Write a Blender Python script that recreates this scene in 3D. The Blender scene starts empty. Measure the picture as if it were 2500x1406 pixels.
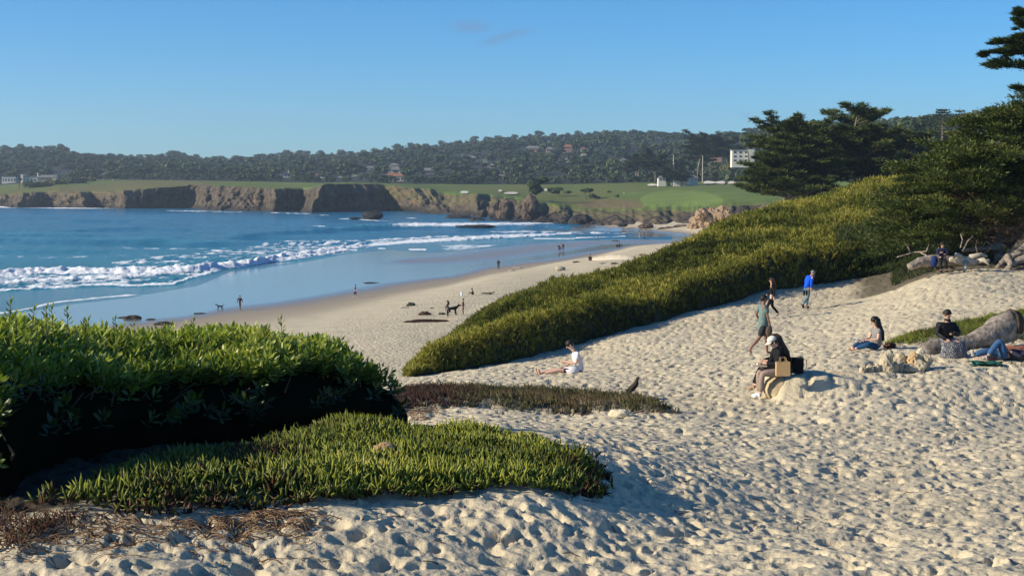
import bpy, bmesh, math, random
import numpy as np
from mathutils import Vector, Matrix, Euler

# ------------------------------------------------------------------ camera, sky, sun, exposure
SC = bpy.context.scene
COL = SC.collection
F = 3600.0                 # focal length in pixels of the 2500 px wide photograph
CAM_Z = 15.0               # eye above the sea
HY = 455.0                 # horizon row
TH = math.atan((703.0 - HY) / F)
cd = bpy.data.cameras.new("camera"); CAM = bpy.data.objects.new("camera", cd); COL.objects.link(CAM)
cd.sensor_width = 36.0; cd.lens = 36.0 * F / 2500.0
cd.clip_start = 0.1; cd.clip_end = 30000.0
CAM.location = (0, 0, CAM_Z); CAM.rotation_euler = (math.pi / 2 - TH, 0, 0)
SC.camera = CAM

SUN_EL, SUN_A = 25.0, 12.0        # elevation; how far the sun stands behind the camera's left side
world = bpy.data.worlds.new("World"); SC.world = world; world.use_nodes = True
wn, wl = world.node_tree.nodes, world.node_tree.links
wn.clear()
sky = wn.new("ShaderNodeTexSky"); sky.sky_type = 'NISHITA'; sky.sun_disc = False
sky.sun_elevation = math.radians(SUN_EL); sky.sun_rotation = math.radians(270.0 - SUN_A)
sky.altitude = 0; sky.air_density = 1.0; sky.dust_density = 0.35; sky.ozone_density = 2.6
hsv = wn.new("ShaderNodeHueSaturation"); hsv.inputs['Saturation'].default_value = 1.26
# two faint wisps of cloud high over the bay
tc = wn.new("ShaderNodeTexCoord")
nz = wn.new("ShaderNodeTexNoise"); nz.inputs['Scale'].default_value = 26.0; nz.inputs['Detail'].default_value = 5.0
mp = wn.new("ShaderNodeMapping"); mp.inputs['Scale'].default_value = (1, 1, 3.2)
wl.new(tc.outputs['Generated'], mp.inputs['Vector']); wl.new(mp.outputs[0], nz.inputs['Vector'])
def wisp(cx, cy, ax, az, tilt):
    d = Vector(((cx - 1250) / F, math.cos(TH) + (703 - cy) / F * math.sin(TH), (703 - cy) / F * math.cos(TH) - math.sin(TH))).normalized()
    s = wn.new("ShaderNodeVectorMath"); s.operation = 'SUBTRACT'; s.inputs[1].default_value = d
    wl.new(tc.outputs['Generated'], s.inputs[0])
    m = wn.new("ShaderNodeMapping"); m.vector_type = 'POINT'; m.inputs['Rotation'].default_value = (0, tilt, 0)
    wl.new(s.outputs[0], m.inputs['Vector'])
    m2 = wn.new("ShaderNodeVectorMath"); m2.operation = 'MULTIPLY'; m2.inputs[1].default_value = (1 / ax, 4.0, 1 / az)
    wl.new(m.outputs[0], m2.inputs[0])
    ln = wn.new("ShaderNodeVectorMath"); ln.operation = 'LENGTH'; wl.new(m2.outputs[0], ln.inputs[0])
    r = wn.new("ShaderNodeMapRange"); r.inputs['From Min'].default_value = 1.0; r.inputs['From Max'].default_value = 0.0
    wl.new(ln.outputs['Value'], r.inputs['Value'])
    return r.outputs[0]
w1, w2, w3 = wisp(1145, 66, .018, .0055, 0.0), wisp(1235, 92, .026, .0042, .25), wisp(1820, 283, .012, .004, -.45)
ad = wn.new("ShaderNodeMath"); ad.operation = 'ADD'; wl.new(w1, ad.inputs[0]); wl.new(w2, ad.inputs[1])
w3s = wn.new("ShaderNodeMath"); w3s.operation = 'MULTIPLY_ADD'; wl.new(w3, w3s.inputs[0]); w3s.inputs[1].default_value = .35; wl.new(ad.outputs[0], w3s.inputs[2])
nr = wn.new("ShaderNodeMapRange"); nr.inputs['From Min'].default_value = .34; nr.inputs['From Max'].default_value = .68
wl.new(nz.outputs['Fac'], nr.inputs['Value'])
mu = wn.new("ShaderNodeMath"); mu.operation = 'MULTIPLY'; wl.new(w3s.outputs[0], mu.inputs[0]); wl.new(nr.outputs[0], mu.inputs[1])
mu2 = wn.new("ShaderNodeMath"); mu2.operation = 'MULTIPLY'; mu2.inputs[1].default_value = 1.5; mu2.use_clamp = True; wl.new(mu.outputs[0], mu2.inputs[0])
mx = wn.new("ShaderNodeMixRGB"); mx.inputs['Color2'].default_value = (1.65, 3.1, 5.7, 1)
wl.new(mu2.outputs[0], mx.inputs['Fac'])
bg = wn.new("ShaderNodeBackground"); bg.inputs['Strength'].default_value = 0.074
wo = wn.new("ShaderNodeOutputWorld")
# the air low over the horizon: bluer than the plain model, the same all round
sep = wn.new("ShaderNodeSeparateXYZ"); wl.new(tc.outputs['Generated'], sep.inputs[0])
er = wn.new("ShaderNodeValToRGB"); ee = er.color_ramp.elements; ee.new(.5); ee.new(.5)
for i_, (p_, c_) in enumerate(((0.0, (.80, 1.22, 1.86)), (.05, (.80, 1.17, 1.72)), (.13, (.86, 1.12, 1.50)), (.45, (1, 1.05, 1.25)))):
    ee[i_].position = p_; ee[i_].color = (c_[0] / 2, c_[1] / 2, c_[2] / 2, 1)
wl.new(sep.outputs[2], er.inputs['Fac'])
tm = wn.new("ShaderNodeMixRGB"); tm.blend_type = 'MULTIPLY'; tm.inputs[0].default_value = 1
wl.new(sky.outputs[0], tm.inputs[1]); wl.new(er.outputs[0], tm.inputs[2])
wl.new(tm.outputs[0], hsv.inputs['Color']); hsv.inputs['Value'].default_value = 2.0; wl.new(hsv.outputs[0], mx.inputs['Color1'])
wl.new(mx.outputs[0], bg.inputs['Color']); wl.new(bg.outputs[0], wo.inputs['Surface'])

sd = bpy.data.lights.new("sun", 'SUN'); SUN = bpy.data.objects.new("sun", sd); COL.objects.link(SUN)
sd.energy = 5.0; sd.angle = math.radians(0.55); sd.color = (1.0, 0.89, 0.70)
el, az = math.radians(SUN_EL), math.radians(SUN_A)
TO_SUN = Vector((-math.cos(az) * math.cos(el), -math.sin(az) * math.cos(el), math.sin(el)))
SUN.rotation_euler = TO_SUN.to_track_quat('Z', 'Y').to_euler()
vs = SC.view_settings
vs.view_transform = 'Standard'; vs.look = 'None'; vs.gamma = 1.0; vs.use_curve_mapping = False
vs.exposure = 0.46
SC.cycles.max_bounces = 6; SC.cycles.diffuse_bounces = 2; SC.cycles.glossy_bounces = 2
SC.cycles.transmission_bounces = 2; SC.cycles.volume_bounces = 0; SC.cycles.transparent_max_bounces = 4

# ------------------------------------------------------------------ pixels <-> place
cT, sT = math.cos(TH), math.sin(TH)
def ray(px, py):
    px = np.asarray(px, float); py = np.asarray(py, float)
    return (px - 1250) / F, cT + (703 - py) / F * sT, -sT + (703 - py) / F * cT
def P(px, py, Y):
    dx, dy, dz = ray(px, py); t = Y / dy
    return np.array([dx * t, dy * t, CAM_Z + dz * t])
def G(px, py, z):
    dx, dy, dz = ray(px, py); t = (z - CAM_Z) / dz
    return np.array([dx * t, dy * t, z + 0 * t])
def proj(X, Y, Z):
    zz = np.asarray(Z, float) - CAM_Z
    w = Y * cT - zz * sT; v = Y * sT + zz * cT
    return 1250 + F * X / w, 703 - F * v / w
def X_of(px, Y):      # X for a point roughly at ground depth Y
    return (px - 1250) / F * Y

# ------------------------------------------------------------------ numpy noise
def _h(ix, iy, s):
    n = (ix.astype(np.int64) * 374761393 + iy.astype(np.int64) * 668265263 + s * 144665) & 0x7fffffff
    n = (n ^ (n >> 13)) * 1274126177 & 0x7fffffff
    n = (n ^ (n >> 16)) * 73244475 & 0x7fffffff
    return ((n ^ (n >> 15)) & 0xffff) / 65535.0
def vnoise(x, y, s=0):
    ix, iy = np.floor(x), np.floor(y); fx, fy = x - ix, y - iy
    fx = fx * fx * fx * (fx * (fx * 6 - 15) + 10); fy = fy * fy * fy * (fy * (fy * 6 - 15) + 10)
    a, b = _h(ix, iy, s), _h(ix + 1, iy, s); c, d = _h(ix, iy + 1, s), _h(ix + 1, iy + 1, s)
    return (a + (b - a) * fx) * (1 - fy) + (c + (d - c) * fx) * fy
def fbm(x, y, s=0, o=4):
    r = 0; a = .5; t = 0
    x = np.asarray(x, float); y = np.asarray(y, float)
    for k in range(o):
        r = r + a * vnoise(x, y, s + k * 17); t += a; a *= .5; x = x * 2.03 + 11.3; y = y * 2.03 - 7.1
    return r / t
def sst(a, b, x):
    t = np.clip((x - a) / (b - a), 0, 1); return t * t * (3 - 2 * t)

# ------------------------------------------------------------------ mesh helpers
def mesh_np(name, V, Fc, mat=None, parent=None, smooth=False, cols=None, attrs=None, mats=None, mi=None):
    V = np.asarray(V, np.float32).reshape(-1, 3); Fc = np.asarray(Fc, np.int32)
    me = bpy.data.meshes.new(name); n = Fc.shape[1]
    me.vertices.add(len(V)); me.vertices.foreach_set('co', V.ravel())
    me.loops.add(Fc.size); me.loops.foreach_set('vertex_index', Fc.ravel())
    me.polygons.add(len(Fc)); me.polygons.foreach_set('loop_start', np.arange(len(Fc), dtype=np.int32) * n)
    me.update(calc_edges=True)
    if smooth: me.polygons.foreach_set('use_smooth', np.ones(len(Fc), bool))
    if cols is not None:
        a = me.attributes.new('tone', 'FLOAT', 'POINT'); a.data.foreach_set('value', np.asarray(cols, np.float32))
    if attrs:
        for k, v in attrs.items():
            a = me.attributes.new(k, 'FLOAT', 'POINT'); a.data.foreach_set('value', np.asarray(v, np.float32))
    if mats:
        for m in mats: me.materials.append(m)
        me.polygons.foreach_set('material_index', np.asarray(mi, np.int32))
    elif mat: me.materials.append(mat)
    o = bpy.data.objects.new(name, me); COL.objects.link(o)
    if parent: o.parent = parent
    return o
def obj_py(name, V, Fc, mat=None, parent=None, smooth=False):
    me = bpy.data.meshes.new(name); me.from_pydata([tuple(v) for v in V], [], [tuple(f) for f in Fc]); me.update()
    if smooth:
        for p in me.polygons: p.use_smooth = True
    if mat: me.materials.append(mat)
    o = bpy.data.objects.new(name, me); COL.objects.link(o)
    if parent: o.parent = parent
    return o
def tag(o, label=None, cat=None, group=None, kind=None):
    if label: o['label'] = label
    if cat: o['category'] = cat
    if group: o['group'] = group
    if kind: o['kind'] = kind
    return o
def empty(name, loc, rz=0.0):
    o = bpy.data.objects.new(name, None); COL.objects.link(o); o.location = loc; o.rotation_euler = (0, 0, rz)
    o.empty_display_size = .3
    return o
def copy_tree(o, parent=None):
    c = o.copy(); COL.objects.link(c); c.parent = parent
    for ch in o.children: copy_tree(ch, c)
    return c
def grid_faces(nr, nc):
    i = np.arange(nr - 1)[:, None] * nc + np.arange(nc - 1)[None, :]
    i = i.ravel()
    return np.stack([i, i + 1, i + nc + 1, i + nc], 1)
class MB:      # collects triangles/quads (python side)
    def __init__(s): s.V = []; s.F = []; s.n = 0
    def add(s, V, Fc):
        V = np.asarray(V, float).reshape(-1, 3)
        s.V.append(V); s.F += [tuple(int(i) + s.n for i in f) for f in Fc]; s.n += len(V)
        return s
    def box(s, c, d, rz=0.0):
        x, y, z = np.array(d) / 2.0
        v = np.array([(-x,-y,-z),(x,-y,-z),(x,y,-z),(-x,y,-z),(-x,-y,z),(x,-y,z),(x,y,z),(-x,y,z)])
        cc, ss = math.cos(rz), math.sin(rz)
        v = v @ np.array([[cc, ss, 0], [-ss, cc, 0], [0, 0, 1]]) + np.array(c)
        return s.add(v, [(0,3,2,1),(4,5,6,7),(0,1,5,4),(1,2,6,5),(2,3,7,6),(3,0,4,7)])
    def tube(s, pts, rad, n=6, cap=True):
        V, Fc = tube_np(pts, rad, n, cap); return s.add(V, Fc)
    def build(s, name, mat=None, parent=None, smooth=False):
        V = np.concatenate(s.V) if s.V else np.zeros((0, 3))
        return obj_py(name, V, s.F, mat, parent, smooth)
def tube_np(pts, rad, n=6, cap=True):
    pts = np.asarray(pts, float); m = len(pts)
    rad = np.broadcast_to(np.asarray(rad, float), (m,))
    T = np.gradient(pts, axis=0); T /= np.linalg.norm(T, axis=1)[:, None] + 1e-9
    up = np.array([0.13, 0.21, 1.0]) if abs(T[0][2]) < .8 else np.array([1.0, .1, .2])
    A = np.cross(T, up); A /= np.linalg.norm(A, axis=1)[:, None] + 1e-9
    B = np.cross(T, A)
    an = np.arange(n) / n * 2 * math.pi
    V = pts[:, None, :] + rad[:, None, None] * (np.cos(an)[None, :, None] * A[:, None, :] + np.sin(an)[None, :, None] * B[:, None, :])
    V = V.reshape(-1, 3); Fc = []
    for i in range(m - 1):
        for j in range(n):
            k = (j + 1) % n
            Fc.append((i * n + j, i * n + k, (i + 1) * n + k, (i + 1) * n + j))
    if cap:
        Fc.append(tuple(range(n - 1, -1, -1))); Fc.append(tuple((m - 1) * n + j for j in range(n)))
    return V, Fc
_ico = {}
def ico(sub):
    if sub not in _ico:
        bm = bmesh.new(); bmesh.ops.create_icosphere(bm, subdivisions=sub, radius=1.0)
        bm.verts.ensure_lookup_table()
        _ico[sub] = (np.array([v.co[:] for v in bm.verts]), [tuple(v.index for v in f.verts) for f in bm.faces]); bm.free()
    return _ico[sub]
def n3(p, s=0):     # cheap 3-D lumpiness
    return (vnoise(p[:, 0] + p[:, 2] * .7, p[:, 1] - p[:, 2] * .5, s) + vnoise(p[:, 1] + 3.7 - p[:, 2], p[:, 2] * 1.1 + p[:, 0] * .6, s + 5)) - 1.0
def blob(c, r, seed=0, sub=2, amp=.25, fr=1.6, rz=0.0):
    V, Fc = ico(sub); V = V.copy()
    d = 1 + amp * n3(V * fr + seed * 3.3, seed) + amp * .5 * n3(V * fr * 2.7 + seed, seed + 9)
    V = V * d[:, None] * np.array(r)
    cc, ss = math.cos(rz), math.sin(rz)
    V = V @ np.array([[cc, ss, 0], [-ss, cc, 0], [0, 0, 1]])
    return V + np.array(c), Fc
def scatter(pv, pf, pos, R, scl, tone, name, mat, parent=None, ptone=None, smooth=False):
    """one mesh with a copy of the little shape (pv, pf) at every pos; R (n,3,3) rows = local axes in world"""
    pv = np.asarray(pv, np.float32); pf = np.asarray(pf, np.int64); n = len(pos); m = len(pv)
    scl = np.asarray(scl, np.float32)
    if scl.ndim == 1: scl = scl[:, None]
    V = np.einsum('mk,nkj->nmj', pv, (R * scl[:, :, None] if scl.shape[1] == 3 else R * scl[:, :, None])).astype(np.float32) + np.asarray(pos, np.float32)[:, None, :]
    Fc = (pf[None] + (np.arange(n) * m)[:, None, None]).reshape(-1, pf.shape[1])
    t = np.repeat(np.asarray(tone, np.float32), m)
    if ptone is not None: t = t + np.tile(np.asarray(ptone, np.float32), n)
    return mesh_np(name, V.reshape(-1, 3), Fc, mat, parent, smooth=smooth, cols=np.clip(t, 0, 1))
def frames(d, spin=None, rng=None):
    """orthonormal frames with z along d (n,3)"""
    d = d / (np.linalg.norm(d, axis=1)[:, None] + 1e-9)
    r = rng.normal(size=d.shape); x = np.cross(d, r); x /= np.linalg.norm(x, axis=1)[:, None] + 1e-9
    y = np.cross(d, x)
    return np.stack([x, y, d], 1)

# ------------------------------------------------------------------ materials
def new_mat(name):
    m = bpy.data.materials.new(name); m.use_nodes = True; m.node_tree.nodes.clear()
    return m, m.node_tree.nodes, m.node_tree.links
def ramp(nodes, stops):
    r = nodes.new("ShaderNodeValToRGB"); e = r.color_ramp.elements
    while len(e) < len(stops): e.new(.5)
    for i, (p, c) in enumerate(stops):
        e[i].position = p; e[i].color = (c[0], c[1], c[2], 1)
    return r
def M(name, c, rough=.8, var=.25, scale=8.0, bump=.0, bscale=None, c2=None, spec=.3, obj=True):
    m, n, l = new_mat(name)
    out = n.new("ShaderNodeOutputMaterial"); b = n.new("ShaderNodeBsdfPrincipled")
    b.inputs['Roughness'].default_value = rough; b.inputs['Specular IOR Level'].default_value = spec
    t = n.new("ShaderNodeTexCoord"); z = n.new("ShaderNodeTexNoise"); z.inputs['Scale'].default_value = scale; z.inputs['Detail'].default_value = 6
    src = 'Object' if obj else 'Generated'
    l.new(t.outputs[src], z.inputs['Vector'])
    c2 = c2 or tuple(x * (1 - var) for x in c); c1 = tuple(min(1, x * (1 + var * .5)) for x in c)
    r = ramp(n, [(.32, c2), (.68, c1)]); l.new(z.outputs['Fac'], r.inputs['Fac']); l.new(r.outputs[0], b.inputs['Base Color'])
    if bump:
        z2 = n.new("ShaderNodeTexNoise"); z2.inputs['Scale'].default_value = bscale or scale * 3; z2.inputs['Detail'].default_value = 8
        l.new(t.outputs[src], z2.inputs['Vector'])
        bp = n.new("ShaderNodeBump"); bp.inputs['Strength'].default_value = 1.0; bp.inputs['Distance'].default_value = bump
        l.new(z2.outputs['Fac'], bp.inputs['Height']); l.new(bp.outputs[0], b.inputs['Normal'])
    l.new(b.outputs[0], out.inputs['Surface'])
    return m
def M_leaf(name, stops, rough=.45, trans=.25, spec=.4, tint=1.5):
    """leaf material: colour from the per-leaf 'tone' attribute; some light passes through"""
    m, n, l = new_mat(name)
    out = n.new("ShaderNodeOutputMaterial"); b = n.new("ShaderNodeBsdfPrincipled")
    a = n.new("ShaderNodeAttribute"); a.attribute_name = 'tone'
    r = ramp(n, stops); l.new(a.outputs['Fac'], r.inputs['Fac']); l.new(r.outputs[0], b.inputs['Base Color'])
    b.inputs['Roughness'].default_value = rough; b.inputs['Specular IOR Level'].default_value = spec
    if trans > 0:
        tr = n.new("ShaderNodeBsdfTranslucent"); br = n.new("ShaderNodeMixRGB"); br.blend_type = 'MULTIPLY'; br.inputs[0].default_value = 1
        br.inputs[2].default_value = (tint * 1.0, tint * 1.05, tint * .4, 1); l.new(r.outputs[0], br.inputs[1]); l.new(br.outputs[0], tr.inputs['Color'])
        mi = n.new("ShaderNodeMixShader"); mi.inputs[0].default_value = trans
        l.new(b.outputs[0], mi.inputs[1]); l.new(tr.outputs[0], mi.inputs[2]); l.new(mi.outputs[0], out.inputs['Surface'])
    else: l.new(b.outputs[0], out.inputs['Surface'])
    return m
RNG = np.random.default_rng(7)
# ------------------------------------------------------------------ height of the ground (points read off the photograph, each at its own distance)
VIS = [  # px, py, distance
(-300,1420,7.2),(0,1400,7.5),(600,1400,8.0),(1250,1400,8.6),(1900,1400,9),(2500,1400,9.2),(3000,1400,9.2),
(0,1330,8.0),(600,1300,8.9),(1250,1300,9.45),(1900,1300,11.3),(2500,1300,12),(3000,1300,12),
(-300,1280,8.6),(300,1250,9.0),(800,1240,9.6),(1250,1232,10.2),(1500,1225,11.3),
(500,1150,10.4),(1000,1140,11.5),(900,1080,12.5),(1250,1080,13.2),(1450,1120,12.9),
(1900,1100,19),(2500,1100,20),(1600,1100,16.2),(1600,1200,12.3),(1700,1150,14.6),(1900,1200,14.5),(2500,1200,15.5),
(1100,1038,21),(1300,1042,20.5),(1600,1035,24),(1000,1002,28),(1300,1000,28),(1650,1000,27.5),(1900,1000,28),(2500,1000,29),(3000,1000,29),
(1000,965,31),(1300,962,31.5),(1600,975,30),(1900,965,30),(2000,930,31.5),(2150,915,32.5),(2350,905,33),(2500,905,33),(2800,900,33),
(1010,940,37),(1200,925,40),(1370,912,42),(1550,925,37),(1700,905,38),(1850,865,42),(2100,858,37.5),(2310,876,35.5),(2450,852,37),(1950,885,36),(2800,850,38),
(1000,922,46),(1200,887,50),(1400,850,55),(1500,815,58),(1700,762,65),(1850,722,70),(1970,700,74),(2150,668,77),
(1970,752,65),(2140,728,65),(2400,745,52),(2400,700,58),(2300,668,66),(2500,665,66),(2490,768,46),(2170,835,41),(2250,810,43),(2900,660,66),(2900,760,46),
]
HID = [  # X, Y, Z hidden or beyond
(-2.5,2,12.95),(0,2,13.0),(2.5,2,12.85),(0,4.5,12.8),(-3,5,12.95),(3,5,12.7),
(-3.6,9.5,12.93),(-3,11,12.88),(-2.6,12.5,12.78),(-1.5,14.6,12.6),(-6,9,13),(-6,13,12.8),(-5,16,12.3),(-9,14,12.5),(-3,18,11.6),(-2.5,24,10.8),(-6,22,10.6),(-12,22,10),
(-5,32,9.8),(-12,34,7.6),(-10,45,7.6),(-22,60,3.4),(-8,60,7.0),(-16,90,2.4),
(-5,75,5.2),(0,90,4.6),(2,105,3.2),(10,125,3.6),(18,130,7.5),(20,140,4.6),(30,160,9.5),(45,170,12.8),(60,170,12.9),(80,180,13.2),(25,220,3.0),(45,250,11.0),(60,250,13.0),
(90,300,13.4),(60,330,10.0),(45,330,3.2),(80,400,11.5),(110,450,12.0),(70,460,4.5),(140,400,13.0),
(30,130,12.8),(20,120,11.0),(40,140,14.0),
]
RIDGE = [(1000,892,52,.5),(1050,852,58,1.35),(1100,803,66,1.6),(1200,735,75,1.8),(1330,684,82,2.0),(1500,652,88,2.0),(1650,592,95,2.0),(1750,537,100,1.9),(1900,492,105,2.0),(2000,464,108,2.1),(2200,430,110,1.7),(2350,440,112,1.5),(2500,440,112,1.5),(3000,440,112,1.5)]
LOW = [  # px, py, z : lower beach and the bed of the bay
(-300,900,1.6),(100,880,1.4),(450,850,1.4),(700,840,1.5),(950,885,2.2),(1000,840,2.1),(900,800,1.6),(1150,715,1.8),(1000,770,1.7),(1250,680,1.9),(1400,660,2.0),(1450,633,2.3),(1600,600,2.3),(1690,590,2.3),(1600,625,2.9),(1550,640,2.9),
(-300,860,.6),(420,792,.6),(600,765,.6),(750,750,.62),(900,725,.62),(1000,707,.62),(1100,692,.62),(1200,668,.64),(1300,652,.66),(1400,633,.7),(1500,613,.8),(1600,597,.9),(1690,588,1.0),
(-300,790,0),(0,768,.0),(160,738,.0),(310,722,.0),(480,668,.0),(560,652,.0),(720,634,.0),(850,611,.0),(950,601,.0),(1050,612,.02),(1220,600,.02),(1300,592,.0),(1420,583,.0),(1520,578,.0),(1560,573,.0),(1500,565,.0),(1400,557,0),(1600,575,.25),(1680,572,.5),(1560,560,.5),(1450,552,.3),(1680,556,1.6),(1560,549,1.4),(1470,548,.8),
(-300,640,-2.2),(0,680,-1.6),(300,650,-1.5),(600,600,-1.5),(900,575,-1.5),(1200,562,-1.5),(1300,555,-1),(-300,540,-5),(300,560,-4),(800,545,-3),(1100,535,-2),(-300,510,-6),(500,518,-6)]
pts = []
for a in VIS: pts.append(P(*a))
for a in HID: pts.append(np.array(a, float))
for px, py, Y, h in RIDGE:
    p = P(px, py, Y); p[2] -= h; pts.append(p)
for px, py, Y, h in [(1270,706,69,1.7),(1330,686,72,1.8),(1420,670,74,1.8),(1500,654,76,1.8),(1600,618,82,1.8)]:
    p = P(px, py, Y); p[2] -= h; pts.append(p)
for a in LOW: pts.append(G(*a))
pts = np.array(pts)
def _uv(X, Y): return X / Y * 3600 / 420.0, np.log(np.maximum(Y, .5)) * 2.6
pu, pv_ = _uv(pts[:, 0], pts[:, 1])
_k = lambda r2: np.sqrt(r2 + .09)
A_ = _k((pu[:, None] - pu) ** 2 + (pv_[:, None] - pv_) ** 2)
_n = len(pts); Mx = np.zeros((_n + 1, _n + 1)); Mx[:_n, :_n] = A_ + np.eye(_n) * -.002; Mx[_n, :_n] = 1; Mx[:_n, _n] = 1
_w = np.linalg.solve(Mx, np.append(pts[:, 2], 0))
def base_z(X, Y):
    X = np.asarray(X, float); Y = np.asarray(Y, float); sh = X.shape
    u, v = _uv(X.ravel(), Y.ravel()); out = np.empty(len(u))
    for i in range(0, len(u), 40000):
        r2 = (u[i:i+40000, None] - pu) ** 2 + (v[i:i+40000, None] - pv_) ** 2
        out[i:i+40000] = _k(r2) @ _w[:_n] + _w[_n]
    return out.reshape(sh)
# plan shapes
_bx = np.array([-4000, 1000,1200,1400,1500,1700,1850,1970,2150,2250,2500,4000]); _by = np.array([46,46.5,50.5,55.5,58.5,65.5,70.5,74.5,77.5,79,81,84])
def scrub_edge(px): return np.interp(px, _bx, _by)
_rx = np.array([r[0] for r in RIDGE]); _ry = np.array([r[2] for r in RIDGE])
def ridge_Y(px): return np.interp(px, _rx, _ry)
def pxa(X, Y): return 1250 + X / Y * 3600
def pits(X, Y, cell, seed, dens=.9, depth=.05, rmin=.35, rmax=.62, rim=.35):
    """trodden hollows: one per jittered cell, elliptical, steep on the inside, with a pushed-up rim"""
    z = np.zeros_like(X); gx, gy = np.floor(X / cell), np.floor(Y / cell)
    for i in (-1, 0, 1):
        for j in (-1, 0, 1):
            cx, cy = gx + i, gy + j
            h1, h2, h3, h4, h5, h6 = [_h(cx, cy, seed + k * 31) for k in range(6)]
            px_, py_ = (cx + h1) * cell, (cy + h2) * cell
            a = h3 * math.pi * 2; r = cell * (rmin + (rmax - rmin) * h4); asp = .5 + .5 * h5
            dx, dy = X - px_, Y - py_
            u = (dx * np.cos(a) + dy * np.sin(a)) / r; v = (-dx * np.sin(a) + dy * np.cos(a)) / (r * asp)
            q = np.sqrt(u * u + v * v); dp = depth * (.35 + .9 * h6) * (h5 * .999 + .0 < 2) * (_h(cx, cy, seed + 777) < dens)
            bowl = np.clip(1 - q ** 3.4, 0, 1) ** 1.15
            z -= dp * bowl
            z += dp * rim * np.exp(-((q - 1.12) / .24) ** 2) * (.5 + .5 * np.sin(np.arctan2(v, u) + h1 * 6.28) * .9)
    return z
def sand_detail(X, Y):
    wx = X + .10 * (fbm(X * 2.3, Y * 2.3, 91, 3) - .5) * 2; wy = Y + .10 * (fbm(X * 2.3, Y * 2.3, 47, 3) - .5) * 2
    fa = sst(11, 26, Y)
    z = pits(wx, wy, .165, 3, .66, .040, .3, .52, .06) * (1 - .6 * fa) + pits(wx, wy, .25, 9, .66, .088, .28, .48, .06) * (.55 + .55 * fa) + pits(wx, wy, .40, 41, .38, .095, .22, .38, .08) + pits(wx, wy, .10, 15, .45, .016, .3, .5, .15) * (Y < 26)
    z += (fbm(X * 1.1, Y * 1.1, 5, 3) - .5) * .12 + (fbm(X * 3.4, Y * 3.4, 7, 3) - .5) * .02 + (fbm(X * 12, Y * 12, 6, 3) - .5) * .016
    return z
def hum(X, Y):     # slow undulation
    return (fbm(X * .22, Y * .22, 12, 2) - .5) * .22

# iceplant bed outlines in plan, from photo outline at ground distance
def poly_plan(lst): return np.array([P(a, b, c)[:2] for a, b, c in lst])
def in_poly(poly, X, Y):
    r = np.zeros(X.shape, bool); n = len(poly)
    for i in range(n):
        x1, y1 = poly[i]; x2, y2 = poly[(i + 1) % n]
        c = ((y1 > Y) != (y2 > Y)) & (X < (x2 - x1) * (Y - y1) / (y2 - y1 + 1e-12) + x1); r ^= c
    return r
def d_poly(poly, X, Y):
    d = np.full(X.shape, 1e9); n = len(poly)
    for i in range(n):
        ax, ay = poly[i]; bx, by = poly[(i + 1) % n]; ux, uy = bx - ax, by - ay
        t = np.clip(((X - ax) * ux + (Y - ay) * uy) / (ux * ux + uy * uy + 1e-12), 0, 1)
        d = np.minimum(d, np.hypot(X - ax - t * ux, Y - ay - t * uy))
    return d
BED1 = poly_plan([(120,1266,8.9),(250,1262,8.9),(450,1252,9.15),(620,1246,9.4),(740,1240,9.6),(900,1218,10.0),(1100,1216,10.3),(1300,1218,10.7),(1470,1222,11.2),(1495,1190,11.9),(1470,1130,12.7),(1380,1095,13.2),(1250,1080,13.5),(1050,1065,13.7),(900,1070,13.6),(760,1095,13.2),(560,1120,11.8),(300,1180,10.6),(160,1232,9.6)])
SHADE = poly_plan([(-400,1275,8.7),(60,1270,8.85),(220,1258,9.1),(500,1150,11),(900,1075,12.8),(980,1040,14),(500,1060,13),(-400,1100,11)])  # sand in the hedge's shade, painted dark below
BED2 = poly_plan([(880,1004,27.2),(1000,1002,28),(1200,999,28.2),(1400,998,28),(1550,999,27.8),(1665,999,27.4),(1600,985,29.4),(1500,972,30.6),(1350,966,31.4),(1150,965,31.4),(1000,966,31),(880,975,30)])
BED3 = poly_plan([(2145,842,39.4),(2250,842,39),(2350,845,38.7),(2500,848,38.4),(2800,848,38.4),(2800,770,46),(2500,772,46),(2400,790,44.6),(2280,806,43),(2190,824,41)])
bed_specs = [(BED1, .02, .35), (BED2, .12, .5), (BED3, .10, .5)]
def bed_lift(X, Y):
    z = np.zeros(X.shape)
    for poly, h, fall in bed_specs:
        m = in_poly(poly, X, Y); d = d_poly(poly, X, Y)
        z += np.where(m, h * sst(0, fall, d), 0)
    return z
def shelf(X, Y, z):
    """the almost flat wet shelf between the waterline and the dry beach"""
    px = pxa(X, Y); _, q = proj(X, Y, np.clip(z, -.1, .6))
    qw = np.interp(px, [-500,-300,0,160,310,480,560,720,850,950,1050,1220,1300,1420,1520,1560], [800,790,768,738,722,690,655,636,612,602,612,600,592,583,578,574]) 
    qd = np.interp(px, [-500,-300,420,600,750,900,1000,1100,1200,1300,1400,1500,1600], [880,860,794,767,751,726,708,693,669,653,634,614,598])
    qn = np.interp(px, [-500,1380,1400,1500,1560], [0,0,559,566,572])
    t = (q - qw) / (qd - qw); w = (1 - sst(1500, 1555, px)) * sst(100, 120, Y)
    s_ = np.where(t < 0, np.where(q > qn, np.minimum(z, -.05 + .6 * t), z), np.where(t < 1, -.02 + .62 * t, np.maximum(z, .6 + .9 * np.clip(t - 1, 0, 1.5))))
    return z * (1 - w) + s_ * w
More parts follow.
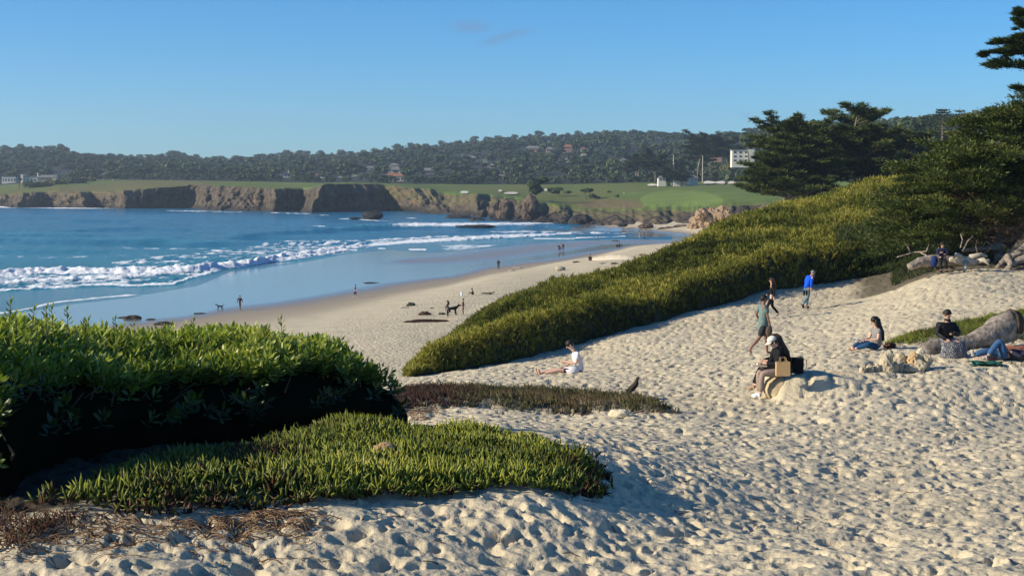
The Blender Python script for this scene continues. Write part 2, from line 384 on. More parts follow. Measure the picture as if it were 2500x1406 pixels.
def ground_z(X, Y, detail=True):
    X = np.asarray(X, float); Y = np.asarray(Y, float)
    z = shelf(X, Y, base_z(X, Y)) + hum(X, Y) * sst(14, 24, Y) * (1 - sst(60, 110, Y)) + bed_lift(X, Y)
    z = z + .40 * sst(-.22, -.02, X - 5.50) * (1 - sst(.5, 2.4, X - 5.5)) * sst(-.5, -.05, Y - 30.0) * (1 - sst(.9, 2.6, Y - 30.0))     # trodden bench behind the stone
    if detail: z = z + sand_detail(X, Y) * np.where(in_poly(BED1, X, Y), .3, 1) * np.clip(1.25 - Y / 150, 0, 1) * (Y < 160)
    return z
def gz(x, y, detail=False): return float(ground_z(np.array([x]), np.array([y]), detail)[0])
def at(px, py, Ymin=5, Ymax=700):
    """the point of the ground seen at a pixel: first crossing of the sight line"""
    Ys = np.exp(np.linspace(math.log(Ymin), math.log(Ymax), 1500)); p = P(px, py, Ys)
    z = ground_z(p[0], p[1], False); k = np.argmax(p[2] <= z)
    if p[2][k] > z[k]: k = len(Ys) - 1
    return Vector((p[0][k], p[1][k], z[k]))

# ---- materials of the ground
def sand_material():
    m, n, l = new_mat("sand"); out = n.new("ShaderNodeOutputMaterial"); b = n.new("ShaderNodeBsdfPrincipled")
    t = n.new("ShaderNodeTexCoord")
    big = n.new("ShaderNodeTexNoise"); big.inputs['Scale'].default_value = .35; big.inputs['Detail'].default_value = 7; l.new(t.outputs['Object'], big.inputs['Vector'])
    fine = n.new("ShaderNodeTexNoise"); fine.inputs['Scale'].default_value = 120; fine.inputs['Detail'].default_value = 3; l.new(t.outputs['Object'], fine.inputs['Vector'])
    r = ramp(n, [(.3, (.50, .432, .300)), (.7, (.60, .52, .36))]); l.new(big.outputs['Fac'], r.inputs['Fac'])
    r2 = ramp(n, [(.30, (.55, .53, .50)), (.48, (1, 1, 1))]); l.new(fine.outputs['Fac'], r2.inputs['Fac'])
    mm = n.new("ShaderNodeMixRGB"); mm.blend_type = 'MULTIPLY'; mm.inputs[0].default_value = .5; l.new(r.outputs[0], mm.inputs[1]); l.new(r2.outputs[0], mm.inputs[2])
    lit_shade = n.new("ShaderNodeAttribute"); lit_shade.attribute_name = 'litter_shade'
    m3 = n.new("ShaderNodeMixRGB"); m3.inputs[2].default_value = (.035, .026, .017, 1); l.new(lit_shade.outputs['Fac'], m3.inputs[0]); l.new(mm.outputs[0], m3.inputs[1])  # near-black: leaf litter, and hedge shade painted on bare sand
    # the smooth lower beach: firm damp sand is darker, the soaked sand carries a film of water
    wet = n.new("ShaderNodeAttribute"); wet.attribute_name = 'wet'
    dmp = n.new("ShaderNodeAttribute"); dmp.attribute_name = 'damp'
    m4 = n.new("ShaderNodeMixRGB"); m4.inputs[2].default_value = (.33, .275, .20, 1); l.new(dmp.outputs['Fac'], m4.inputs[0]); l.new(m3.outputs[0], m4.inputs[1])
    m5 = n.new("ShaderNodeMixRGB"); m5.inputs[2].default_value = (.21, .195, .175, 1); l.new(wet.outputs['Fac'], m5.inputs[0]); l.new(m4.outputs[0], m5.inputs[1])
    l.new(m5.outputs[0], b.inputs['Base Color'])
    rr = n.new("ShaderNodeMapRange"); rr.inputs['To Min'].default_value = .9; rr.inputs['To Max'].default_value = .09; l.new(wet.outputs['Fac'], rr.inputs['Value']); l.new(rr.outputs[0], b.inputs['Roughness'])
    rs = n.new("ShaderNodeMapRange"); rs.inputs['To Min'].default_value = .15; rs.inputs['To Max'].default_value = .6; l.new(wet.outputs['Fac'], rs.inputs['Value']); l.new(rs.outputs[0], b.inputs['Specular IOR Level'])
    # relief: small ripples and crumbs; coarser treading on the far dry beach
    rip = n.new("ShaderNodeTexNoise"); rip.inputs['Scale'].default_value = 14; rip.inputs['Detail'].default_value = 9; l.new(t.outputs['Object'], rip.inputs['Vector'])
    vor = n.new("ShaderNodeTexNoise"); vor.inputs['Scale'].default_value = 3.2; vor.inputs['Detail'].default_value = 4; l.new(t.outputs['Object'], vor.inputs['Vector'])
    far = n.new("ShaderNodeAttribute"); far.attribute_name = 'trod'
    mul = n.new("ShaderNodeMath"); mul.operation = 'MULTIPLY'; l.new(vor.outputs['Fac'], mul.inputs[0]); l.new(far.outputs['Fac'], mul.inputs[1])
    m6 = n.new("ShaderNodeMath"); m6.operation = 'MULTIPLY_ADD'; l.new(mul.outputs[0], m6.inputs[0]); m6.inputs[1].default_value = 9.0; l.new(rip.outputs['Fac'], m6.inputs[2])
    inv = n.new("ShaderNodeMapRange"); inv.inputs['To Min'].default_value = .028; inv.inputs['To Max'].default_value = .002; l.new(wet.outputs['Fac'], inv.inputs['Value'])
    bp = n.new("ShaderNodeBump"); bp.inputs['Strength'].default_value = 1; l.new(inv.outputs[0], bp.inputs['Distance']); l.new(m6.outputs[0], bp.inputs['Height']); l.new(bp.outputs[0], b.inputs['Normal'])
    l.new(b.outputs[0], out.inputs['Surface'])
    return m
M_sand = sand_material()

# hedge plan line: the right-hand rim of the leafy thicket (px at distance)
HEDGE_RIM = [(-150,9.35),(30,9.5),(80,10.6),(180,11.5),(320,12.2),(480,12.9),(650,13.5),(800,14.1),(900,14.5),(975,14.8)]
_hx = np.array([X_of(a, b) for a, b in HEDGE_RIM]); _hy = np.array([b for a, b in HEDGE_RIM])
# ---- near sand, polar grid
NC, NR1, NR2 = 780, 640, 150
ca = np.tan(np.linspace(math.radians(-27), math.radians(27), NC))
r1 = np.exp(np.linspace(math.log(2.5), math.log(7.0), 40))
r2 = np.exp(np.linspace(math.log(7.0), math.log(92.0), NR1 - 39))[1:]
rows_near = np.concatenate([r1, r2])
def ground_mesh(name, rows, ca, detail):
    Y, T = np.meshgrid(rows, ca, indexing='ij'); X = Y * T
    Z = ground_z(X, Y, detail)
    hw = np.interp(Y, _hy, _hx)
    lit_shade = (1 - sst(.1, .9, X - hw + (fbm(X * 3, Y * 3, 19) - .5) * .5)) * (Y < 16) * (Y > 9.0) * .95  # dark soil under the hedge, carried outward to paint its shade
    lit_shade = np.maximum(lit_shade, np.where(in_poly(SHADE, X, Y), .97 * sst(0, .25, d_poly(SHADE, X, Y)), 0))  # hedge shade put into the colour of bare sand
    lit_shade = np.maximum(lit_shade, np.where(in_poly(BED1, X, Y), .75 * sst(0, .4, d_poly(BED1, X, Y)), 0))
    lit_shade = np.maximum(lit_shade, np.where(in_poly(BED2, X, Y), .6 * sst(0, .4, d_poly(BED2, X, Y)), 0))
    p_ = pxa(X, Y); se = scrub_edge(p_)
    lit_shade = np.maximum(lit_shade, .85 * sst(-.5, 1.5, Y - se + (fbm(X * .8, Y * .8, 3) - .5) * 2) * sst(985, 1040, p_ + (fbm(X * .3, Y * .3, 4) - .5) * 60 - np.maximum(0, Y - 60) * 4.5) * (Y < 260))
    # leaf litter under the old cypress
    lit_shade = np.maximum(lit_shade, .8 * sst(0, 1.5, Y - 66.5 + (fbm(X * .5, Y * .9, 8) - .5) * 3) * sst(2060, 2130, p_ + (fbm(X * .6, Y * .6, 14) - .5) * 60) * (Y < 92))
    pp, qq = proj(X, Y, Z)
    nz_ = (fbm(X * .05, Y * .02, 33, 4) - .5)
    wet = (1 - sst(.46, .62, Z + nz_ * .12)) * (Y > 95)
    # a band of sand drained to grey between two wet sheets
    dry = sst(915, 1000, pp) * np.exp(-((qq - np.interp(pp, [900, 1100, 1200, 1300, 1400, 1470], [642, 633, 622, 608, 598, 590])) / np.interp(pp, [930, 1100, 1200, 1300, 1400, 1500], [4, 10, 13, 13, 9, 4])) ** 2)
    wet = wet * (1 - .32 * np.clip(dry * 1.1, 0, 1))
    damp = (1 - sst(.6, 1.05, Z + nz_ * .3)) * (Y > 95)
    trod = np.maximum(sst(.9, 1.7, Z + nz_ * .8) * sst(60, 110, Y), sst(18, 40, Y) * (Y < 110) * .35)
    far = Y > 95
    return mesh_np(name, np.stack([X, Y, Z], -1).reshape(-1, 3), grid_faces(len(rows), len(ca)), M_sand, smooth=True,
        attrs={'litter_shade': lit_shade.ravel(), 'wet': wet.ravel(), 'damp': damp.ravel(), 'trod': trod.ravel()})
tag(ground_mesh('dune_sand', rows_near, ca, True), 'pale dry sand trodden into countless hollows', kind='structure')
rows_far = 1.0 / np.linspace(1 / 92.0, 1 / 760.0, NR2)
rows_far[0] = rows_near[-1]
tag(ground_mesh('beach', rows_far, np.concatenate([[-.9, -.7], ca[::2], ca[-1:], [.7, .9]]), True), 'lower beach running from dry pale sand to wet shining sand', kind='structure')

# ------------------------------------------------------------------ the sea
def sea_material():
    m, n, l = new_mat("sea_water"); out = n.new("ShaderNodeOutputMaterial"); b = n.new("ShaderNodeBsdfPrincipled")
    t = n.new("ShaderNodeTexCoord")
    sh = n.new("ShaderNodeAttribute"); sh.attribute_name = 'shoal'
    c = ramp(n, [(0, (.012, .145, .27)), (.5, (.035, .25, .30)), (1, (.10, .20, .22))]); l.new(sh.outputs['Fac'], c.inputs['Fac']); l.new(c.outputs[0], b.inputs['Base Color'])
    b.inputs['Roughness'].default_value = .16; b.inputs['IOR'].default_value = 1.33
    b.inputs['Specular IOR Level'].default_value = .5
    mp = n.new("ShaderNodeMapping"); mp.inputs['Scale'].default_value = (.35, 1, 1); mp.inputs['Rotation'].default_value = (0, 0, .18); l.new(t.outputs['Object'], mp.inputs['Vector'])
    z1 = n.new("ShaderNodeTexNoise"); z1.inputs['Scale'].default_value = .5; z1.inputs['Detail'].default_value = 8; z1.inputs['Roughness'].default_value = .62; l.new(mp.outputs[0], z1.inputs['Vector'])
    cal = n.new("ShaderNodeMapRange"); cal.inputs['To Min'].default_value = 3.2; cal.inputs['To Max'].default_value = .12; l.new(sh.outputs['Fac'], cal.inputs['Value'])
    bp = n.new("ShaderNodeBump"); bp.inputs['Strength'].default_value = 1; l.new(cal.outputs[0], bp.inputs['Distance']); l.new(z1.outputs['Fac'], bp.inputs['Height']); l.new(bp.outputs[0], b.inputs['Normal'])
    f = n.new("ShaderNodeBsdfPrincipled"); f.inputs['Base Color'].default_value = (.84, .87, .88, 1); f.inputs['Roughness'].default_value = .8
    fz = n.new("ShaderNodeTexNoise"); fz.inputs['Scale'].default_value = 1.0; fz.inputs['Detail'].default_value = 8; fz.inputs['Roughness'].default_value = .7
    mp2 = n.new("ShaderNodeMapping"); mp2.inputs['Scale'].default_value = (.6, .25, 1); l.new(t.outputs['Object'], mp2.inputs['Vector']); l.new(mp2.outputs[0], fz.inputs['Vector'])
    bp2 = n.new("ShaderNodeBump"); bp2.inputs['Distance'].default_value = .5; l.new(fz.outputs['Fac'], bp2.inputs['Height']); l.new(bp2.outputs[0], f.inputs['Normal'])
    fo = n.new("ShaderNodeAttribute"); fo.attribute_name = 'foam'
    s = n.new("ShaderNodeMath"); s.operation = 'ADD'; l.new(fo.outputs['Fac'], s.inputs[0]); l.new(fz.outputs['Fac'], s.inputs[1])
    mr = n.new("ShaderNodeMapRange"); mr.inputs['From Min'].default_value = .88; mr.inputs['From Max'].default_value = 1.24; l.new(s.outputs[0], mr.inputs['Value'])
    mi = n.new("ShaderNodeMixShader"); l.new(mr.outputs[0], mi.inputs[0]); l.new(b.outputs[0], mi.inputs[1]); l.new(f.outputs[0], mi.inputs[2])
    l.new(mi.outputs[0], out.inputs['Surface'])
    return m
M_sea = sea_material()
def cv(px, pairs):
    a = np.array(pairs, float); return np.interp(px, a[:, 0], a[:, 1])
def build_sea():
    rows = 1 / np.linspace(1 / 150.0, 1 / 1250.0, 340); cols = np.linspace(-420, 1640, 560)
    Y, PX = np.meshgrid(rows, cols, indexing='ij'); X = (PX - 1250) / 3600 * Y
    _, q = proj(X, Y, 0 * Y)              # photo row of the still water surface
    n1 = fbm(X * .06, Y * .03, 71, 4) - .5; n2 = fbm(X * .45, Y * .22, 72, 4) - .5; n3_ = fbm(X * 1.3, Y * .6, 75, 3) - .5; n4 = fbm(X * .9, Y * .5, 76, 3) - .5
    z = (fbm(X * .012 + 3, Y * .045, 73, 3) - .5) * 1.3 + n2 * .3
    px = PX + n1 * 26
    deep = sst(700, 560, q + n1 * 14)
    z *= (.12 + .88 * deep)
    foam = np.zeros_like(q); shoal = sst(560, 690, q + .03 * (1250 - px)) * .35
    # --- main breaker: bank of foam
    up = cv(px, [(-500,690),(0,672),(100,666),(300,668),(480,662),(600,650),(700,628),(800,612),(900,600),(1000,592),(1200,582),(1340,575),(1390,570),(1395,569)]) + n1 * 7
    lo = cv(px, [(-500,735),(0,712),(150,703),(250,697),(320,700),(420,697),(470,680),(560,657),(640,645),(720,636),(800,624),(850,610),(900,602),(1000,594),(1100,588),(1200,583),(1300,579),(1350,576),(1395,572)]) + n1 * 5 + n2 * 3
    back = cv(px, [(-500,684),(0,668),(270,662),(275,640),(330,634),(450,622),(560,605),(640,594),(750,587),(900,584),(1000,581),(1200,572),(1340,567),(1395,568)]) + n1 * 6
    inb = sst(-3, 2, q - back) * (1 - sst(-1.5, 1.5, q - lo)) * (px < 1398)
    body = inb * np.clip(.60 + 1.3 * n2 + .8 * n1 + .8 * n4, .25, 1)
    body = body * (.70 + .30 * np.sin(q * .55 + n1 * 45))
    film = sst(0, 12, q - cv(px, [(0,698),(250,693),(330,684),(450,668),(480,664),(600,700)])) * sst(130, 260, px) * (1 - sst(470, 520, px))
    foam = np.maximum(foam, body * (1 - .42 * film))
    front = np.exp(-((q - lo + 4) / 3.0) ** 2); foam = np.maximum(foam, front * .95 * (px < 1395))
    amp = cv(px, [(-500,.55),(0,.58),(400,.62),(700,.5),(1000,.4),(1300,.4),(1390,.15),(1420,0)])
    dq = (q - up) * Y * Y / (F * CAM_Z)          # metres of depth from the crest, towards the camera positive
    ridge = np.where(dq < 0, np.exp(-(dq / 9.0) ** 2), np.exp(-(dq / 2.6) ** 2))
    z += amp * ridge * (1 + 1.3 * n2 + .9 * n1 + 1.0 * n4) * (px < 1430)
    foam = np.maximum(foam, np.where((dq > -5) & (dq < 4), .95, 0) * (px < 1395) * sst(.15, .3, amp))
    # second bore in front of it
    up2 = cv(px, [(-500,712),(0,692),(120,686),(300,680),(480,664),(640,642),(720,632),(850,612)]) + n1 * 6
    dq2 = (q - up2) * Y * Y / (F * CAM_Z)
    r2_ = np.where(dq2 < 0, np.exp(-(dq2 / 6) ** 2), np.exp(-(dq2 / 1.2) ** 2)) * (px < 870)
    z += .28 * r2_ * (1 + n2 * 1.4 + n4 * 1.2); foam = np.maximum(foam, np.clip(r2_ * 1.3, 0, .95))
    z += inb * (np.abs(n3_) * .55 + n4 * .35)
    # --- green wave rising behind, breaking at its right end
    u3 = cv(px, [(300,596),(560,582),(700,573),(800,567),(900,560),(960,557),(1050,556),(1150,555),(1250,552),(1345,548)]) + n1 * 3
    a3 = cv(px, [(250,0),(420,.5),(700,.9),(850,1.5),(960,1.9),(1100,1.4),(1250,.9),(1340,.4),(1380,0)])
    dq3 = (q - u3) * Y * Y / (F * CAM_Z)
    r3 = np.where(dq3 < 0, np.exp(-(dq3 / 16) ** 2), np.exp(-(dq3 / 7) ** 2)); z += a3 * r3 * (1 + n2 * .35)
    shoal = np.maximum(shoal, .55 * r3 * sst(600, 900, px) * np.clip(a3, 0, 1))
    foam = np.maximum(foam, r3 * sst(940, 990, px + n2 * 60) * (px < 1350) * 1.05)
    # wash between the rocks and the wave, and the sheet running in on the right
    foam = np.maximum(foam, (sst(541, 545, q) * (1 - sst(550, 556, q)) * sst(900, 1000, px) * (px < 1300)) * (.55 + .8 * n2))
    foam = np.maximum(foam, sst(556, 562, q) * (1 - sst(568, 576, q)) * sst(1050, 1250, px) * (.42 + 1.2 * n2 + n1))
    foam = np.maximum(foam, np.exp(-((q - cv(px, [(1380,583),(1480,580),(1520,577)])) / 1.8) ** 2) * (px > 1300) * (px < 1530) * .85)
    foam = np.maximum(foam, sst(594, 600, q) * (1 - sst(cv(px, [(1050,612),(1130,611),(1220,599)]) - 2, cv(px, [(1050,612),(1130,611),(1220,599)]) + 1, q)) * sst(1040, 1110, px) * (px < 1225) * (.62 + .9 * n2))
    foam = np.maximum(foam, np.exp(-((q - 609.5) / 2.2) ** 2) * sst(992, 1000, px) * (1 - sst(1035, 1045, px)) * 1.2)
    foam = np.maximum(foam, np.exp(-((q - 607) / 1.5) ** 2) * sst(918, 925, px) * (1 - sst(940, 948, px)) * 1.0)
    # swash line low on the left
    sw = cv(px, [(-500,800),(0,765),(60,755),(100,746),(160,737),(250,728),(310,722),(420,724),(580,722)]) + n2 * 4
    foam = np.maximum(foam, np.exp(-((q - sw + 2) / 2.6) ** 2) * (1 - .65 * sst(310, 360, px)) * (px < 590) * .78)
    # lacy old foam lying in bands further out
    lace = cv(px, [(0,606),(120,600),(200,603),(400,606),(520,606)]); foam = np.maximum(foam, np.exp(-((q - lace - n1 * 10) / 4.5) ** 2) * (px < 560) * (.36 + 1.2 * n2 + .5 * n1))
    foam = np.maximum(foam, np.exp(-((q - 627 - n1 * 12) / 6) ** 2) * (px < 700) * (.18 + 1.3 * n2))
    # white water at the foot of the cliffs, and small white caps
    foot = cv(px, [(-300,503),(0,503),(60,505),(250,507),(260,507)]); foam = np.maximum(foam, np.exp(-((q - foot - 2 + n1 * 3) / 2.0) ** 2) * (px < 290) * (.9 + n2))
    foam = np.maximum(foam, np.exp(-((q - cv(px, [(400,514),(600,518),(760,522),(900,537),(1000,541),(1180,549),(1300,552),(1400,556)])) / 1.8) ** 2) * (px > 400) * (.52 + 1.4 * n1 + n2))
    for cx_, cy_, wx_ in ((785,553,14),(768,552,8),(845,534,30),(1000,532,16),(230,524,10),(480,530,8),(700,524,7)):
        foam = np.maximum(foam, np.exp(-((px - cx_) / wx_) ** 2 - ((q - cy_) / 1.3) ** 2) * (.9 if cx_ > 700 else .5))
    # long lines of swell, darker faces
    for i, (yy, a_, x0, x1) in enumerate(((563,.75,-500,520),(592,.9,-500,640),(541,.5,100,900),(578,.7,-500,300),(612,.55,-400,330),(528,.4,-200,700))):
        u = yy + .02 * (px - 300) * (1 if i % 2 else -1) * .5 + n1 * 8
        d_ = (q - u) * Y * Y / (F * CAM_Z); z += a_ * np.where(d_ < 0, np.exp(-(d_ / 20) ** 2), np.exp(-(d_ / 8) ** 2)) * sst(x0, x0 + 120, px) * (1 - sst(x1 - 120, x1, px))
        shoal = np.maximum(shoal, .28 * np.exp(-(d_ / 8) ** 2) * (yy > 570) * sst(x0, x0 + 120, px) * (1 - sst(x1 - 120, x1, px)))
    # still film over the sand in front of the bores
    calm = sst(0, 6, q - lo) * (px < 1400) + sst(585, 592, q) * (px >= 900)
    z = z * (1 - np.clip(calm, 0, 1)); shoal = np.maximum(shoal, np.clip(calm, 0, 1) * .9)
    foam = np.clip(foam, 0, 1); z += .02 + foam * n3_ * .15
    o = mesh_np('sea', np.stack([X, Y, z], -1).reshape(-1, 3), grid_faces(len(rows), len(cols)), M_sea, smooth=True, attrs={'foam': foam.ravel(), 'shoal': shoal.ravel()})
    tag(o, 'deep blue bay with white breakers rolling in to the beach', kind='structure')
build_sea()
# open water beyond the traced part, a little lower
obj_py('open_water', [(-3000,-500,-1.2),(-200,-500,-1.2),(-200,1250,-1.2),(-3000,1250,-1.2)], [(0,1,2,3)], M_sea)['kind'] = 'structure'
# ------------------------------------------------------------------ the far shore: cliffs, golf links, wooded hill
def T(px, tab): a = np.array(tab, float); return np.interp(px, a[:, 0], a[:, 1])
YB = [(-400,1160),(-300,1150),(0,1085),(60,1045),(120,1068),(200,1005),(225,1040),(280,980),(300,972),(440,1010),(486,1030),(510,985),(560,940),(640,905),(672,872),(688,880),(742,912),(752,885),(788,842),(797,848),(930,905),(945,880),(1000,845),(1060,815),(1090,792),(1130,742),(1200,716),(1250,700),(1300,655),(1400,605),(1450,560),(1500,537),(1600,515),(1690,495),(1760,480),(1900,470),(2900,460)]
PT = [(-300,477),(0,475),(60,471),(120,470),(280,471),(300,466),(400,459),(440,455),(490,451),(560,455),(640,459),(675,461),(690,462),(750,463),(785,455),(795,449.5),(935,450),(945,452),(1000,459),(1060,466),(1090,474),(1120,480),(1160,474),(1200,481),(1300,492),(1350,505),(1400,514),(1450,516),(1500,517),(1600,515),(1690,517),(1760,505),(1900,498),(2900,495)]
SB = [(-300,12),(280,10),(440,7),(490,8),(560,16),(675,9),(790,10),(930,8),(950,40),(1090,60),(1200,60),(1300,60),(1450,80),(1600,80),(1690,40),(2900,18)]
PB = [(-300,456),(0,453),(80,446),(150,438),(400,440),(600,443),(800,447),(950,449),(1200,450.5),(1400,450),(1550,446),(1700,443),(1850,441),(2100,425),(2900,400)]
YK = [(-300,1400),(0,1350),(400,1300),(800,1180),(1200,1150),(1500,1020),(1850,960),(2900,800)]
SKY_ = [(-300,376),(0,374),(60,370),(150,376),(190,388),(350,392),(450,388),(520,398),(600,396),(700,386),(800,389),(900,381),(1000,368),(1100,360),(1200,350),(1300,343),(1400,340),(1500,338),(1600,338),(1700,343),(1780,336),(1900,320),(2000,305),(2200,295),(2300,292),(2400,290),(2900,280)]
YC = [(-300,2300),(0,2300),(500,2500),(1200,2500),(1600,2300),(1800,1900),(1950,1400),(2200,1050),(2900,950)]
def far_grid():
    cols = np.arange(-420, 2900, 3.0); n = len(cols)
    yb = T(cols, YB); wob = ((fbm(cols * .02, cols * 0, 201, 4) - .5) * 24 + (fbm(cols * .11, cols * 0, 205, 3) - .5) * 5) * (cols < 1750); yb = yb + wob
    sb = T(cols, SB) * (.5 + 1.1 * fbm(cols * .03, cols * 0 + 9, 207, 3)); yt = yb + sb
    pt = T(cols, PT) + (fbm(cols * .06, cols * 0 + 5, 203, 4) - .5) * 4.5
    zt = P(cols, pt, yt)[2]
    yk = T(cols, YK); zk = P(cols, T(cols, PB), yk)[2]
    yc = T(cols, YC); zc = P(cols, T(cols, SKY_) + 10.0 * 3600 / yc - 4, yc)[2] - 0
    return cols, yb, yt, zt, yk, zk, yc, zc
cols, yb, yt, zt, yk, zk, yc, zc = far_grid()
YB_TOP = (cols, yb, yt, zt, yk, zk, yc, zc)
_kk = np.ones(41) / 41
yts = np.convolve(np.pad(yt, 20, 'edge'), _kk, 'valid'); zts = np.convolve(np.pad(zt, 20, 'edge'), _kk, 'valid')
zts = np.where((cols > 930) & (cols < 960), zts, zts)
def far_pt(px, v):
    """v 0..1 links from cliff top to wood edge, 1..2 the hill, returns X, Y, Z"""
    px = np.asarray(px, float); v = np.asarray(v, float)
    a = [np.interp(px, cols, q) for q in (yts, zts, yk, zk, yc, zc)]
    s = np.clip(v, 0, 1); t = np.clip(v - 1, 0, 1.3)
    Y = a[0] + (a[2] - a[0]) * s + (a[4] - a[2]) * t
    bend = .5 * np.sin(s * math.pi) * -.0
    Z = a[1] + (a[3] - a[1]) * s + (a[5] - a[3]) * np.where(t <= 1, np.sin(np.clip(t, 0, 1) * math.pi / 2) ** 1.15, 1 - (t - 1) * .8)
    X = (px - 1250) / 3600 * Y
    m = (fbm(X * .012, Y * .012, 210, 3) - .5)
    Z = Z + m * 3.0 * np.sin(np.clip(s, 0, 1) * math.pi) * (v < 1) + m * 14 * np.sin(np.clip(t, 0, 1) * math.pi)
    return X, Y, Z
# cliff face
def cliff_mat():
    m, n, l = new_mat("cliff_rock"); out = n.new("ShaderNodeOutputMaterial"); b = n.new("ShaderNodeBsdfPrincipled"); b.inputs['Roughness'].default_value = .9; b.inputs['Specular IOR Level'].default_value = .1
    t = n.new("ShaderNodeTexCoord"); z = n.new("ShaderNodeTexNoise"); z.inputs['Scale'].default_value = .11; z.inputs['Detail'].default_value = 9; l.new(t.outputs['Object'], z.inputs['Vector'])
    mp = n.new("ShaderNodeMapping"); mp.inputs['Scale'].default_value = (.22, .22, .13); l.new(t.outputs['Object'], mp.inputs['Vector'])
    z2 = n.new("ShaderNodeTexNoise"); z2.inputs['Scale'].default_value = 1.0; z2.inputs['Detail'].default_value = 6; l.new(mp.outputs[0], z2.inputs['Vector'])
    rock = ramp(n, [(.3, (.028, .024, .019)), (.48, (.070, .056, .040)), (.74, (.175, .132, .088))]); l.new(z2.outputs['Fac'], rock.inputs['Fac'])
    veg = ramp(n, [(.3, (.055, .05, .028)), (.55, (.12, .105, .05)), (.75, (.17, .10, .065))]); l.new(z.outputs['Fac'], veg.inputs['Fac'])
    a = n.new("ShaderNodeAttribute"); a.attribute_name = 'veg'
    ad = n.new("ShaderNodeMath"); ad.operation = 'ADD'; l.new(a.outputs['Fac'], ad.inputs[0]); l.new(z.outputs['Fac'], ad.inputs[1])
    mr = n.new("ShaderNodeMapRange"); mr.inputs['From Min'].default_value = .9; mr.inputs['From Max'].default_value = 1.1; l.new(ad.outputs[0], mr.inputs['Value'])
    mi = n.new("ShaderNodeMixRGB"); l.new(mr.outputs[0], mi.inputs[0]); l.new(rock.outputs[0], mi.inputs[1]); l.new(veg.outputs[0], mi.inputs[2])
    a2 = n.new("ShaderNodeAttribute"); a2.attribute_name = 'tide'
    m2 = n.new("ShaderNodeMixRGB"); m2.inputs[2].default_value = (.028, .024, .022, 1); l.new(a2.outputs['Fac'], m2.inputs[0]); l.new(mi.outputs[0], m2.inputs[1])
    l.new(m2.outputs[0], b.inputs['Base Color'])
    bp = n.new("ShaderNodeBump"); bp.inputs['Distance'].default_value = 1.6; l.new(z2.outputs['Fac'], bp.inputs['Height']); l.new(bp.outputs[0], b.inputs['Normal'])
    l.new(b.outputs[0], out.inputs['Surface']); return m
M_cliff = cliff_mat()
def build_cliff():
    cc = np.concatenate([np.arange(-400, 1800, 2.0), np.arange(1800, 2900, 12.0)]); nr = 44; s = np.linspace(0, 1, nr)
    S, C = np.meshgrid(s, cc, indexing='ij')
    sh = T(C, [(-400,0),(60,18),(180,-16),(290,-8),(400,38),(560,38),(640,0),(700,6),(740,18),(800,42),(850,0),(910,-52),(1010,-52),(1120,0),(1250,20),(1400,-16),(1600,0)]) * (1 - S) + (fbm(C * .03, S * 3, 311, 3) - .5) * 22 * np.sin(S * math.pi)
    Yb, Yt, Zt = np.interp(C + sh, cols, yb), np.interp(C + sh * 1.0, cols, yt), np.interp(C, cols, zt)
    soft = T(C, [(-300,.0),(940,.0),(960,.8),(1100,1),(1900,1)])
    prof = S ** (1.0 + .5 * soft)
    z0 = T(C, [(-400,-1.5),(1400,-1.0),(1480,1.0),(1700,2.0),(2900,2.0)])
    Z = z0 + (Zt - z0) * S
    Y = Yb + (Yt - Yb) * ((prof * .55 + .45 * S ** 4) * (1 - soft) + soft * S ** 1.5)
    X = (C - 1250) / 3600 * Y
    # buttresses and gullies: push the face in and out
    g = fbm(X * .04 + Z * .02, Z * .05 + 3, 301, 4) - .5; g2 = fbm(X * .13 - Z * .06, Z * .17, 302, 3) - .5; g3 = fbm(X * .45 + Z * .1, Z * .5, 303, 3) - .5
    fade = np.sin(np.clip(S, 0, 1) * math.pi) ** .5
    amp = T(C, [(-300,16),(280,18),(300,13),(480,13),(500,22),(670,20),(690,11),(745,11),(790,13),(800,9),(930,9),(950,12),(1100,16),(1900,18)])
    Y = Y - fade * (g * amp * 1.3 + g2 * amp * .8 + g3 * amp * .30)
    # rock benches at the waterline on the right
    bench = T(C, [(1100,0),(1130,1),(1470,1),(1500,0)]); Y = Y - bench * 14 * np.exp(-(S / .16) ** 2) * (.6 + 1.6 * (g2 + g3))
    Z = Z + fade * (g2 * 2.0 + g3 * 1.2) * T(C, [(-300,.6),(940,.7),(1100,1.6),(1900,1.3)])
    X = (C - 1250) / 3600 * Y
    veg = sst(.25, .95, S) * T(C, [(-300,.55),(480,.42),(500,.15),(680,.1),(790,.28),(940,.5),(1000,.9),(1350,.8),(1450,.95),(1560,1.0),(1640,.7),(1700,.1),(2900,.3)]) + T(C, [(940,0),(960,.25),(1100,.2),(1130,.05),(1400,.05),(1450,.28),(1640,.28),(1690,-.4),(1900,.0)])
    tide = (1 - sst(1.0, 3.4, Z + g2 * 3)) * T(C, [(1440,1),(1500,.25),(1900,.1)]) * .85
    o = mesh_np('cliff', np.stack([X, Y, Z], -1).reshape(-1, 3), grid_faces(nr, len(cc)), M_cliff, smooth=True, attrs={'veg': veg.ravel(), 'tide': tide.ravel()})
    tag(o, 'brown sea cliffs with grassy tops and shaded faces across the bay', kind='structure')
    return cc, Y[-1], Z[-1]
_cc, _cy, _cz = build_cliff()
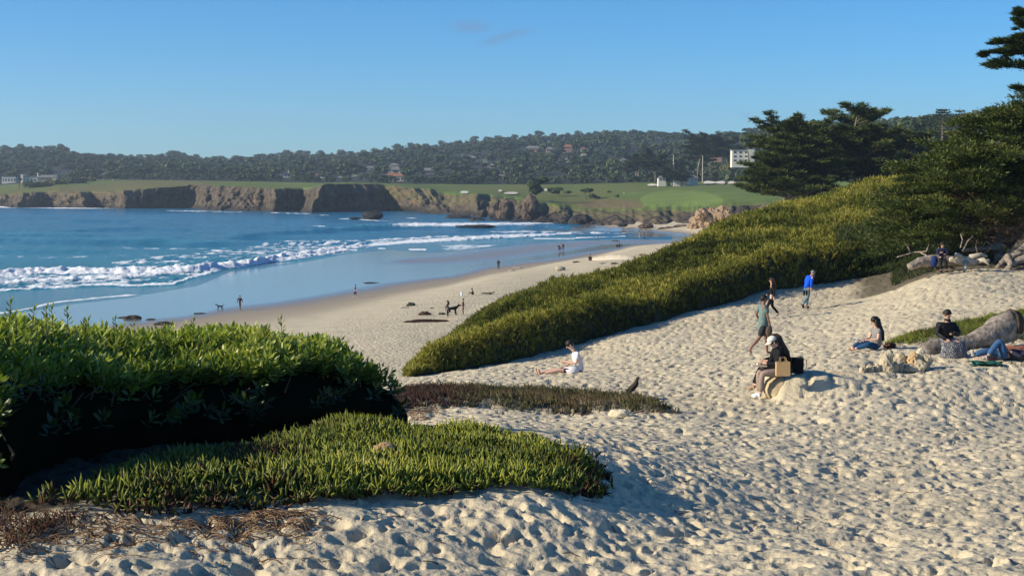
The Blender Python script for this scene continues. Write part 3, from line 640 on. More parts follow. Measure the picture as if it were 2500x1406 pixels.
def links_mat():
    m, n, l = new_mat("links_turf"); out = n.new("ShaderNodeOutputMaterial"); b = n.new("ShaderNodeBsdfPrincipled"); b.inputs['Roughness'].default_value = .9; b.inputs['Specular IOR Level'].default_value = .1
    a = n.new("ShaderNodeAttribute"); a.attribute_name = 'turf'
    t = n.new("ShaderNodeTexCoord"); z = n.new("ShaderNodeTexNoise"); z.inputs['Scale'].default_value = .05; z.inputs['Detail'].default_value = 9; l.new(t.outputs['Object'], z.inputs['Vector'])
    ad = n.new("ShaderNodeMath"); ad.operation = 'MULTIPLY_ADD'; l.new(z.outputs['Fac'], ad.inputs[0]); ad.inputs[1].default_value = .32; l.new(a.outputs['Fac'], ad.inputs[2])
    r = ramp(n, [(.10, (.20, .15, .085)), (.34, (.155, .125, .055)), (.5, (.135, .140, .040)), (.68, (.105, .150, .034)), (.86, (.155, .215, .050)), (1.0, (.20, .26, .065))]); l.new(ad.outputs[0], r.inputs['Fac']); l.new(r.outputs[0], b.inputs['Base Color'])
    l.new(b.outputs[0], out.inputs['Surface']); return m
M_links = links_mat()
def build_links():
    cc = _cc; v = np.concatenate([[0], np.linspace(.02, 1.0, 34)])
    V, C = np.meshgrid(v, cc, indexing='ij'); X, Y, Z = far_pt(C, V)
    Z[1:6] += (fbm(X[1:6] * .06, Y[1:6] * .06, 222, 3) - .5) * 2.0
    dY = _cy - Y[0]; dZ = _cz - Z[0]; w = np.clip(1 - V / .12, 0, 1); w[0] = 1
    Y = Y + dY[None] * w; Z = Z + dZ[None] * w; X = (C - 1250) / 3600 * Y
    pp, q = proj(X, Y, Z)
    tf = T(C, [(-400,.35),(0,.40),(300,.34),(500,.42),(600,.52),(900,.55),(1000,.60),(1300,.54),(1900,.56)]) + (fbm(X * .02, Y * .008, 230, 4) - .5) * .5
    rough_l = sst(.5, .1, V) * (C < 520) * .12; tf -= rough_l
    tf += .10 * np.sin(q * 1.1 + C * .012) * (C < 700)
    # smooth fairway and green on the right-hand slope, brown rough beside it
    def ell(cx, cy, rx, ry, tl=0.0):
        dx, dy = pp - cx, q - cy; return np.sqrt(((dx + dy * tl) / rx) ** 2 + ((dy - dx * tl * .05) / ry) ** 2)
    fw = 1 - sst(.96, 1.02, ell(1665, 492, 105, 29, -.9)); tf -= .06 * (C > 1000); tf = tf * (1 - fw) + .70 * fw
    fw2 = (1 - sst(.97, 1.03, ell(1800, 488, 95, 22, .6))) * (1 - fw); tf = tf * (1 - fw2) + .56 * fw2
    fr = 1 - sst(.97, 1.02, ell(1590, 481, 80, 14)); tf += .10 * fr * (1 - fw) * (1 - fw2)
    br = 1 - sst(.5, 1.1, ell(1495, 499, 110, 16, .8) + (fbm(X * .03, Y * .03, 240) - .5)); tf = tf * (1 - br * (1 - fw)) + .16 * br * (1 - fw)
    ed = sst(.10, .02, V) * (C > 1300); tf = tf * (1 - ed) + .42 * ed
    bnd = sst(.05, .0, V) * (C > 500) * (C < 1200); tf = tf - .15 * bnd
    o = mesh_np('golf_links', np.stack([X, Y, Z], -1).reshape(-1, 3), grid_faces(len(v), len(cc)), M_links, smooth=True, attrs={'turf': tf.ravel()})
    tag(o, 'green golf links spread over the cliff tops', kind='structure')
build_links()
M_hill = M("hill_soil", (.018, .026, .016), .95, .4, .05)
def build_hill():
    cc = np.arange(-420, 2900, 8.0); v = np.linspace(1.0, 2.3, 40)
    V, C = np.meshgrid(v, cc, indexing='ij'); X, Y, Z = far_pt(C, V)
    tag(mesh_np('hillside', np.stack([X, Y, Z], -1).reshape(-1, 3), grid_faces(len(v), len(cc)), M_hill, smooth=True), 'long low wooded hill behind the golf links', kind='structure')
build_hill()
def hill_at(px, py, v0=1.0, v1=2.0):
    """a point on the hill seen at a pixel (nearest v)"""
    v = np.linspace(v0, v1, 400); X, Y, Z = far_pt(np.full(400, px), v); _, q = proj(X, Y, Z)
    k = int(np.argmax(q <= py)) if (q <= py).any() else 399
    return Vector((X[k], Y[k], Z[k]))

# ------------------------------------------------------------------ far buildings
M_white = M("white_render", (.66, .62, .53), .8, .1, 2.0); M_cream = M("cream_render", (.66, .56, .42), .85, .15, 2.0); M_pink = M("pink_render", (.55, .30, .21), .85, .15, 2.0)
M_grey = M("weathered_shingle", (.24, .23, .21), .9, .2, 3.0); M_roofg = M("grey_roof", (.20, .19, .18), .85, .25, 2.0); M_roofr = M("clay_roof", (.30, .13, .08), .85, .25, 2.0); M_pane = M("dark_pane", (.03, .04, .05), .12, .2, 2.0, spec=.8)
HOUSES = []
def house(px, py, wpx, hpx, mat, roofm, label, name='house', flat=False, wing=None, Yfix=None, nwin=4, floors=1, rz=0.0, chimney=False):
    if Yfix is None: p = hill_at(px, py)
    else: p = Vector(P(px, py, Yfix))
    k = p.y / 3600.0; w, h = wpx * k, hpx * k; d = max(7.0, w * .55)
    r = empty(name, p, rz); tag(r, label, 'house')
    MB().box((0, 0, h / 2 - 1.5), (w, d, h + 3)).build('wall', mat, r)
    if flat:
        rf = MB().box((0, 0, h + .25), (w + .8, d + .8, .5)).build('roof', roofm, r)
    else:
        e = .5; hh = min(h * .55, w * .22) + .6
        V = [(-w/2-e,-d/2-e,h),(w/2+e,-d/2-e,h),(w/2+e,d/2+e,h),(-w/2-e,d/2+e,h),(-w/2+d*.3,0,h+hh),(w/2-d*.3,0,h+hh)]
        rf = obj_py('roof', V, [(0,1,5,4),(1,2,5),(2,3,4,5),(3,0,4),(3,2,1,0)], roofm, r)
    if chimney: MB().box((w * .25, 0, h + 2), (1.1, 1.1, 4)).build('chimney', mat, rf)
    fh = h / floors
    for f in range(floors):
        for i in range(nwin):
            wx = (i + .5) / nwin * w - w / 2
            win = MB().box((wx, -d / 2 - .04, f * fh + fh * .5), (w / nwin * .55, .12, fh * .52)).build('window', mat, r)
            MB().box((wx, -d / 2 - .12, f * fh + fh * .5), (w / nwin * .45, .06, fh * .42)).build('pane', M_pane, win)
    if wing:
        wx, ww, wh = wing
        MB().box((wx * w, -d * .3, wh * h / 2 - 1), (ww * w, d, wh * h + 2)).build('wing', mat, r)
    HOUSES.append((px, py, wpx, hpx, p.y)); return r
house(28,447,34,15,M_white,M_roofg,'white clubhouse with a row of dark windows at the far left shore',flat=True,nwin=5)
house(84,447,46,12,M_white,M_roofg,'low white house with tall end chimneys left of the headland',flat=True,nwin=5,chimney=True,wing=(-.45,.12,1.6))
house(120,444,44,8,M_grey,M_roofg,'long grey shingled house beside the low white one',nwin=6)
house(140,441,12,8,M_cream,M_roofg,'small cream house at the left end of the headland',nwin=2)
house(160,423,60,5,M_grey,M_roofg,'long flat grey house among the far left pines',nwin=6,flat=True)
house(255,424,26,5,M_cream,M_roofg,'long pale low house above the left headland',nwin=4,flat=True)
house(700,434,24,7,M_cream,M_roofg,'cream house with white chimney over the middle cliffs',nwin=3,chimney=True)
house(782,435,22,6,M_cream,M_roofr,'small tan house between pines behind the second headland',nwin=3)
house(832,441,16,6,M_white,M_roofg,'white cottage in the wood edge behind the big shaded cliff',nwin=2)
house(880,438,40,6,M_grey,M_roofg,'grey house right of the white cottage behind the cliff',nwin=4)
house(965,443,44,12,M_cream,M_roofr,'large cream house with clay roof above the shaded cliff',nwin=5,chimney=True)
house(965,421,30,6,M_white,M_roofg,'white house with light roof above the large cream house',nwin=4)
house(964,409,22,5,M_cream,M_roofg,'upper small tan house above the white one',nwin=3)
house(905,416,20,5,M_cream,M_roofg,'tan house alone in dense trees left of the hill villas',nwin=3)
house(1150,386,44,6,M_white,M_roofg,'long white modern house high on the middle of the hill',flat=True,nwin=7)
house(1186,397,12,6,M_white,M_roofg,'small white gable house below the long modern house',nwin=2)
house(1045,426,34,9,M_grey,M_roofg,'grey shingled house with white windows low on the hill',nwin=6)
house(1152,424,5,12,M_white,M_roofg,'narrow white stair tower among the pines',nwin=1,floors=3)
house(1226,432,14,8,M_cream,M_roofg,'cream house with two floors at the wood edge over the green',nwin=2,floors=2)
house(1200,411,18,6,M_cream,M_roofg,'tan house just below the middle of the hill',nwin=3)
house(1300,371,34,8,M_pink,M_roofg,'row of pink walled rooms on the left shoulder of the hill top',nwin=6)
house(1342,372,18,7,M_pink,M_roofg,'small pink house right of the pink row',nwin=3)
house(1386,371,22,11,M_pink,M_roofr,'tall terracotta pink house near the hill top',nwin=3,floors=2)
house(1424,377,12,13,M_cream,M_roofr,'cream tower house beside the terracotta one',nwin=2,floors=2)
house(1387,397,14,8,M_white,M_roofg,'white house on the slope below the terracotta one',nwin=2)
house(1418,400,5,8,M_white,M_roofg,'slim white house front on the slope',nwin=1,floors=2)
house(1485,396,16,6,M_white,M_roofg,'small white house right of the centre of the slope',nwin=3)
house(1520,396,12,5,M_white,M_roofg,'tiny white house further right on the slope',nwin=2)
house(1225,428,8,6,M_white,M_roofg,'white garden house behind the lone dark tree',nwin=1)
house(1747,386,26,16,M_pink,M_cream,'pink house half hidden by cypress boughs left of the white villa',nwin=3,floors=2,Yfix=1050)
house(1812,397,54,29,M_white,M_roofg,'large white three storey villa with balconies beside the cypresses',flat=True,nwin=4,floors=3,Yfix=900,wing=(.35,.25,1.08))
house(1615,443,18,8,M_white,M_roofg,'small white cottage behind the golf trees on the left',nwin=2,Yfix=880)
house(1672,443,60,9,M_white,M_roofg,'long low white house behind the twin golf course trees',nwin=6,Yfix=880,wing=(.12,.2,1.5))

# ------------------------------------------------------------------ trees of the hill (one mass) and the ones that stand out
M_pine = M_leaf("pine_foliage", [(0, (.012, .024, .015)), (.45, (.034, .058, .028)), (.75, (.070, .092, .038)), (1, (.13, .135, .06))], .75, 0, .12)
M_bark = M("bark", (.17, .14, .115), .95, .4, 6.0, .02)
M_barkpale = M("pale_bark", (.30, .26, .21), .95, .4, 4.0, .02)
def clump_tree(rng, H=12.0, R=6.0, kind=0, q=110, core=True):
    """far tree: leaf-sized faces on a few lobes round a dark core; origin at the foot. returns verts, tris, tone"""
    V, Fc, Tn = [], [], []; n = 0
    k = rng.integers(3, 5) if q < 60 else rng.integers(4, 8)
    lob = []
    for i in range(k):
        a = rng.uniform(0, 6.283); rr = R * rng.uniform(.15, .62)
        if kind == 1: zz = H * rng.uniform(.72, .95); rad = np.array([R * .5, R * .5, H * .11])
        elif kind == 2: zz = H * rng.uniform(.3, .9); rr *= (1.15 - zz / H); rad = np.array([R * .42, R * .42, H * .16])
        else: zz = H * rng.uniform(.42, .86); rad = np.array([R * .5, R * .5, H * .20])
        lob.append((np.array([rr * math.cos(a), rr * math.sin(a), zz]), rad * rng.uniform(.75, 1.2)))
    iv, jf = ico(1)
    for c, r in lob:
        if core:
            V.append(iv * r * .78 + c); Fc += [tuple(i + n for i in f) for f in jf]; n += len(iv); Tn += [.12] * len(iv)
        m = q // k; d = rng.normal(size=(m, 3)); d /= np.linalg.norm(d, axis=1)[:, None]; d[:, 2] = np.abs(d[:, 2]) * .9 - .15
        p = c + d * r * rng.uniform(.8, 1.18, (m, 1)); s = R * .17 * rng.uniform(.6, 1.4, m)
        fr = frames(d + rng.normal(size=d.shape) * .5, rng=rng)
        tri = np.array([(-1, -.7, 0), (1, -.6, 0), (.1, 1, .25)])
        W = np.einsum('mk,nkj->nmj', tri, fr * s[:, None, None]) + p[:, None, :]
        V.append(W.reshape(-1, 3)); Fc += [(n + 3 * i, n + 3 * i + 1, n + 3 * i + 2) for i in range(m)]; n += 3 * m
        tt = rng.uniform(.25, .8, m); Tn += list(np.repeat(tt, 3))
    return np.concatenate(V), np.array(Fc), np.array(Tn)
def build_wood():
    rng = np.random.default_rng(11)
    protos = [clump_tree(rng, 12, 8.2, k, 40) for k in (0, 0, 0, 1, 2, 0)]
    px, vv = [], []
    n = 5600
    px = rng.uniform(-380, 2850, n); vv = 1.0 + rng.uniform(0, 1, n) ** 1.25 * 1.05
    extra = rng.uniform(-380, 2850, 520); px = np.concatenate([px, extra, rng.uniform(-380, 2850, 600)]); vv = np.concatenate([vv, rng.uniform(1.96, 2.06, 520), rng.uniform(.985, 1.03, 600)])
    X, Y, Z = far_pt(px, vv)
    h = rng.uniform(7.0, 12.0, len(px)) * (1 + .25 * (rng.uniform(size=len(px)) > .9)) * np.where(vv < 1.04, .6, 1)
    pp, q = proj(X, Y, Z); top = q - h * 3600 / Y
    keep = np.ones(len(px), bool)
    for hx, hy, hw, hh, hY in HOUSES:
        clear = (np.abs(pp - hx) < hw / 2 + 4) & (Y < hY + 4) & (top < hy - hh * .25) & (q > hy - hh)
        keep &= ~(clear & (rng.uniform(size=len(px)) < .93))
        keep &= ~((np.abs(pp - hx) < hw * .6) & (np.abs(Y - hY) < 14))
    keep &= ~((vv < 1.05) & (pp < 160))
    X, Y, Z, h, pp = X[keep], Y[keep], Z[keep], h[keep], pp[keep]
    vs_, fs_, ts_ = [], [], []; n0 = 0
    lum = fbm(X * .012, Y * .012, 400, 3)
    for i in range(len(X)):
        V, Fc, Tn = protos[rng.integers(len(protos))]
        a = rng.uniform(0, 6.28); c, s = math.cos(a), math.sin(a); k = h[i] / 12.0
        W = np.empty_like(V); kx = k * rng.uniform(.85, 1.25)
        W[:, 0] = (V[:, 0] * c - V[:, 1] * s) * kx + X[i]; W[:, 1] = (V[:, 0] * s + V[:, 1] * c) * kx + Y[i]; W[:, 2] = V[:, 2] * k + Z[i] - .8
        vs_.append(W.astype(np.float32)); fs_.append(Fc + n0); n0 += len(V)
        ts_.append(np.clip(Tn + (lum[i] - .5) * .4 + rng.uniform(-.12, .12) + (.25 if rng.uniform() > .93 else 0), 0, 1))
    o = mesh_np('hill_wood', np.concatenate(vs_), np.concatenate(fs_), M_pine, cols=np.concatenate(ts_))
    tag(o, 'dark wood of pines and oaks covering the far hill', kind='stuff')
build_wood()
# ------------------------------------------------------------------ haze over the bay
def haze_box():
    m, n, l = new_mat("sea_haze"); out = n.new("ShaderNodeOutputMaterial"); v = n.new("ShaderNodeVolumePrincipled")
    v.inputs['Color'].default_value = (.70, .86, 1.0, 1); v.inputs['Density'].default_value = 0.00013; v.inputs['Anisotropy'].default_value = .25
    l.new(v.outputs[0], out.inputs['Volume'])
    o = MB().box((600, 1500, 98), (7800, 4400, 204)).build('haze', m); o['kind'] = 'stuff'; o['label'] = 'thin blue sea haze'
    return o
HAZE = haze_box()

# ------------------------------------------------------------------ dune scrub on the slope
M_scrub = M_leaf("scrub_leaves", [(0, (.010, .015, .005)), (.26, (.048, .060, .013)), (.48, (.125, .134, .027)), (.74, (.245, .228, .047)), (1, (.44, .36, .09))], .65, .25, .08)
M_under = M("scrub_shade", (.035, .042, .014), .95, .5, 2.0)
def scrub_h(X, Y):
    px = pxa(X, Y); e = scrub_edge(px) + (fbm(X * .5, Y * .3, 57) - .5) * 2.2
    hm = np.interp(px, [980, 1010, 1050, 1150, 1400, 1800, 3000], [0, .45, .95, 1.25, 1.35, 1.45, 1.45])
    hm = hm * np.interp(Y, [120, 150, 400], [1, .7, .4])
    return hm * sst(-.15, 1.7, Y - e) ** .7 * (.55 + .62 * fbm(X * .30, Y * .22, 51, 3) + .38 * fbm(X * 1.3, Y * 1.0, 53, 3)) * np.where(px > 985 , 1, 0) * (1 - sst(4, 9, Y - ridge_Y(px)))
def build_scrub():
    rng = np.random.default_rng(5)
    rows = np.exp(np.linspace(math.log(45), math.log(130), 110)); px = np.linspace(985, 3050, 260)
    Y, PX = np.meshgrid(rows, px, indexing='ij'); X = (PX - 1250) / 3600 * Y
    h = scrub_h(X, Y); Z = ground_z(X, Y, False) + h * .80 - .06 - .5 * (h < .05)
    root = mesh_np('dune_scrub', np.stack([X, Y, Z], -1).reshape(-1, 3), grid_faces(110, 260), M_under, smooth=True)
    tag(root, 'olive green scrub covering the dune slope', kind='stuff')
    n = 185000
    p = rng.uniform(985, 2700, n); lY = np.exp(rng.uniform(math.log(45.5), math.log(122), n)); x = (p - 1250) / 3600 * lY
    hh = scrub_h(x, lY); rY = ridge_Y(p)
    k = (hh > .12) & (lY < rY + 6) & ~((p > 2330) & (lY > 80) & (rng.uniform(size=n) < .7)) & ~((p > 2120) & (lY < 84) & (rng.uniform(size=n) < .75))
    x, lY, hh, p = x[k], lY[k], hh[k], p[k]; n = len(x)
    up = rng.uniform(0, 1, n) ** .35
    z = ground_z(x, lY, False) + hh * (.35 + .65 * up) - .05
    d = np.stack([rng.normal(0, .42, n) - .12, rng.normal(0, .42, n) - .3, np.ones(n)], 1)
    big = 1 + .5 * fbm(x * .3, lY * .3, 59)
    sc = rng.uniform(.15, .30, n) * big * np.clip(lY / 80, .75, 1.25)
    V, Fc = [], []
    for i in range(6):
        a = i * 2.4; c, s = math.cos(a), math.sin(a); b0 = .10 * i; tl = .35 + .1 * (i % 3)
        V += [(c * .03 - s * .10, s * .03 + c * .10, b0), (c * .03 + s * .10, s * .03 - c * .10, b0 + .1), (c * tl, s * tl, b0 + .55)]
        Fc.append((3 * i, 3 * i + 1, 3 * i + 2))
    pt = np.array([0 if j % 3 < 2 else .14 for j in range(18)]) - .05
    patch = fbm(x * .35, lY * .22, 61, 4); tip = (rng.uniform(size=n) > .8) * .26
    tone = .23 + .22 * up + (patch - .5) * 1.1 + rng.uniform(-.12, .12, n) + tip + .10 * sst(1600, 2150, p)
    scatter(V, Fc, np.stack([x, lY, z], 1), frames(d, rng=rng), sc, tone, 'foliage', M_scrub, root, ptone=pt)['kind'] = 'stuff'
    # tall dry wands standing out of the lower end
    mb = MB()
    for i in range(46):
        a = rng.uniform(1080, 1720); Yq = np.interp(a, _rx, _ry) - rng.uniform(0, 6); xx = X_of(a, Yq); b = Vector((xx, Yq, gz(xx, Yq) + float(scrub_h(np.array([xx]), np.array([Yq]))[0]) * .7))
        q = [b, b + Vector((rng.normal(0, .12), 0, .35)), b + Vector((rng.normal(0, .3), 0, rng.uniform(.6, .95)))]
        mb.tube(q, [.012, .009, .004], 3, False)
    o = mb.build('dry_stems', M("dry_stem", (.16, .12, .07)), root); o['kind'] = 'stuff'
build_scrub()

# ------------------------------------------------------------------ ice plant
def finger(bend=.35, n=4):
    V, Fc = [], []; prof = [(0, .055), (.35, .075), (.75, .062)]
    for i, (t, r) in enumerate(prof):
        for j in range(3):
            a = j * 2.094 + .4; V.append((bend * t * t + r * math.cos(a), r * math.sin(a), t))
    V.append((bend * 1.0, 0, 1.05))
    for i in range(2):
        for j in range(3):
            k = (j + 1) % 3; Fc += [(i*3+j, i*3+k, (i+1)*3+k), (i*3+j, (i+1)*3+k, (i+1)*3+j)]
    for j in range(3): Fc.append((6 + j, 6 + (j + 1) % 3, 9))
    return V, Fc, [-.26]*3 + [-.06]*3 + [.06]*3 + [.16]  # leaf base darkened: shade low in the mat put into the colour
M_ice = M_leaf("ice_plant_leaf", [(0, (.022, .016, .008)), (.16, (.12, .045, .022)), (.27, (.055, .065, .012)), (.55, (.175, .205, .026)), (.8, (.32, .34, .05)), (1, (.50, .46, .12))], .45, .22, .22)
M_ice2 = M_leaf("rusty_ice_plant_leaf", [(0, (.024, .014, .008)), (.3, (.075, .030, .018)), (.5, (.050, .050, .016)), (.75, (.09, .085, .025)), (1, (.15, .10, .05))], .5, .12, .3)
def ice_bed(poly, n, L, name, label, seed, mat, tone_fn, lod=0, edge=.5):
    rng = np.random.default_rng(seed); mn, mxx = poly.min(0), poly.max(0); nn = int(n * 2.4)
    x = rng.uniform(mn[0], mxx[0], nn); y = rng.uniform(mn[1], mxx[1], nn)
    # leaves grow in tufts
    cx, cy = np.floor(x / .13), np.floor(y / .13); tx, ty = (cx + _h(cx, cy, 3)) * .13, (cy + _h(cx, cy, 4)) * .13
    x = tx + (x - tx) * .75; y = ty + (y - ty) * .75
    wob = (fbm(x * 1.8, y * 1.8, seed) - .5) * edge
    d = d_poly(poly, x, y); inside = in_poly(poly, x, y)
    k = (inside & (d > wob * .6)) | (~inside & (d < wob * .5))
    k &= ~((fbm(x * 2.2, y * 2.2, seed + 3, 3) < .36) & (rng.uniform(size=nn) < .7))
    x, y, d, tx, ty = x[k][:n], y[k][:n], d[k][:n], tx[k][:n], ty[k][:n]; n = len(x)
    z = ground_z(x, y, False) - .015 + fbm(x * 2.5, y * 2.5, seed + 8, 2) * .10 * L / .1 - .03 * L / .1
    ox, oy = (x - tx) * 7, (y - ty) * 7
    dr = np.stack([ox + rng.normal(0, .32, n), oy + rng.normal(0, .32, n), np.full(n, 1.0)], 1)
    ln = L * rng.uniform(.65, 1.25, n) * (.6 + .4 * sst(0, .3, d)) * (.5 + 1.0 * fbm(x * 1.5, y * 1.5, seed + 5))
    wd = L * rng.uniform(.95, 1.45, n)
    if lod == 0: V, Fc, pt = finger()
    else:
        V = [(-.07, 0, 0), (.07, 0, 0), (.02, .07, .1), (.15, .02, 1.0)]; Fc = [(0, 1, 3), (1, 2, 3), (2, 0, 3)]; pt = [-.15, -.15, -.15, .12]
    tone = tone_fn(x, y, d, rng)
    o = scatter(V, Fc, np.stack([x, y, z], 1), frames(dr, rng=rng), np.stack([wd, wd, ln], 1), tone, name, mat, None, ptone=pt, smooth=lod == 0)
    tag(o, label, kind='stuff'); return o
def tone1(x, y, d, rng):
    t = .50 + (fbm(x * 1.1, y * 1.1, 31, 3) - .5) * .8 + rng.uniform(-.16, .16, len(x))
    px = pxa(x, y); red = (sst(1330, 1460, px) * .35 + (rng.uniform(size=len(x)) > .95) * .3) * (rng.uniform(size=len(x)) < .55)
    return np.clip(t - red, 0, 1) - .18 * (d < .08)
def tone2(x, y, d, rng): return np.clip(.54 + (fbm(x * .6, y * .8, 35, 3) - .5) * 1.5 + rng.uniform(-.15, .15, len(x)), 0, 1)
def tone3(x, y, d, rng): return np.clip(.42 + (fbm(x * .6, y * .8, 36, 3) - .5) * .5 + rng.uniform(-.12, .12, len(x)), 0, 1)
ice_bed(BED1, 11500, .125, 'ice_plant', 'thick green ice plant mat in front of the hedge', 21, M_ice, tone1, edge=.75)
ice_bed(BED2, 9500, .155, 'ice_plant', 'low rusty ice plant strip across the sand', 22, M_ice2, tone2, 1, .8)
ice_bed(BED3, 17000, .17, 'ice_plant', 'green ice plant patch behind the big grey log', 23, M_ice, tone3, 1, .8)

# ------------------------------------------------------------------ leafy hedge, near left
LEAF_V = np.array([(0, 0, 0), (0, .02, .5), (0, .05, 1.0), (-.155, .06, .5), (.155, .06, .5), (-.105, .05, .76), (.105, .05, .76)])
LEAF_F = np.array([(0, 4, 1), (0, 1, 3), (1, 4, 6), (1, 6, 2), (1, 2, 5), (1, 5, 3)])
M_hleaf = M_leaf("hedge_leaf", [(0, (.010, .018, .006)), (.3, (.036, .060, .010)), (.6, (.125, .175, .020)), (.85, (.29, .34, .05)), (1, (.42, .43, .12))], .38, .28, .28)
M_twig = M("twig", (.11, .085, .05), .9, .3, 20)
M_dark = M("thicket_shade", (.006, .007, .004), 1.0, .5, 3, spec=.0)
ZT = [(-450,13.98),(-250,13.95),(0,13.84),(60,13.86),(150,13.76),(300,13.60),(450,13.49),(600,13.43),(750,13.44),(880,13.34),(960,13.22),(1000,12.98)]
rim = np.array([(a, b) for a, b in [(-420,9.7)] + HEDGE_RIM + [(1008,15.1)]], float)
rimX = X_of(rim[:, 0], rim[:, 1]); rimY = rim[:, 1]
def hedge_pt(t, s):
    """t along the rim (px), s metres back into the thicket"""
    ry = np.interp(t, rim[:, 0], rimY); rx = np.interp(t, rim[:, 0], rimX)
    X = rx - .55 * s; Y = ry + .84 * s
    zt = np.interp(t, [a for a, b in ZT], [b for a, b in ZT])
    nz = (fbm(X * 1.6, Y * 1.6, 81, 4) - .5)
    g = np.interp(t, [-400, 0, 300, 600, 1000], [12.95, 12.95, 12.85, 12.74, 12.6])
    low = g + (zt - g) * .50
    Z = low + (zt - low) * np.clip(s / 1.15, 0, 1) ** .62 + nz * .26 * np.clip(s + .2, 0, 1) - .10 * np.clip(s - 1.6, 0, 9) - .12 * sst(.3, 0, s)
    return X, Y, Z
def build_hedge():
    rng = np.random.default_rng(9)
    t = np.linspace(-420, 1008, 120); s = np.linspace(0, 3.6, 30)
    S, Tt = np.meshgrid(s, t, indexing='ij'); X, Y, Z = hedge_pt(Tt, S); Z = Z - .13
    # skirt: near-black inner wall added under the overhang to block light and sight
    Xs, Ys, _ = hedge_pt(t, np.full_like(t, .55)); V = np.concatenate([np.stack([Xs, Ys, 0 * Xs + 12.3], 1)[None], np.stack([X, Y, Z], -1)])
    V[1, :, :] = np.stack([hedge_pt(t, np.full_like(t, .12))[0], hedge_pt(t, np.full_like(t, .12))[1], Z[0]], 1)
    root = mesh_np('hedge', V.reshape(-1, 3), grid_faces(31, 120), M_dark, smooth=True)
    tag(root, 'big leafy green hedge filling the left, dark underneath', 'hedge')
    # sprigs
    def sprig(k, nl, L):
        V, Fc, Tn = [], [], []; r = np.random.default_rng(k)
        for i in range(nl):
            a = i * 2.4 + r.uniform(-.3, .3); h = (i / nl) * L; el = .35 + .75 * (i / nl) + r.uniform(-.15, .15); ln = .100 * r.uniform(.75, 1.15) * (1.0 - .35 * (i / nl) ** 3)
            d = np.array([math.cos(a) * math.cos(el), math.sin(a) * math.cos(el), math.sin(el)])
            side = np.array([-math.sin(a), math.cos(a), 0]); nn = np.cross(side, d)
            W = LEAF_V @ np.stack([side, nn, d]) * ln + np.array([math.cos(a) * .004, math.sin(a) * .004, h])
            V.append(W); Fc += [tuple(j + 7 * i for j in f) for f in LEAF_F]; Tn += [(-.05 + .22 * i / nl)] * 7
        return np.concatenate(V), np.array(Fc), np.array(Tn)
    n = 5600; allobj = []
    tt = rng.uniform(-400, 1004, n); ss = rng.uniform(0, 1, n) ** 1.15 * 3.3 - .05
    kk = (ss > .32) | (rng.uniform(size=n) < .08); tt, ss = tt[kk], ss[kk]; n = len(tt)
    X, Y, Z = hedge_pt(tt, ss); X2, Y2, Z2 = hedge_pt(tt, ss + .1)
    nrm = np.stack([.55 * (Z2 - Z) * 10, -.84 * (Z2 - Z) * 10, np.full(n, 1.0)], 1); nrm[:, 2] = .85
    d = nrm + rng.normal(0, .33, (n, 3)); d[:, 2] = np.abs(d[:, 2])
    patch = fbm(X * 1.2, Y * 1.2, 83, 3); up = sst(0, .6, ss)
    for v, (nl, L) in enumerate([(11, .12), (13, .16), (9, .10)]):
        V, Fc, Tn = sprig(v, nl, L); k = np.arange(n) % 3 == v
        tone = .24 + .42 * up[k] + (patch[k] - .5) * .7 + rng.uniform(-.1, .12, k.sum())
        allobj.append((V, Fc, Tn, np.stack([X, Y, Z - .09], 1)[k], frames(d[k], rng=rng), rng.uniform(.8, 1.3, k.sum()), tone))
    # one joined foliage part
    Vs, Fs, Ts = [], [], []; n0 = 0
    for V, Fc, Tn, pos, R, sc, tone in allobj:
        W = np.einsum('mk,nkj->nmj', V, R * sc[:, None, None]) + pos[:, None, :]
        Vs.append(W.reshape(-1, 3)); Fs.append((Fc[None] + (np.arange(len(pos)) * len(V))[:, None, None]).reshape(-1, 3) + n0); n0 += len(pos) * len(V)
        Ts.append((tone[:, None] + Tn[None]).ravel() + np.repeat(rng.uniform(-.12, .12, len(pos) * (len(V) // 7)), 7))
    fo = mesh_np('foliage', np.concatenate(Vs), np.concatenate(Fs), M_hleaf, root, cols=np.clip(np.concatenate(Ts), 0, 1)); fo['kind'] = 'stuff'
    # stems under the overhang
    mb = MB()
    for i in range(46):
        a = rng.uniform(-380, 990); s0 = rng.uniform(.25, .6); x0, y0, z0 = [float(q) for q in hedge_pt(np.array([a]), np.array([s0]))]
        g0 = gz(x0, y0) - .03; tip = np.array([x0 + rng.normal(.1, .15), y0 - rng.uniform(0, .25), z0 - .1])
        mid = np.array([x0 + rng.normal(0, .1), y0 + rng.normal(0, .1), (g0 + z0) / 2])
        mb.tube([(x0 - .1, y0 + .2, g0), mid, tip], [.014, .011, .006], 4, False)
    mb.build('stem', M_twig, root)['kind'] = 'stuff'
    # the tall shoots along the top: leaves one can pick out
    lm = bpy.data.meshes.new('leaf'); lm.from_pydata([tuple(v) for v in LEAF_V], [], [tuple(int(i) for i in f) for f in LEAF_F])
    at_ = lm.attributes.new('tone', 'FLOAT', 'POINT'); at_.data.foreach_set('value', np.array([.55, .7, .85, .6, .6, .55, .55], np.float32)); lm.materials.append(M_hleaf)
    cnt = 0
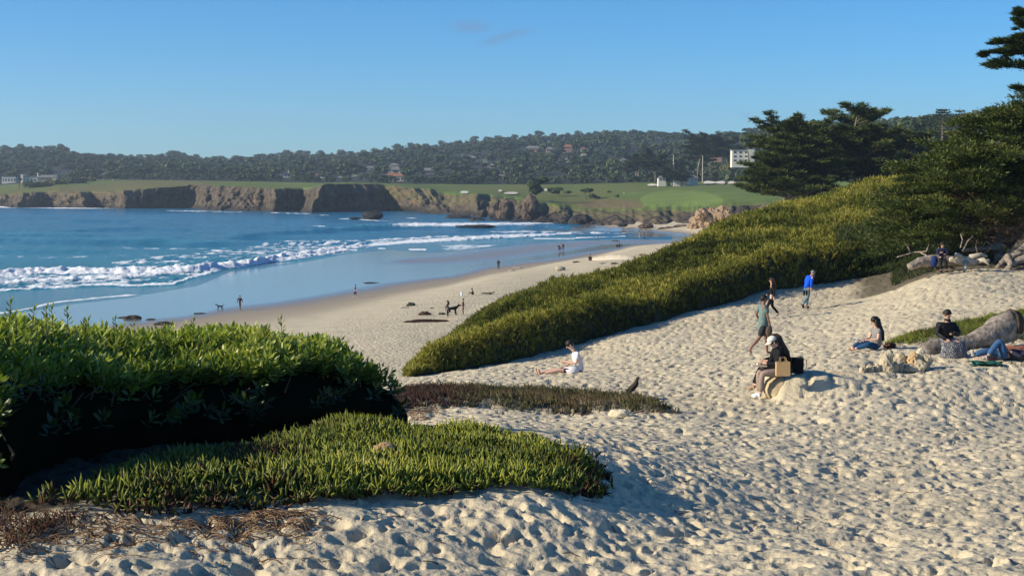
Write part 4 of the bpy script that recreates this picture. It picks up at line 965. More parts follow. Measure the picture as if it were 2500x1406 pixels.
    for a in (12, 40, 62, 108, 128, 165, 205, 218, 275, 290, 330, 405, 415, 470, 485, 560, 632, 648, 690, 745):
        s0 = rng.uniform(1.0, 1.5); x0, y0, z0 = [float(q) for q in hedge_pt(np.array([a + 45.]), np.array([s0]))]
        x0 = X_of(a, y0); h = rng.uniform(.15, .30) * (1 if a < 700 else .5); ln = rng.normal(0, .10); b0 = np.array([x0, y0, z0 - .12]); tp = b0 + np.array([ln * h * 2, rng.normal(0, .03), h + .12])
        sh = MB().tube([b0, (b0 + tp) / 2, tp], [.004, .003, .002], 4, False).build('shoot', M_twig, root)
        for i in range(12):
            f = .38 + .62 * i / 12; p = b0 + (tp - b0) * f; aa = i * 2.4; el = .5 + .6 * i / 12
            dd = Vector((math.cos(aa) * math.cos(el), math.sin(aa) * math.cos(el), math.sin(el))); side = Vector((-math.sin(aa), math.cos(aa), 0)); nn = side.cross(dd)
            L = .085 * rng.uniform(.8, 1.1) * (1 - .35 * (i / 12) ** 2)
            o = bpy.data.objects.new('leaf', lm); COL.objects.link(o); o.parent = sh
            mw = Matrix(((side.x, nn.x, dd.x, p[0]), (side.y, nn.y, dd.y, p[1]), (side.z, nn.z, dd.z, p[2]), (0, 0, 0, 1)))
            o.matrix_local = mw @ Matrix.Scale(L, 4); cnt += 1
build_hedge()

# ------------------------------------------------------------------ cypresses
M_cyp = M_leaf("cypress_foliage", [(0, (.010, .017, .006)), (.3, (.028, .044, .012)), (.6, (.070, .092, .020)), (.85, (.12, .135, .030)), (1, (.18, .17, .05))], .7, .08, .2)
M_dead = M_leaf("dead_twigs", [(0, (.04, .025, .016)), (.5, (.13, .08, .05)), (1, (.22, .15, .10))], .9, 0, .1)
def blades(cent, rad, dirs, n_per, ln, wd, rng, flat=.3, upb=.35, tone0=.5):
    """tapered blades filling small flattened clumps"""
    m = len(cent); idx = np.repeat(np.arange(m), n_per); N = len(idx)
    off = rng.normal(size=(N, 3)) * .55; off = np.clip(off, -1.2, 1.2); off[:, 2] *= flat
    pos = cent[idx] + off * rad[idx][:, None]
    o2 = off.copy(); o2[:, 2] *= .5
    d = dirs[idx] * .9 + o2 * .9 + rng.normal(size=(N, 3)) * .35 + np.array([0, 0, upb])
    d /= np.linalg.norm(d, axis=1)[:, None]
    fr = frames(d, rng=rng)
    L = ln * rng.uniform(.6, 1.4, N); W = wd * rng.uniform(.7, 1.3, N)
    V = np.array([(-.6, 0, 0), (.6, 0, 0), (0, .0, 1.0)])
    Ve = np.einsum('mk,nkj->nmj', V, fr * np.stack([W, W, L], 1)[:, :, None]) + pos[:, None, :]
    tone = tone0 + .16 * off[:, 2] / max(flat, .01) + rng.uniform(-.16, .16, N) + rng.normal(0, .08, m)[idx]
    return Ve.reshape(-1, 3), tone
def quads_mesh(name, V, tone, mat, parent):
    n = len(V) // 3; Fc = np.arange(n * 3).reshape(n, 3)
    return mesh_np(name, V, Fc, mat, parent, cols=np.repeat(np.clip(tone, 0, 1), 3))
def cypress(base, H, R, label, seed, stems=3, nb=46, n_per=60, ln=.5, wd=.16, low=.28, lean=(0, 0), shape=1.0, name='cypress_tree', bark=None, group=None, pad=1.0, tone=.45, top=.35, cat='tree', mat=None, trunk_r=.035):
    rng = np.random.default_rng(seed); root = empty(name, base); tag(root, label, cat, group)
    mb = MB(); cen, rad, dr = [], [], []
    st = []
    for i in range(stems):
        a = rng.uniform(0, 6.28); sp = (R * .38 * (i > 0) + R * .08) * (.6 if shape == 3 else 1)
        tip = np.array([math.cos(a) * sp + lean[0], math.sin(a) * sp * .7 + lean[1], H * rng.uniform(.78, .97)])
        b0 = np.array([math.cos(a) * .25 * (i > 0), math.sin(a) * .25 * (i > 0), -.3]); m1 = b0 * .3 + tip * np.array([.25, .25, .36]) + rng.normal(0, .03, 3) * H; m2 = tip * np.array([.7, .7, .7]) + rng.normal(0, .025, 3) * H
        q = np.array([b0, m1, m2, tip]); mb.tube(q, np.array([1, .72, .4, .1]) * H * trunk_r, 7); st.append(q)
    br = MB()
    for i in range(nb):
        q = st[i % stems]; f = low + (1 - low) * ((i + rng.uniform(0, 1)) / nb) ** .9; f = min(f, .985)
        s = f * 3; k = min(int(s), 2); p0 = q[k] + (q[k + 1] - q[k]) * (s - k)
        h = p0[2] / H; a = i * 2.399 + rng.uniform(-.4, .4)
        prof = (1 - abs(h - .52) ** 1.8 * 2.2) if shape == 1 else min(1, (h / .55)) if shape == 2 else (1.08 - .62 * h)
        prof = max(prof, top); L = R * prof * rng.uniform(.72, 1.12)
        dv = np.array([math.cos(a), math.sin(a), rng.uniform(.02, .32) + .35 * (h > .8)])
        e = p0 + dv * L * np.array([1, 1, 1]); e[0] += lean[0] * .25
        mid = p0 + (e - p0) * .5 + np.array([0, 0, -.04 * L]); tb = H * trunk_r * .42 * (1.1 - f)
        br.tube([p0, mid, e], [tb, tb * .6, tb * .2], 5, False)
        npad = max(4, int(L / (pad * .62)))
        for j in range(npad):
            g = .30 + .74 * (j + rng.uniform(0, .6)) / npad; c = (p0 * (1 - g) ** 2 + 2 * mid * g * (1 - g) + e * g * g) if g < 1 else e
            wob = np.array([-dv[1], dv[0], 0]) * rng.normal(0, .20) * L * (1.1 - g * .6); cen.append(c + wob + np.array([0, 0, rng.uniform(0, .05) * L])); rad.append(pad * rng.uniform(.7, 1.25) * (1.1 - .45 * g)); dr.append(np.array([dv[0], dv[1], .12]) * .8)
    mb.build('trunk', bark or M_bark, root, True); br.build('branches', bark or M_bark, root, True)
    V, t = blades(np.array(cen), np.array(rad), np.array(dr), n_per, ln, wd, rng, tone0=tone)
    cr = quads_mesh('crown', V, t, mat or M_cyp, root); return root
def foot(px, Y):
    X = X_of(px, Y); return Vector((X, Y, gz(X, Y)))
# the group beyond the dune
cypress(Vector((X_of(1925, 240), 240, 11.6)), 13.6, 8.2, 'spreading dark cypress with boughs sweeping low to the left beyond the scrub', 41, 4, 110, 104, .60, .13, low=.12, lean=(.3, 0), pad=.95, tone=.56, top=.3, shape=3)
cypress(Vector((X_of(2095, 250), 250, 12.0)), 15.6, 7.6, 'tall rounded cypress with bare pale limbs showing inside its crown', 142, 5, 84, 100, .62, .13, low=.26, pad=1.0, tone=.54, bark=M_barkpale, top=.4)
cypress(Vector((X_of(2000, 275), 275, 12.2)), 13.6, 6.5, 'dark cypress top wedged between the spreading and the tall rounded one', 43, 3, 44, 80, .85, .18, low=.2, pad=1.2, tone=.36)
cypress(Vector((X_of(2215, 268), 268, 12.2)), 11.6, 6.0, 'shaded blue green cypress right of the tall rounded one', 44, 3, 50, 80, .8, .18, low=.12, pad=1.2, tone=.34)
cypress(Vector((X_of(2305, 255), 255, 12.2)), 8.2, 5.6, 'low dark cypress filling the gap before the big right hand tree', 45, 3, 40, 80, .8, .18, low=.12, pad=1.2, tone=.36)
# big near tree on the right
def near_tree():
    rng = np.random.default_rng(77)
    X0, Y0 = X_of(2435, 71), 71.0; base = Vector((X0, Y0, gz(X0, Y0) - .1)); root = empty('cypress_tree', base)
    tag(root, 'huge spreading cypress at the right edge, its boughs down to the sand', 'tree')
    b = np.array(base)
    mb = MB()
    def W(px, py, Y): return P(px, py, Y) - b
    mb.tube([W(2428, 668, 70.5), W(2432, 628, 71), W(2425, 590, 71.5), W(2440, 540, 72)], [.62, .42, .38, .42], 9)
    mb.tube([W(2440, 560, 72), W(2400, 480, 72.5), W(2370, 400, 73), W(2390, 320, 73.5)], [.34, .24, .16, .06], 7)
    mb.tube([W(2440, 560, 72), W(2480, 470, 72), W(2490, 360, 72), W(2520, 260, 72)], [.36, .25, .17, .06], 7)
    mb.tube([W(2455, 600, 71.5), W(2540, 500, 71), W(2620, 400, 71)], [.30, .2, .1], 7)
    mb.build('trunk', M_bark, root, True)
    cen, rad, dr, tn = [], [], [], []; br = MB()
    hub = [W(2440, 540, 72.3), W(2400, 440, 72.6), W(2480, 420, 72.3), W(2500, 320, 72.3), W(2560, 460, 71.5)]
    tips = []
    sil = [(2238,352),(2262,336),(2300,322),(2330,300),(2352,282),(2385,268),(2420,248),(2455,238),(2478,222),(2500,215),(2540,205),(2600,215),(2660,260),(2710,330),(2730,420)]
    for i in range(230):
        u = rng.uniform(0, 1); a, bq = sil[min(int(u * (len(sil) - 1)), len(sil) - 2)], sil[min(int(u * (len(sil) - 1)) + 1, len(sil) - 1)]
        ff = rng.uniform(); sx, sy = a[0] + (bq[0] - a[0]) * ff, a[1] + (bq[1] - a[1]) * ff
        w = rng.uniform(0, 1) ** .5 * .97                   # 1: on the outline
        sx = 2470 + (sx - 2470) * w; sy = 560 + (sy - 560) * (w if rng.uniform() < .7 else w * .6)
        Yq = 72.5 + rng.uniform(-1, .55) * 5.0 * math.sqrt(max(0.05, 1 - w * w))
        tips.append((sx, sy, Yq))
    for i in range(60):      # broad left-hand shelf and low skirt
        tips.append((rng.uniform(2255, 2480), rng.uniform(345, 520), rng.uniform(67.5, 71)))
    low = [(2165,478,72),(2180,492,71.5),(2210,470,72),(2150,520,72),(2140,548,71.5),(2150,560,70.5),(2180,530,70.5),(2230,500,70),(2260,520,69.5),(2215,575,69.8),(2170,590,70.2),(2250,560,69),(2290,545,68.8),(2320,520,68.5),(2210,440,74),(2180,415,75),(2225,405,75),(2140,610,70.5),(2200,600,69.6),(2265,590,69),(2310,575,68.7),(2350,560,68.5),(2240,470,71.5),(2290,490,70),(2340,600,69.5),(2140,580,71.5),(2160,500,72),(2190,505,71)]
    low += [(a + rng.uniform(-22, 22), c + rng.uniform(-16, 16), Yq + rng.uniform(-.6, 1.4)) for a, c, Yq in low]
    tips += low
    for i, (sx, sy, Yq) in enumerate(tips):
        e = W(sx, sy, Yq); hb = hub[0] if sy > 480 else hub[min(range(5), key=lambda k: np.linalg.norm(hub[k] - e))]
        L = np.linalg.norm(e - hb); mid = (e + hb) / 2 + np.array([0, 0, .03 * L]); br.tube([hb, mid, e], [.07, .045, .012], 4, False)
        dv = (e - hb) / (L + 1e-6); is_low = i >= 290
        for j in range(7 if is_low else 9):
            g = 1.02 - .085 * j * (1 if is_low else 1.1) + rng.uniform(-.03, .03); c = hb * (1 - g) ** 2 + 2 * mid * g * (1 - g) + e * g * g if g < 1 else e
            cen.append(c + rng.normal(0, .22, 3) * np.array([1, 1, .35])); rad.append(rng.uniform(.34, .62)); dr.append(np.array([dv[0], dv[1] * .6, .15]))
            tn.append(.50 + rng.uniform(-.1, .1) - (.10 if j > 4 else 0))
    br.build('branches', M_bark, root, True)
    V, t = blades(np.array(cen), np.array(rad), np.array(dr), 100, .17, .052, rng, flat=.30, upb=.3, tone0=.08)
    quads_mesh('crown', V, t + np.repeat(np.array(tn), 100), M_cyp, root)
    # dead reddish inner twigs
    c2 = np.array([W(rng.uniform(2330, 2560), rng.uniform(470, 590), rng.uniform(68.5, 73)) for _ in range(110)])
    V, t = blades(c2, rng.uniform(.35, .7, 110), np.tile([[-.3, -.2, -.1]], (110, 1)), 60, .30, .02, rng, flat=.6, upb=0, tone0=.5)
    quads_mesh('dead_twigs', V, t, M_dead, root)
    tw = MB()
    for i in range(70):
        p0 = W(rng.uniform(2360, 2540), rng.uniform(500, 600), rng.uniform(69, 72)); d = np.array([rng.normal(-.7, .6), rng.normal(-.3, .3), rng.normal(-.1, .35)])
        tw.tube([p0, p0 + d * .8 + rng.normal(0, .1, 3), p0 + d * 1.7], [.03, .02, .008], 4, False)
    tw.build('bare_branches', M("bare_branch", (.20, .14, .10), .9, .4, 5), root)
near_tree()
def edge_tree():
    rng = np.random.default_rng(78); X0, Y0 = X_of(2900, 73), 73.0; base = Vector((X0, Y0, gz(X0, Y0))); b = np.array(base)
    root = empty('cypress_tree', base); tag(root, 'cypress outside the frame whose high boughs reach in at the top right corner', 'tree')
    def W(px, py, Y): return P(px, py, Y) - b
    MB().tube([(0, 0, -.2), W(2890, 400, 73), W(2860, 150, 73), W(2800, -120, 73)], [.7, .5, .3, .1], 8).build('trunk', M_bark, root, True)
    br = MB(); cen, rad, dr = [], [], []
    def bough(pts, size=.30, dens=16, thick=.07, g0=.1):
        q = np.array([W(*p) for p in pts]); br.tube(q, np.linspace(thick, .012, len(q)), 5, False)
        for k in range(dens):
            g = g0 + (1 - g0) * (k + rng.uniform(0, .5)) / dens; s = g * (len(q) - 1); i = min(int(s), len(q) - 2); c = q[i] + (q[i + 1] - q[i]) * (s - i)
            dv = (q[i + 1] - q[i]) / np.linalg.norm(q[i + 1] - q[i]); cen.append(c + rng.normal(0, .09, 3) + np.array([0, 0, .07])); rad.append(size * rng.uniform(.7, 1.2) * (1.15 - .55 * g)); dr.append(dv + np.array([0, 0, .1]))
    bough([(2860,230,73),(2700,185,72.5),(2560,172,72.2),(2480,160,72),(2410,163,72)], .42, 40)
    bough([(2860,180,73),(2700,150,72.5),(2560,150,72),(2500,132,72),(2455,131,72),(2392,132,72)], .26, 46)
    bough([(2860,120,73),(2700,90,72.5),(2560,92,72),(2500,96,72),(2460,100,72),(2425,106,72)], .30, 42)
    bough([(2500,112,72),(2480,122,72),(2462,115,72)], .28, 8, .03); bough([(2560,110,72),(2510,115,72),(2488,120,72)], .3, 12, .03)
    bough([(2840,20,73),(2650,30,72.5),(2540,42,72),(2498,36,72),(2486,34,72)], .28, 30)
    bough([(2840,60,73),(2650,60,72.5),(2540,64,72),(2500,66,72),(2488,68,72)], .24, 30); bough([(2540,52,72),(2495,52,72),(2481,57,72)], .16, 8, .02)
    bough([(2700,215,72.5),(2600,220,72),(2540,215,72),(2500,222,72),(2480,216,72)], .3, 16)
    for i in range(24):
        a = rng.uniform(-1.9, 1.9); z0 = rng.uniform(0, 1); py0 = 480 - z0 * 650; L = rng.uniform(120, 260) * (1.1 - z0 * .5)
        if math.cos(a) < 0 and 2860 - L * 1.0 < 2560: continue
        bough([(2870, py0, 73), (2870 + math.sin(a) * L * .5, py0 - 20, 73 + math.cos(a) * 2), (2870 + abs(math.sin(a)) * L, py0 - 30, 73 + math.cos(a) * 4)], .5, 18)
    br.build('branches', M_bark, root, True)
    tw = MB()
    for p, q_ in (((2402,132,72),(2418,158,72)),((2408,134,72),(2398,152,72)),((2440,104,72),(2430,126,72)),((2412,140,72),(2404,160,72)),((2420,150,72),(2402,163,72))):
        tw.tube([W(*p), (W(*p) + W(*q_)) / 2 + np.array([.05, 0, 0]), W(*q_)], [.012, .009, .004], 3, False)
    tw.build('bare_twigs', M_bark, root)
    V, t = blades(np.array(cen), np.array(rad), np.array(dr), 130, .20, .04, rng, flat=.34, upb=.25, tone0=.42)
    quads_mesh('crown', V, t, M_cyp, root)
edge_tree()

# ------------------------------------------------------------------ trees standing on the links and along the wood edge
def links_pt(px, py):
    v = np.linspace(0.02, 1.0, 500); X, Y, Z = far_pt(np.full(500, px), v); _, q = proj(X, Y, Z); k = int(np.argmin(np.abs(q - py))); return Vector((X[k], Y[k], Z[k] - .2))
def bush_tree(px, py, hpx, wpx, label, seed, kind=0, mat=None, group=None, name='tree', trunk=True, p=None, q=300, cat='tree', bark=None):
    rng = np.random.default_rng(seed); p = p or links_pt(px, py); k = p.y / 3600; H = hpx * k; R = wpx * k / 2
    root = empty(name, p); tag(root, label, cat, group)
    V, Fc, Tn = clump_tree(rng, H, R * 1.15, kind, q)
    V = V.copy()
    mesh_np('crown', V, Fc, mat or M_pine, root, cols=Tn)
    if trunk:
        mb = MB()
        for i in range(3 if kind == 1 else 2):
            a = rng.uniform(0, 6.28); e = np.array([math.cos(a) * R * .45, math.sin(a) * R * .3, H * (.8 if kind == 1 else .6)])
            mb.tube([(i * .3, 0, -.3), e * np.array([.25, .25, .5]), e], [max(.25, H * .028), H * .018, H * .008], 5, False)
        mb.build('trunk', bark or M_bark, root, True)
    return root
cypress(links_pt(1554, 446), 17.5, 9.5, 'wide flat topped cypress with two pale bare trunks at the back of the links', 51, 3, 30, 60, 1.2, .35, low=.62, shape=2, top=.6, pad=1.7, tone=.30, bark=M_barkpale, lean=(2.5, 0), trunk_r=.03)
cypress(links_pt(1600, 447), 17.0, 9.0, 'dark cypress crown joined to the right of the pale trunked one', 52, 3, 30, 60, 1.2, .35, low=.5, shape=2, top=.6, pad=1.7, tone=.22, trunk_r=.03)
cypress(links_pt(1700, 443), 28.0, 12, 'tallest broad cypress towering over the low white house', 53, 4, 44, 60, 1.3, .38, low=.5, shape=2, top=.55, pad=2.0, tone=.26, bark=M_barkpale, trunk_r=.02)
cypress(links_pt(1765, 442), 26.0, 11, 'high cypress leaning over the pink house', 54, 3, 34, 60, 1.3, .38, low=.6, shape=2, top=.55, pad=2.0, tone=.30, bark=M_barkpale, trunk_r=.02, lean=(-2, 0))
cypress(links_pt(1632, 455), 9.6, 7.0, 'left one of the twin trees with black forked trunks on the links', 55, 4, 26, 60, .8, .25, low=.4, shape=2, top=.6, pad=1.3, tone=.26)
cypress(links_pt(1662, 455), 8.8, 6.0, 'right one of the twin trees with black forked trunks on the links', 56, 4, 26, 60, .8, .25, low=.4, shape=2, top=.6, pad=1.3, tone=.26)
bush_tree(1306, 491, 60, 48, 'lone dark pine on the cliff edge above the rocks', 61, 0, q=520)
bush_tree(1356, 479, 22, 34, 'round dark bush just right of the lone cliff pine', 62, 0, q=260, name='bush', cat='bush', trunk=False)
bush_tree(1384, 480, 18, 20, 'small dark bush right of the round one', 63, 0, q=200, name='bush', cat='bush', trunk=False)
bush_tree(1430, 487, 28, 30, 'grey thin windblown tree on the cliff slope', 64, 1, q=260)
bush_tree(1450, 487, 14, 26, 'low grey shrub beside the windblown tree', 65, 0, q=160, name='bush', cat='bush', trunk=False)
bush_tree(1486, 472, 7, 12, 'tiny shrub alone on the turf', 66, 0, q=80, name='bush', cat='bush', trunk=False)
bush_tree(1506, 483, 9, 14, 'small dark shrub by the golfer', 67, 0, q=90, name='bush', cat='bush', trunk=False)
M_olive = M_leaf("olive_foliage", [(0, (.03, .035, .015)), (.5, (.10, .10, .035)), (1, (.19, .16, .07))], .8, 0, .1)
bush_tree(1745, 440, 34, 36, 'yellowish bush right of the tall pole', 68, 0, M_olive, name='bush', cat='bush', trunk=False, q=300)
bush_tree(1785, 440, 40, 50, 'broad olive bush below the white villa', 69, 0, M_olive, name='bush', cat='bush', trunk=False, q=300)
bush_tree(1825, 438, 55, 60, 'round blue green tree covering the foot of the white villa', 70, 0, q=400)
bush_tree(1800, 443, 22, 90, 'low dark hedge of shrubs along the end of the fairway', 71, 0, name='bush', cat='bush', trunk=False, q=300)
bush_tree(1545, 446, 14, 30, 'dark undergrowth at the foot of the pale trunks', 72, 0, name='bush', cat='bush', trunk=False, q=140)
bush_tree(50, 459, 28, 12, 'small tree standing before the white clubhouse', 73, 1, q=120)
for i, (a, b_, w_, h_) in enumerate(((95,457,60,8),(130,452,60,9),(170,447,70,8),(205,443,60,6),(72,452,30,9))):
    bush_tree(a, b_, h_, w_, ['long grey green scrub left on the headland slope', 'second grey scrub patch up the headland slope', 'third grey scrub patch nearer the headland crest', 'scrub patch ending at the headland crest', 'short scrub tuft by the low white house'][i], 80 + i, 0, M_olive if i % 2 else None, name='bush', cat='bush', trunk=False, q=200)
# hazy grove behind the cypresses on the right
def on_far(px, Y, ztop_py, hm):
    z = P(px, ztop_py, Y)[2] - hm; return Vector((X_of(px, Y), Y, z))
for i, (a, tp, w, lb) in enumerate(((2215,288,60,'hazy rounded eucalyptus left of the grove gap'),(2250,284,55,'hazy eucalyptus in the middle of the distant grove'),(2290,300,50,'hazy eucalyptus behind the tiered pine'),(2330,306,60,'hazy tree behind the bare topped pine'),(1880,318,60,'loose crowned eucalyptus on the skyline left of the cypresses'),(1825,322,46,'airy eucalyptus above the white villa'),(1915,300,36,'eucalyptus top standing behind the spreading cypress'),(1990,292,34,'eucalyptus top peeping over the cypress group'))):
    bush_tree(a, 0, 75, w, lb, 90 + i, 0, None, p=on_far(a, 620, tp, 75 * 620 / 3600), q=420)
def tiered(px, top_py, hpx, label, seed, R=4.2, tiers=9, bare=False):
    Y = 430.0; H = hpx * Y / 3600; p = on_far(px, Y, top_py, H); root = empty('norfolk_pine', p); tag(root, label, 'tree')
    MB().tube([(0, 0, 0), (0, 0, H * .5), (0, 0, H)], [.35, .22, .05], 6).build('trunk', M_bark, root)
    rng = np.random.default_rng(seed); br = MB(); cen, rad, dr = [], [], []
    for t in range(tiers):
        f = (.35 if not bare else .45) + (.62 if not bare else .5) * t / tiers; L = R * (1.08 - f) * (1.3 if not bare else 1.0) + .25
        for j in range(6):
            a = j * 1.047 + t * .5; e = np.array([math.cos(a) * L, math.sin(a) * L, H * f + L * (.18 if not bare else .42)]); br.tube([(0, 0, H * f), e], [.06, .02], 3, False)
            for g in (.45, .7, .95): cen.append(np.array([0, 0, H * f]) * (1 - g) + e * g); rad.append(.36); dr.append(np.array([math.cos(a), math.sin(a), .5]))
    br.build('branches', M_bark, root)
    V, tt = blades(np.array(cen), np.array(rad), np.array(dr), 16 if not bare else 7, .55, .16, rng, tone0=.4); quads_mesh('crown', V, tt, M_pine, root)
tiered(2296, 263, 90, 'tiered star topped pine against the sky right of centre grove', 5, 5.2, 9)
tiered(2337, 262, 90, 'half bare tiered pine with upturned arms against the sky', 6, 4.0, 5, True)
# pines one can pick out along the skyline
def skyline_pines():
    rng = np.random.default_rng(31); protos = []
    spots = [(18,9),(32,6),(46,8),(62,10),(76,8),(100,7),(120,10),(133,13),(150,14),(163,12),(186,6),(205,8),(228,9),(250,6),(272,9),(300,6),(318,7),(345,9),(372,6),(395,8),(418,10),(440,11),(452,9),(476,7),(505,6),(545,7),(575,9),(605,7),(640,8),(668,7),(705,9),(730,11),(752,12),(780,11),(808,8),(838,9),(862,7),(890,9),(918,8),(946,8),(972,9),(1006,10),(1040,8),(1080,9),(1120,8),(1155,10),(1190,9),(1215,11),(1250,9),(1290,9),(1318,11),(1350,9),(1385,10),(1412,11),(1450,11),(1480,10),(1510,11),(1545,10),(1580,11),(1615,9),(1660,9),(1712,12),(1735,8),(1765,9)]
    for v in range(5):
        r = empty('skyline_pine', (0, 0, 0)); V, Fc, Tn = clump_tree(rng, 1.0, .42, [1, 0, 2, 0, 0][v], 150)
        V = V.copy(); mesh_np('crown', V, Fc, M_pine, r, cols=Tn)
        MB().tube([(0, 0, -.1), (.02, 0, .5), (0, 0, .9)], [.03, .022, .012], 4, False).build('trunk', M_bark, r)
        tag(r, 'dark pine among those lined up on the skyline of the wooded hill', 'tree', 'pines on the far skyline'); protos.append(r)
    for i, (px, ex) in enumerate(spots):
        r = protos[i] if i < 5 else copy_tree(protos[i % 5])
        X, Y, Z = [float(q[0]) for q in far_pt(np.array([px + 0.]), np.array([2.0]))]
        H = (15 + ex * 1.0) * Y / 2500; r.location = (X, Y, Z - 4.5); r.scale = (H, H, H); r.rotation_euler = (0, 0, rng.uniform(0, 6))
skyline_pines()
# ------------------------------------------------------------------ people and animals
def skin_mesh(nodes, edges, root, sub=1):
    names = list(nodes); ix = {k: i for i, k in enumerate(names)}
    me = bpy.data.meshes.new('tmp'); me.from_pydata([nodes[k][0] for k in names], [(ix[a], ix[b]) for a, b in edges if a in ix and b in ix], [])
    o = bpy.data.objects.new('tmp', me); COL.objects.link(o)
    md = o.modifiers.new('s', 'SKIN'); md.branch_smoothing = .4
    sv = me.skin_vertices[0].data
    for k in names:
        r = nodes[k][1]; sv[ix[k]].radius = (r, r) if not isinstance(r, tuple) else r; sv[ix[k]].use_root = (k == root)
    if sub:
        s2 = o.modifiers.new('u', 'SUBSURF'); s2.levels = sub; s2.render_levels = sub
    dg = bpy.context.evaluated_depsgraph_get(); ev = o.evaluated_get(dg); m2 = ev.to_mesh()
    V = [v.co[:] for v in m2.vertices]; Fc = [tuple(p.vertices) for p in m2.polygons]
    ev.to_mesh_clear(); bpy.data.objects.remove(o); bpy.data.meshes.remove(me)
    return V, Fc
def mk(c, r=.85, v=.18, sc=14, bump=.004): 
    k = ('mk',) + tuple(c) + (r,)
    if k not in _mats: _mats[k] = M('cloth', c, r, v, sc, bump, sc * 2, spec=.15)
    return _mats[k]
_mats = {}
SKIN = [(.62, .38, .27), (.50, .29, .19), (.20, .10, .065), (.42, .24, .16)]
M_skin = [M('skin_%s' % n, c, .55, .08, 20, spec=.3) for n, c in zip(('fair', 'tan', 'brown', 'olive'), SKIN)]
M_hairs = {'black': M('black_hair', (.012, .010, .009), .55, .4, 60, .003), 'brown': M('brown_hair', (.045, .022, .012), .6, .4, 60, .003), 'grey': M('grey_hair', (.20, .19, .18), .7, .3, 60, .003)}
M_eye = M('eye_dark', (.02, .015, .012), .3); M_lip = M('lip', (.35, .13, .11), .6)
def V3(*a): return Vector(a)
STAND = dict(pelvis=(0,0,.93), waist=(0,0,1.08), chest=(.01,0,1.30), neck=(0,0,1.47), head=(.025,0,1.60), shL=(0,.17,1.41), shR=(0,-.17,1.41), elL=(-.03,.24,1.13), elR=(-.03,-.24,1.13), haL=(.07,.25,.88), haR=(.07,-.25,.88),
    hpL=(0,.09,.88), hpR=(0,-.09,.88), knL=(.03,.10,.49), knR=(.03,-.10,.49), anL=(-.02,.10,.09), anR=(-.02,-.10,.09), toL=(.16,.12,.035), toR=(.16,-.12,.035))
def pose(base=STAND, **k): d = dict(base); d.update(k); return d
WALK = pose(knL=(.16,.09,.52), anL=(.28,.09,.12), toL=(.44,.09,.10), knR=(-.02,-.09,.49), anR=(-.30,-.09,.17), toR=(-.20,-.09,.05), elL=(-.12,.24,1.15), haL=(-.10,.26,.88), elR=(.05,-.24,1.15), haR=(.22,-.24,.95))
SIT = dict(pelvis=(0,0,.11), waist=(.0,0,.26), chest=(.04,0,.47), neck=(.08,0,.63), head=(.14,0,.76), shL=(.05,.17,.57), shR=(.05,-.17,.57), elL=(.10,.24,.32), elR=(.10,-.24,.32), haL=(.32,.10,.30), haR=(.32,-.10,.30),
    hpL=(.04,.09,.10), hpR=(.04,-.09,.10), knL=(.44,.11,.13), knR=(.44,-.11,.13), anL=(.84,.10,.06), anR=(.84,-.10,.06), toL=(.90,.12,.20), toR=(.90,-.12,.20))
LEDGE = pose(SIT, pelvis=(0,0,.10), waist=(.01,0,.25), chest=(.07,0,.46), neck=(.12,0,.60), head=(.19,0,.72), shL=(.09,.17,.55), shR=(.09,-.17,.55), elL=(.14,.23,.29), elR=(.14,-.23,.29), haL=(.38,.10,.27), haR=(.38,-.10,.27), knL=(.44,.11,.10), knR=(.44,-.11,.10), anL=(.42,.10,-.34), anR=(.42,-.10,-.34), toL=(.58,.11,-.40), toR=(.58,-.11,-.40))
def lerp(a, b, t): return tuple(a[i] + (b[i] - a[i]) * t for i in range(3))
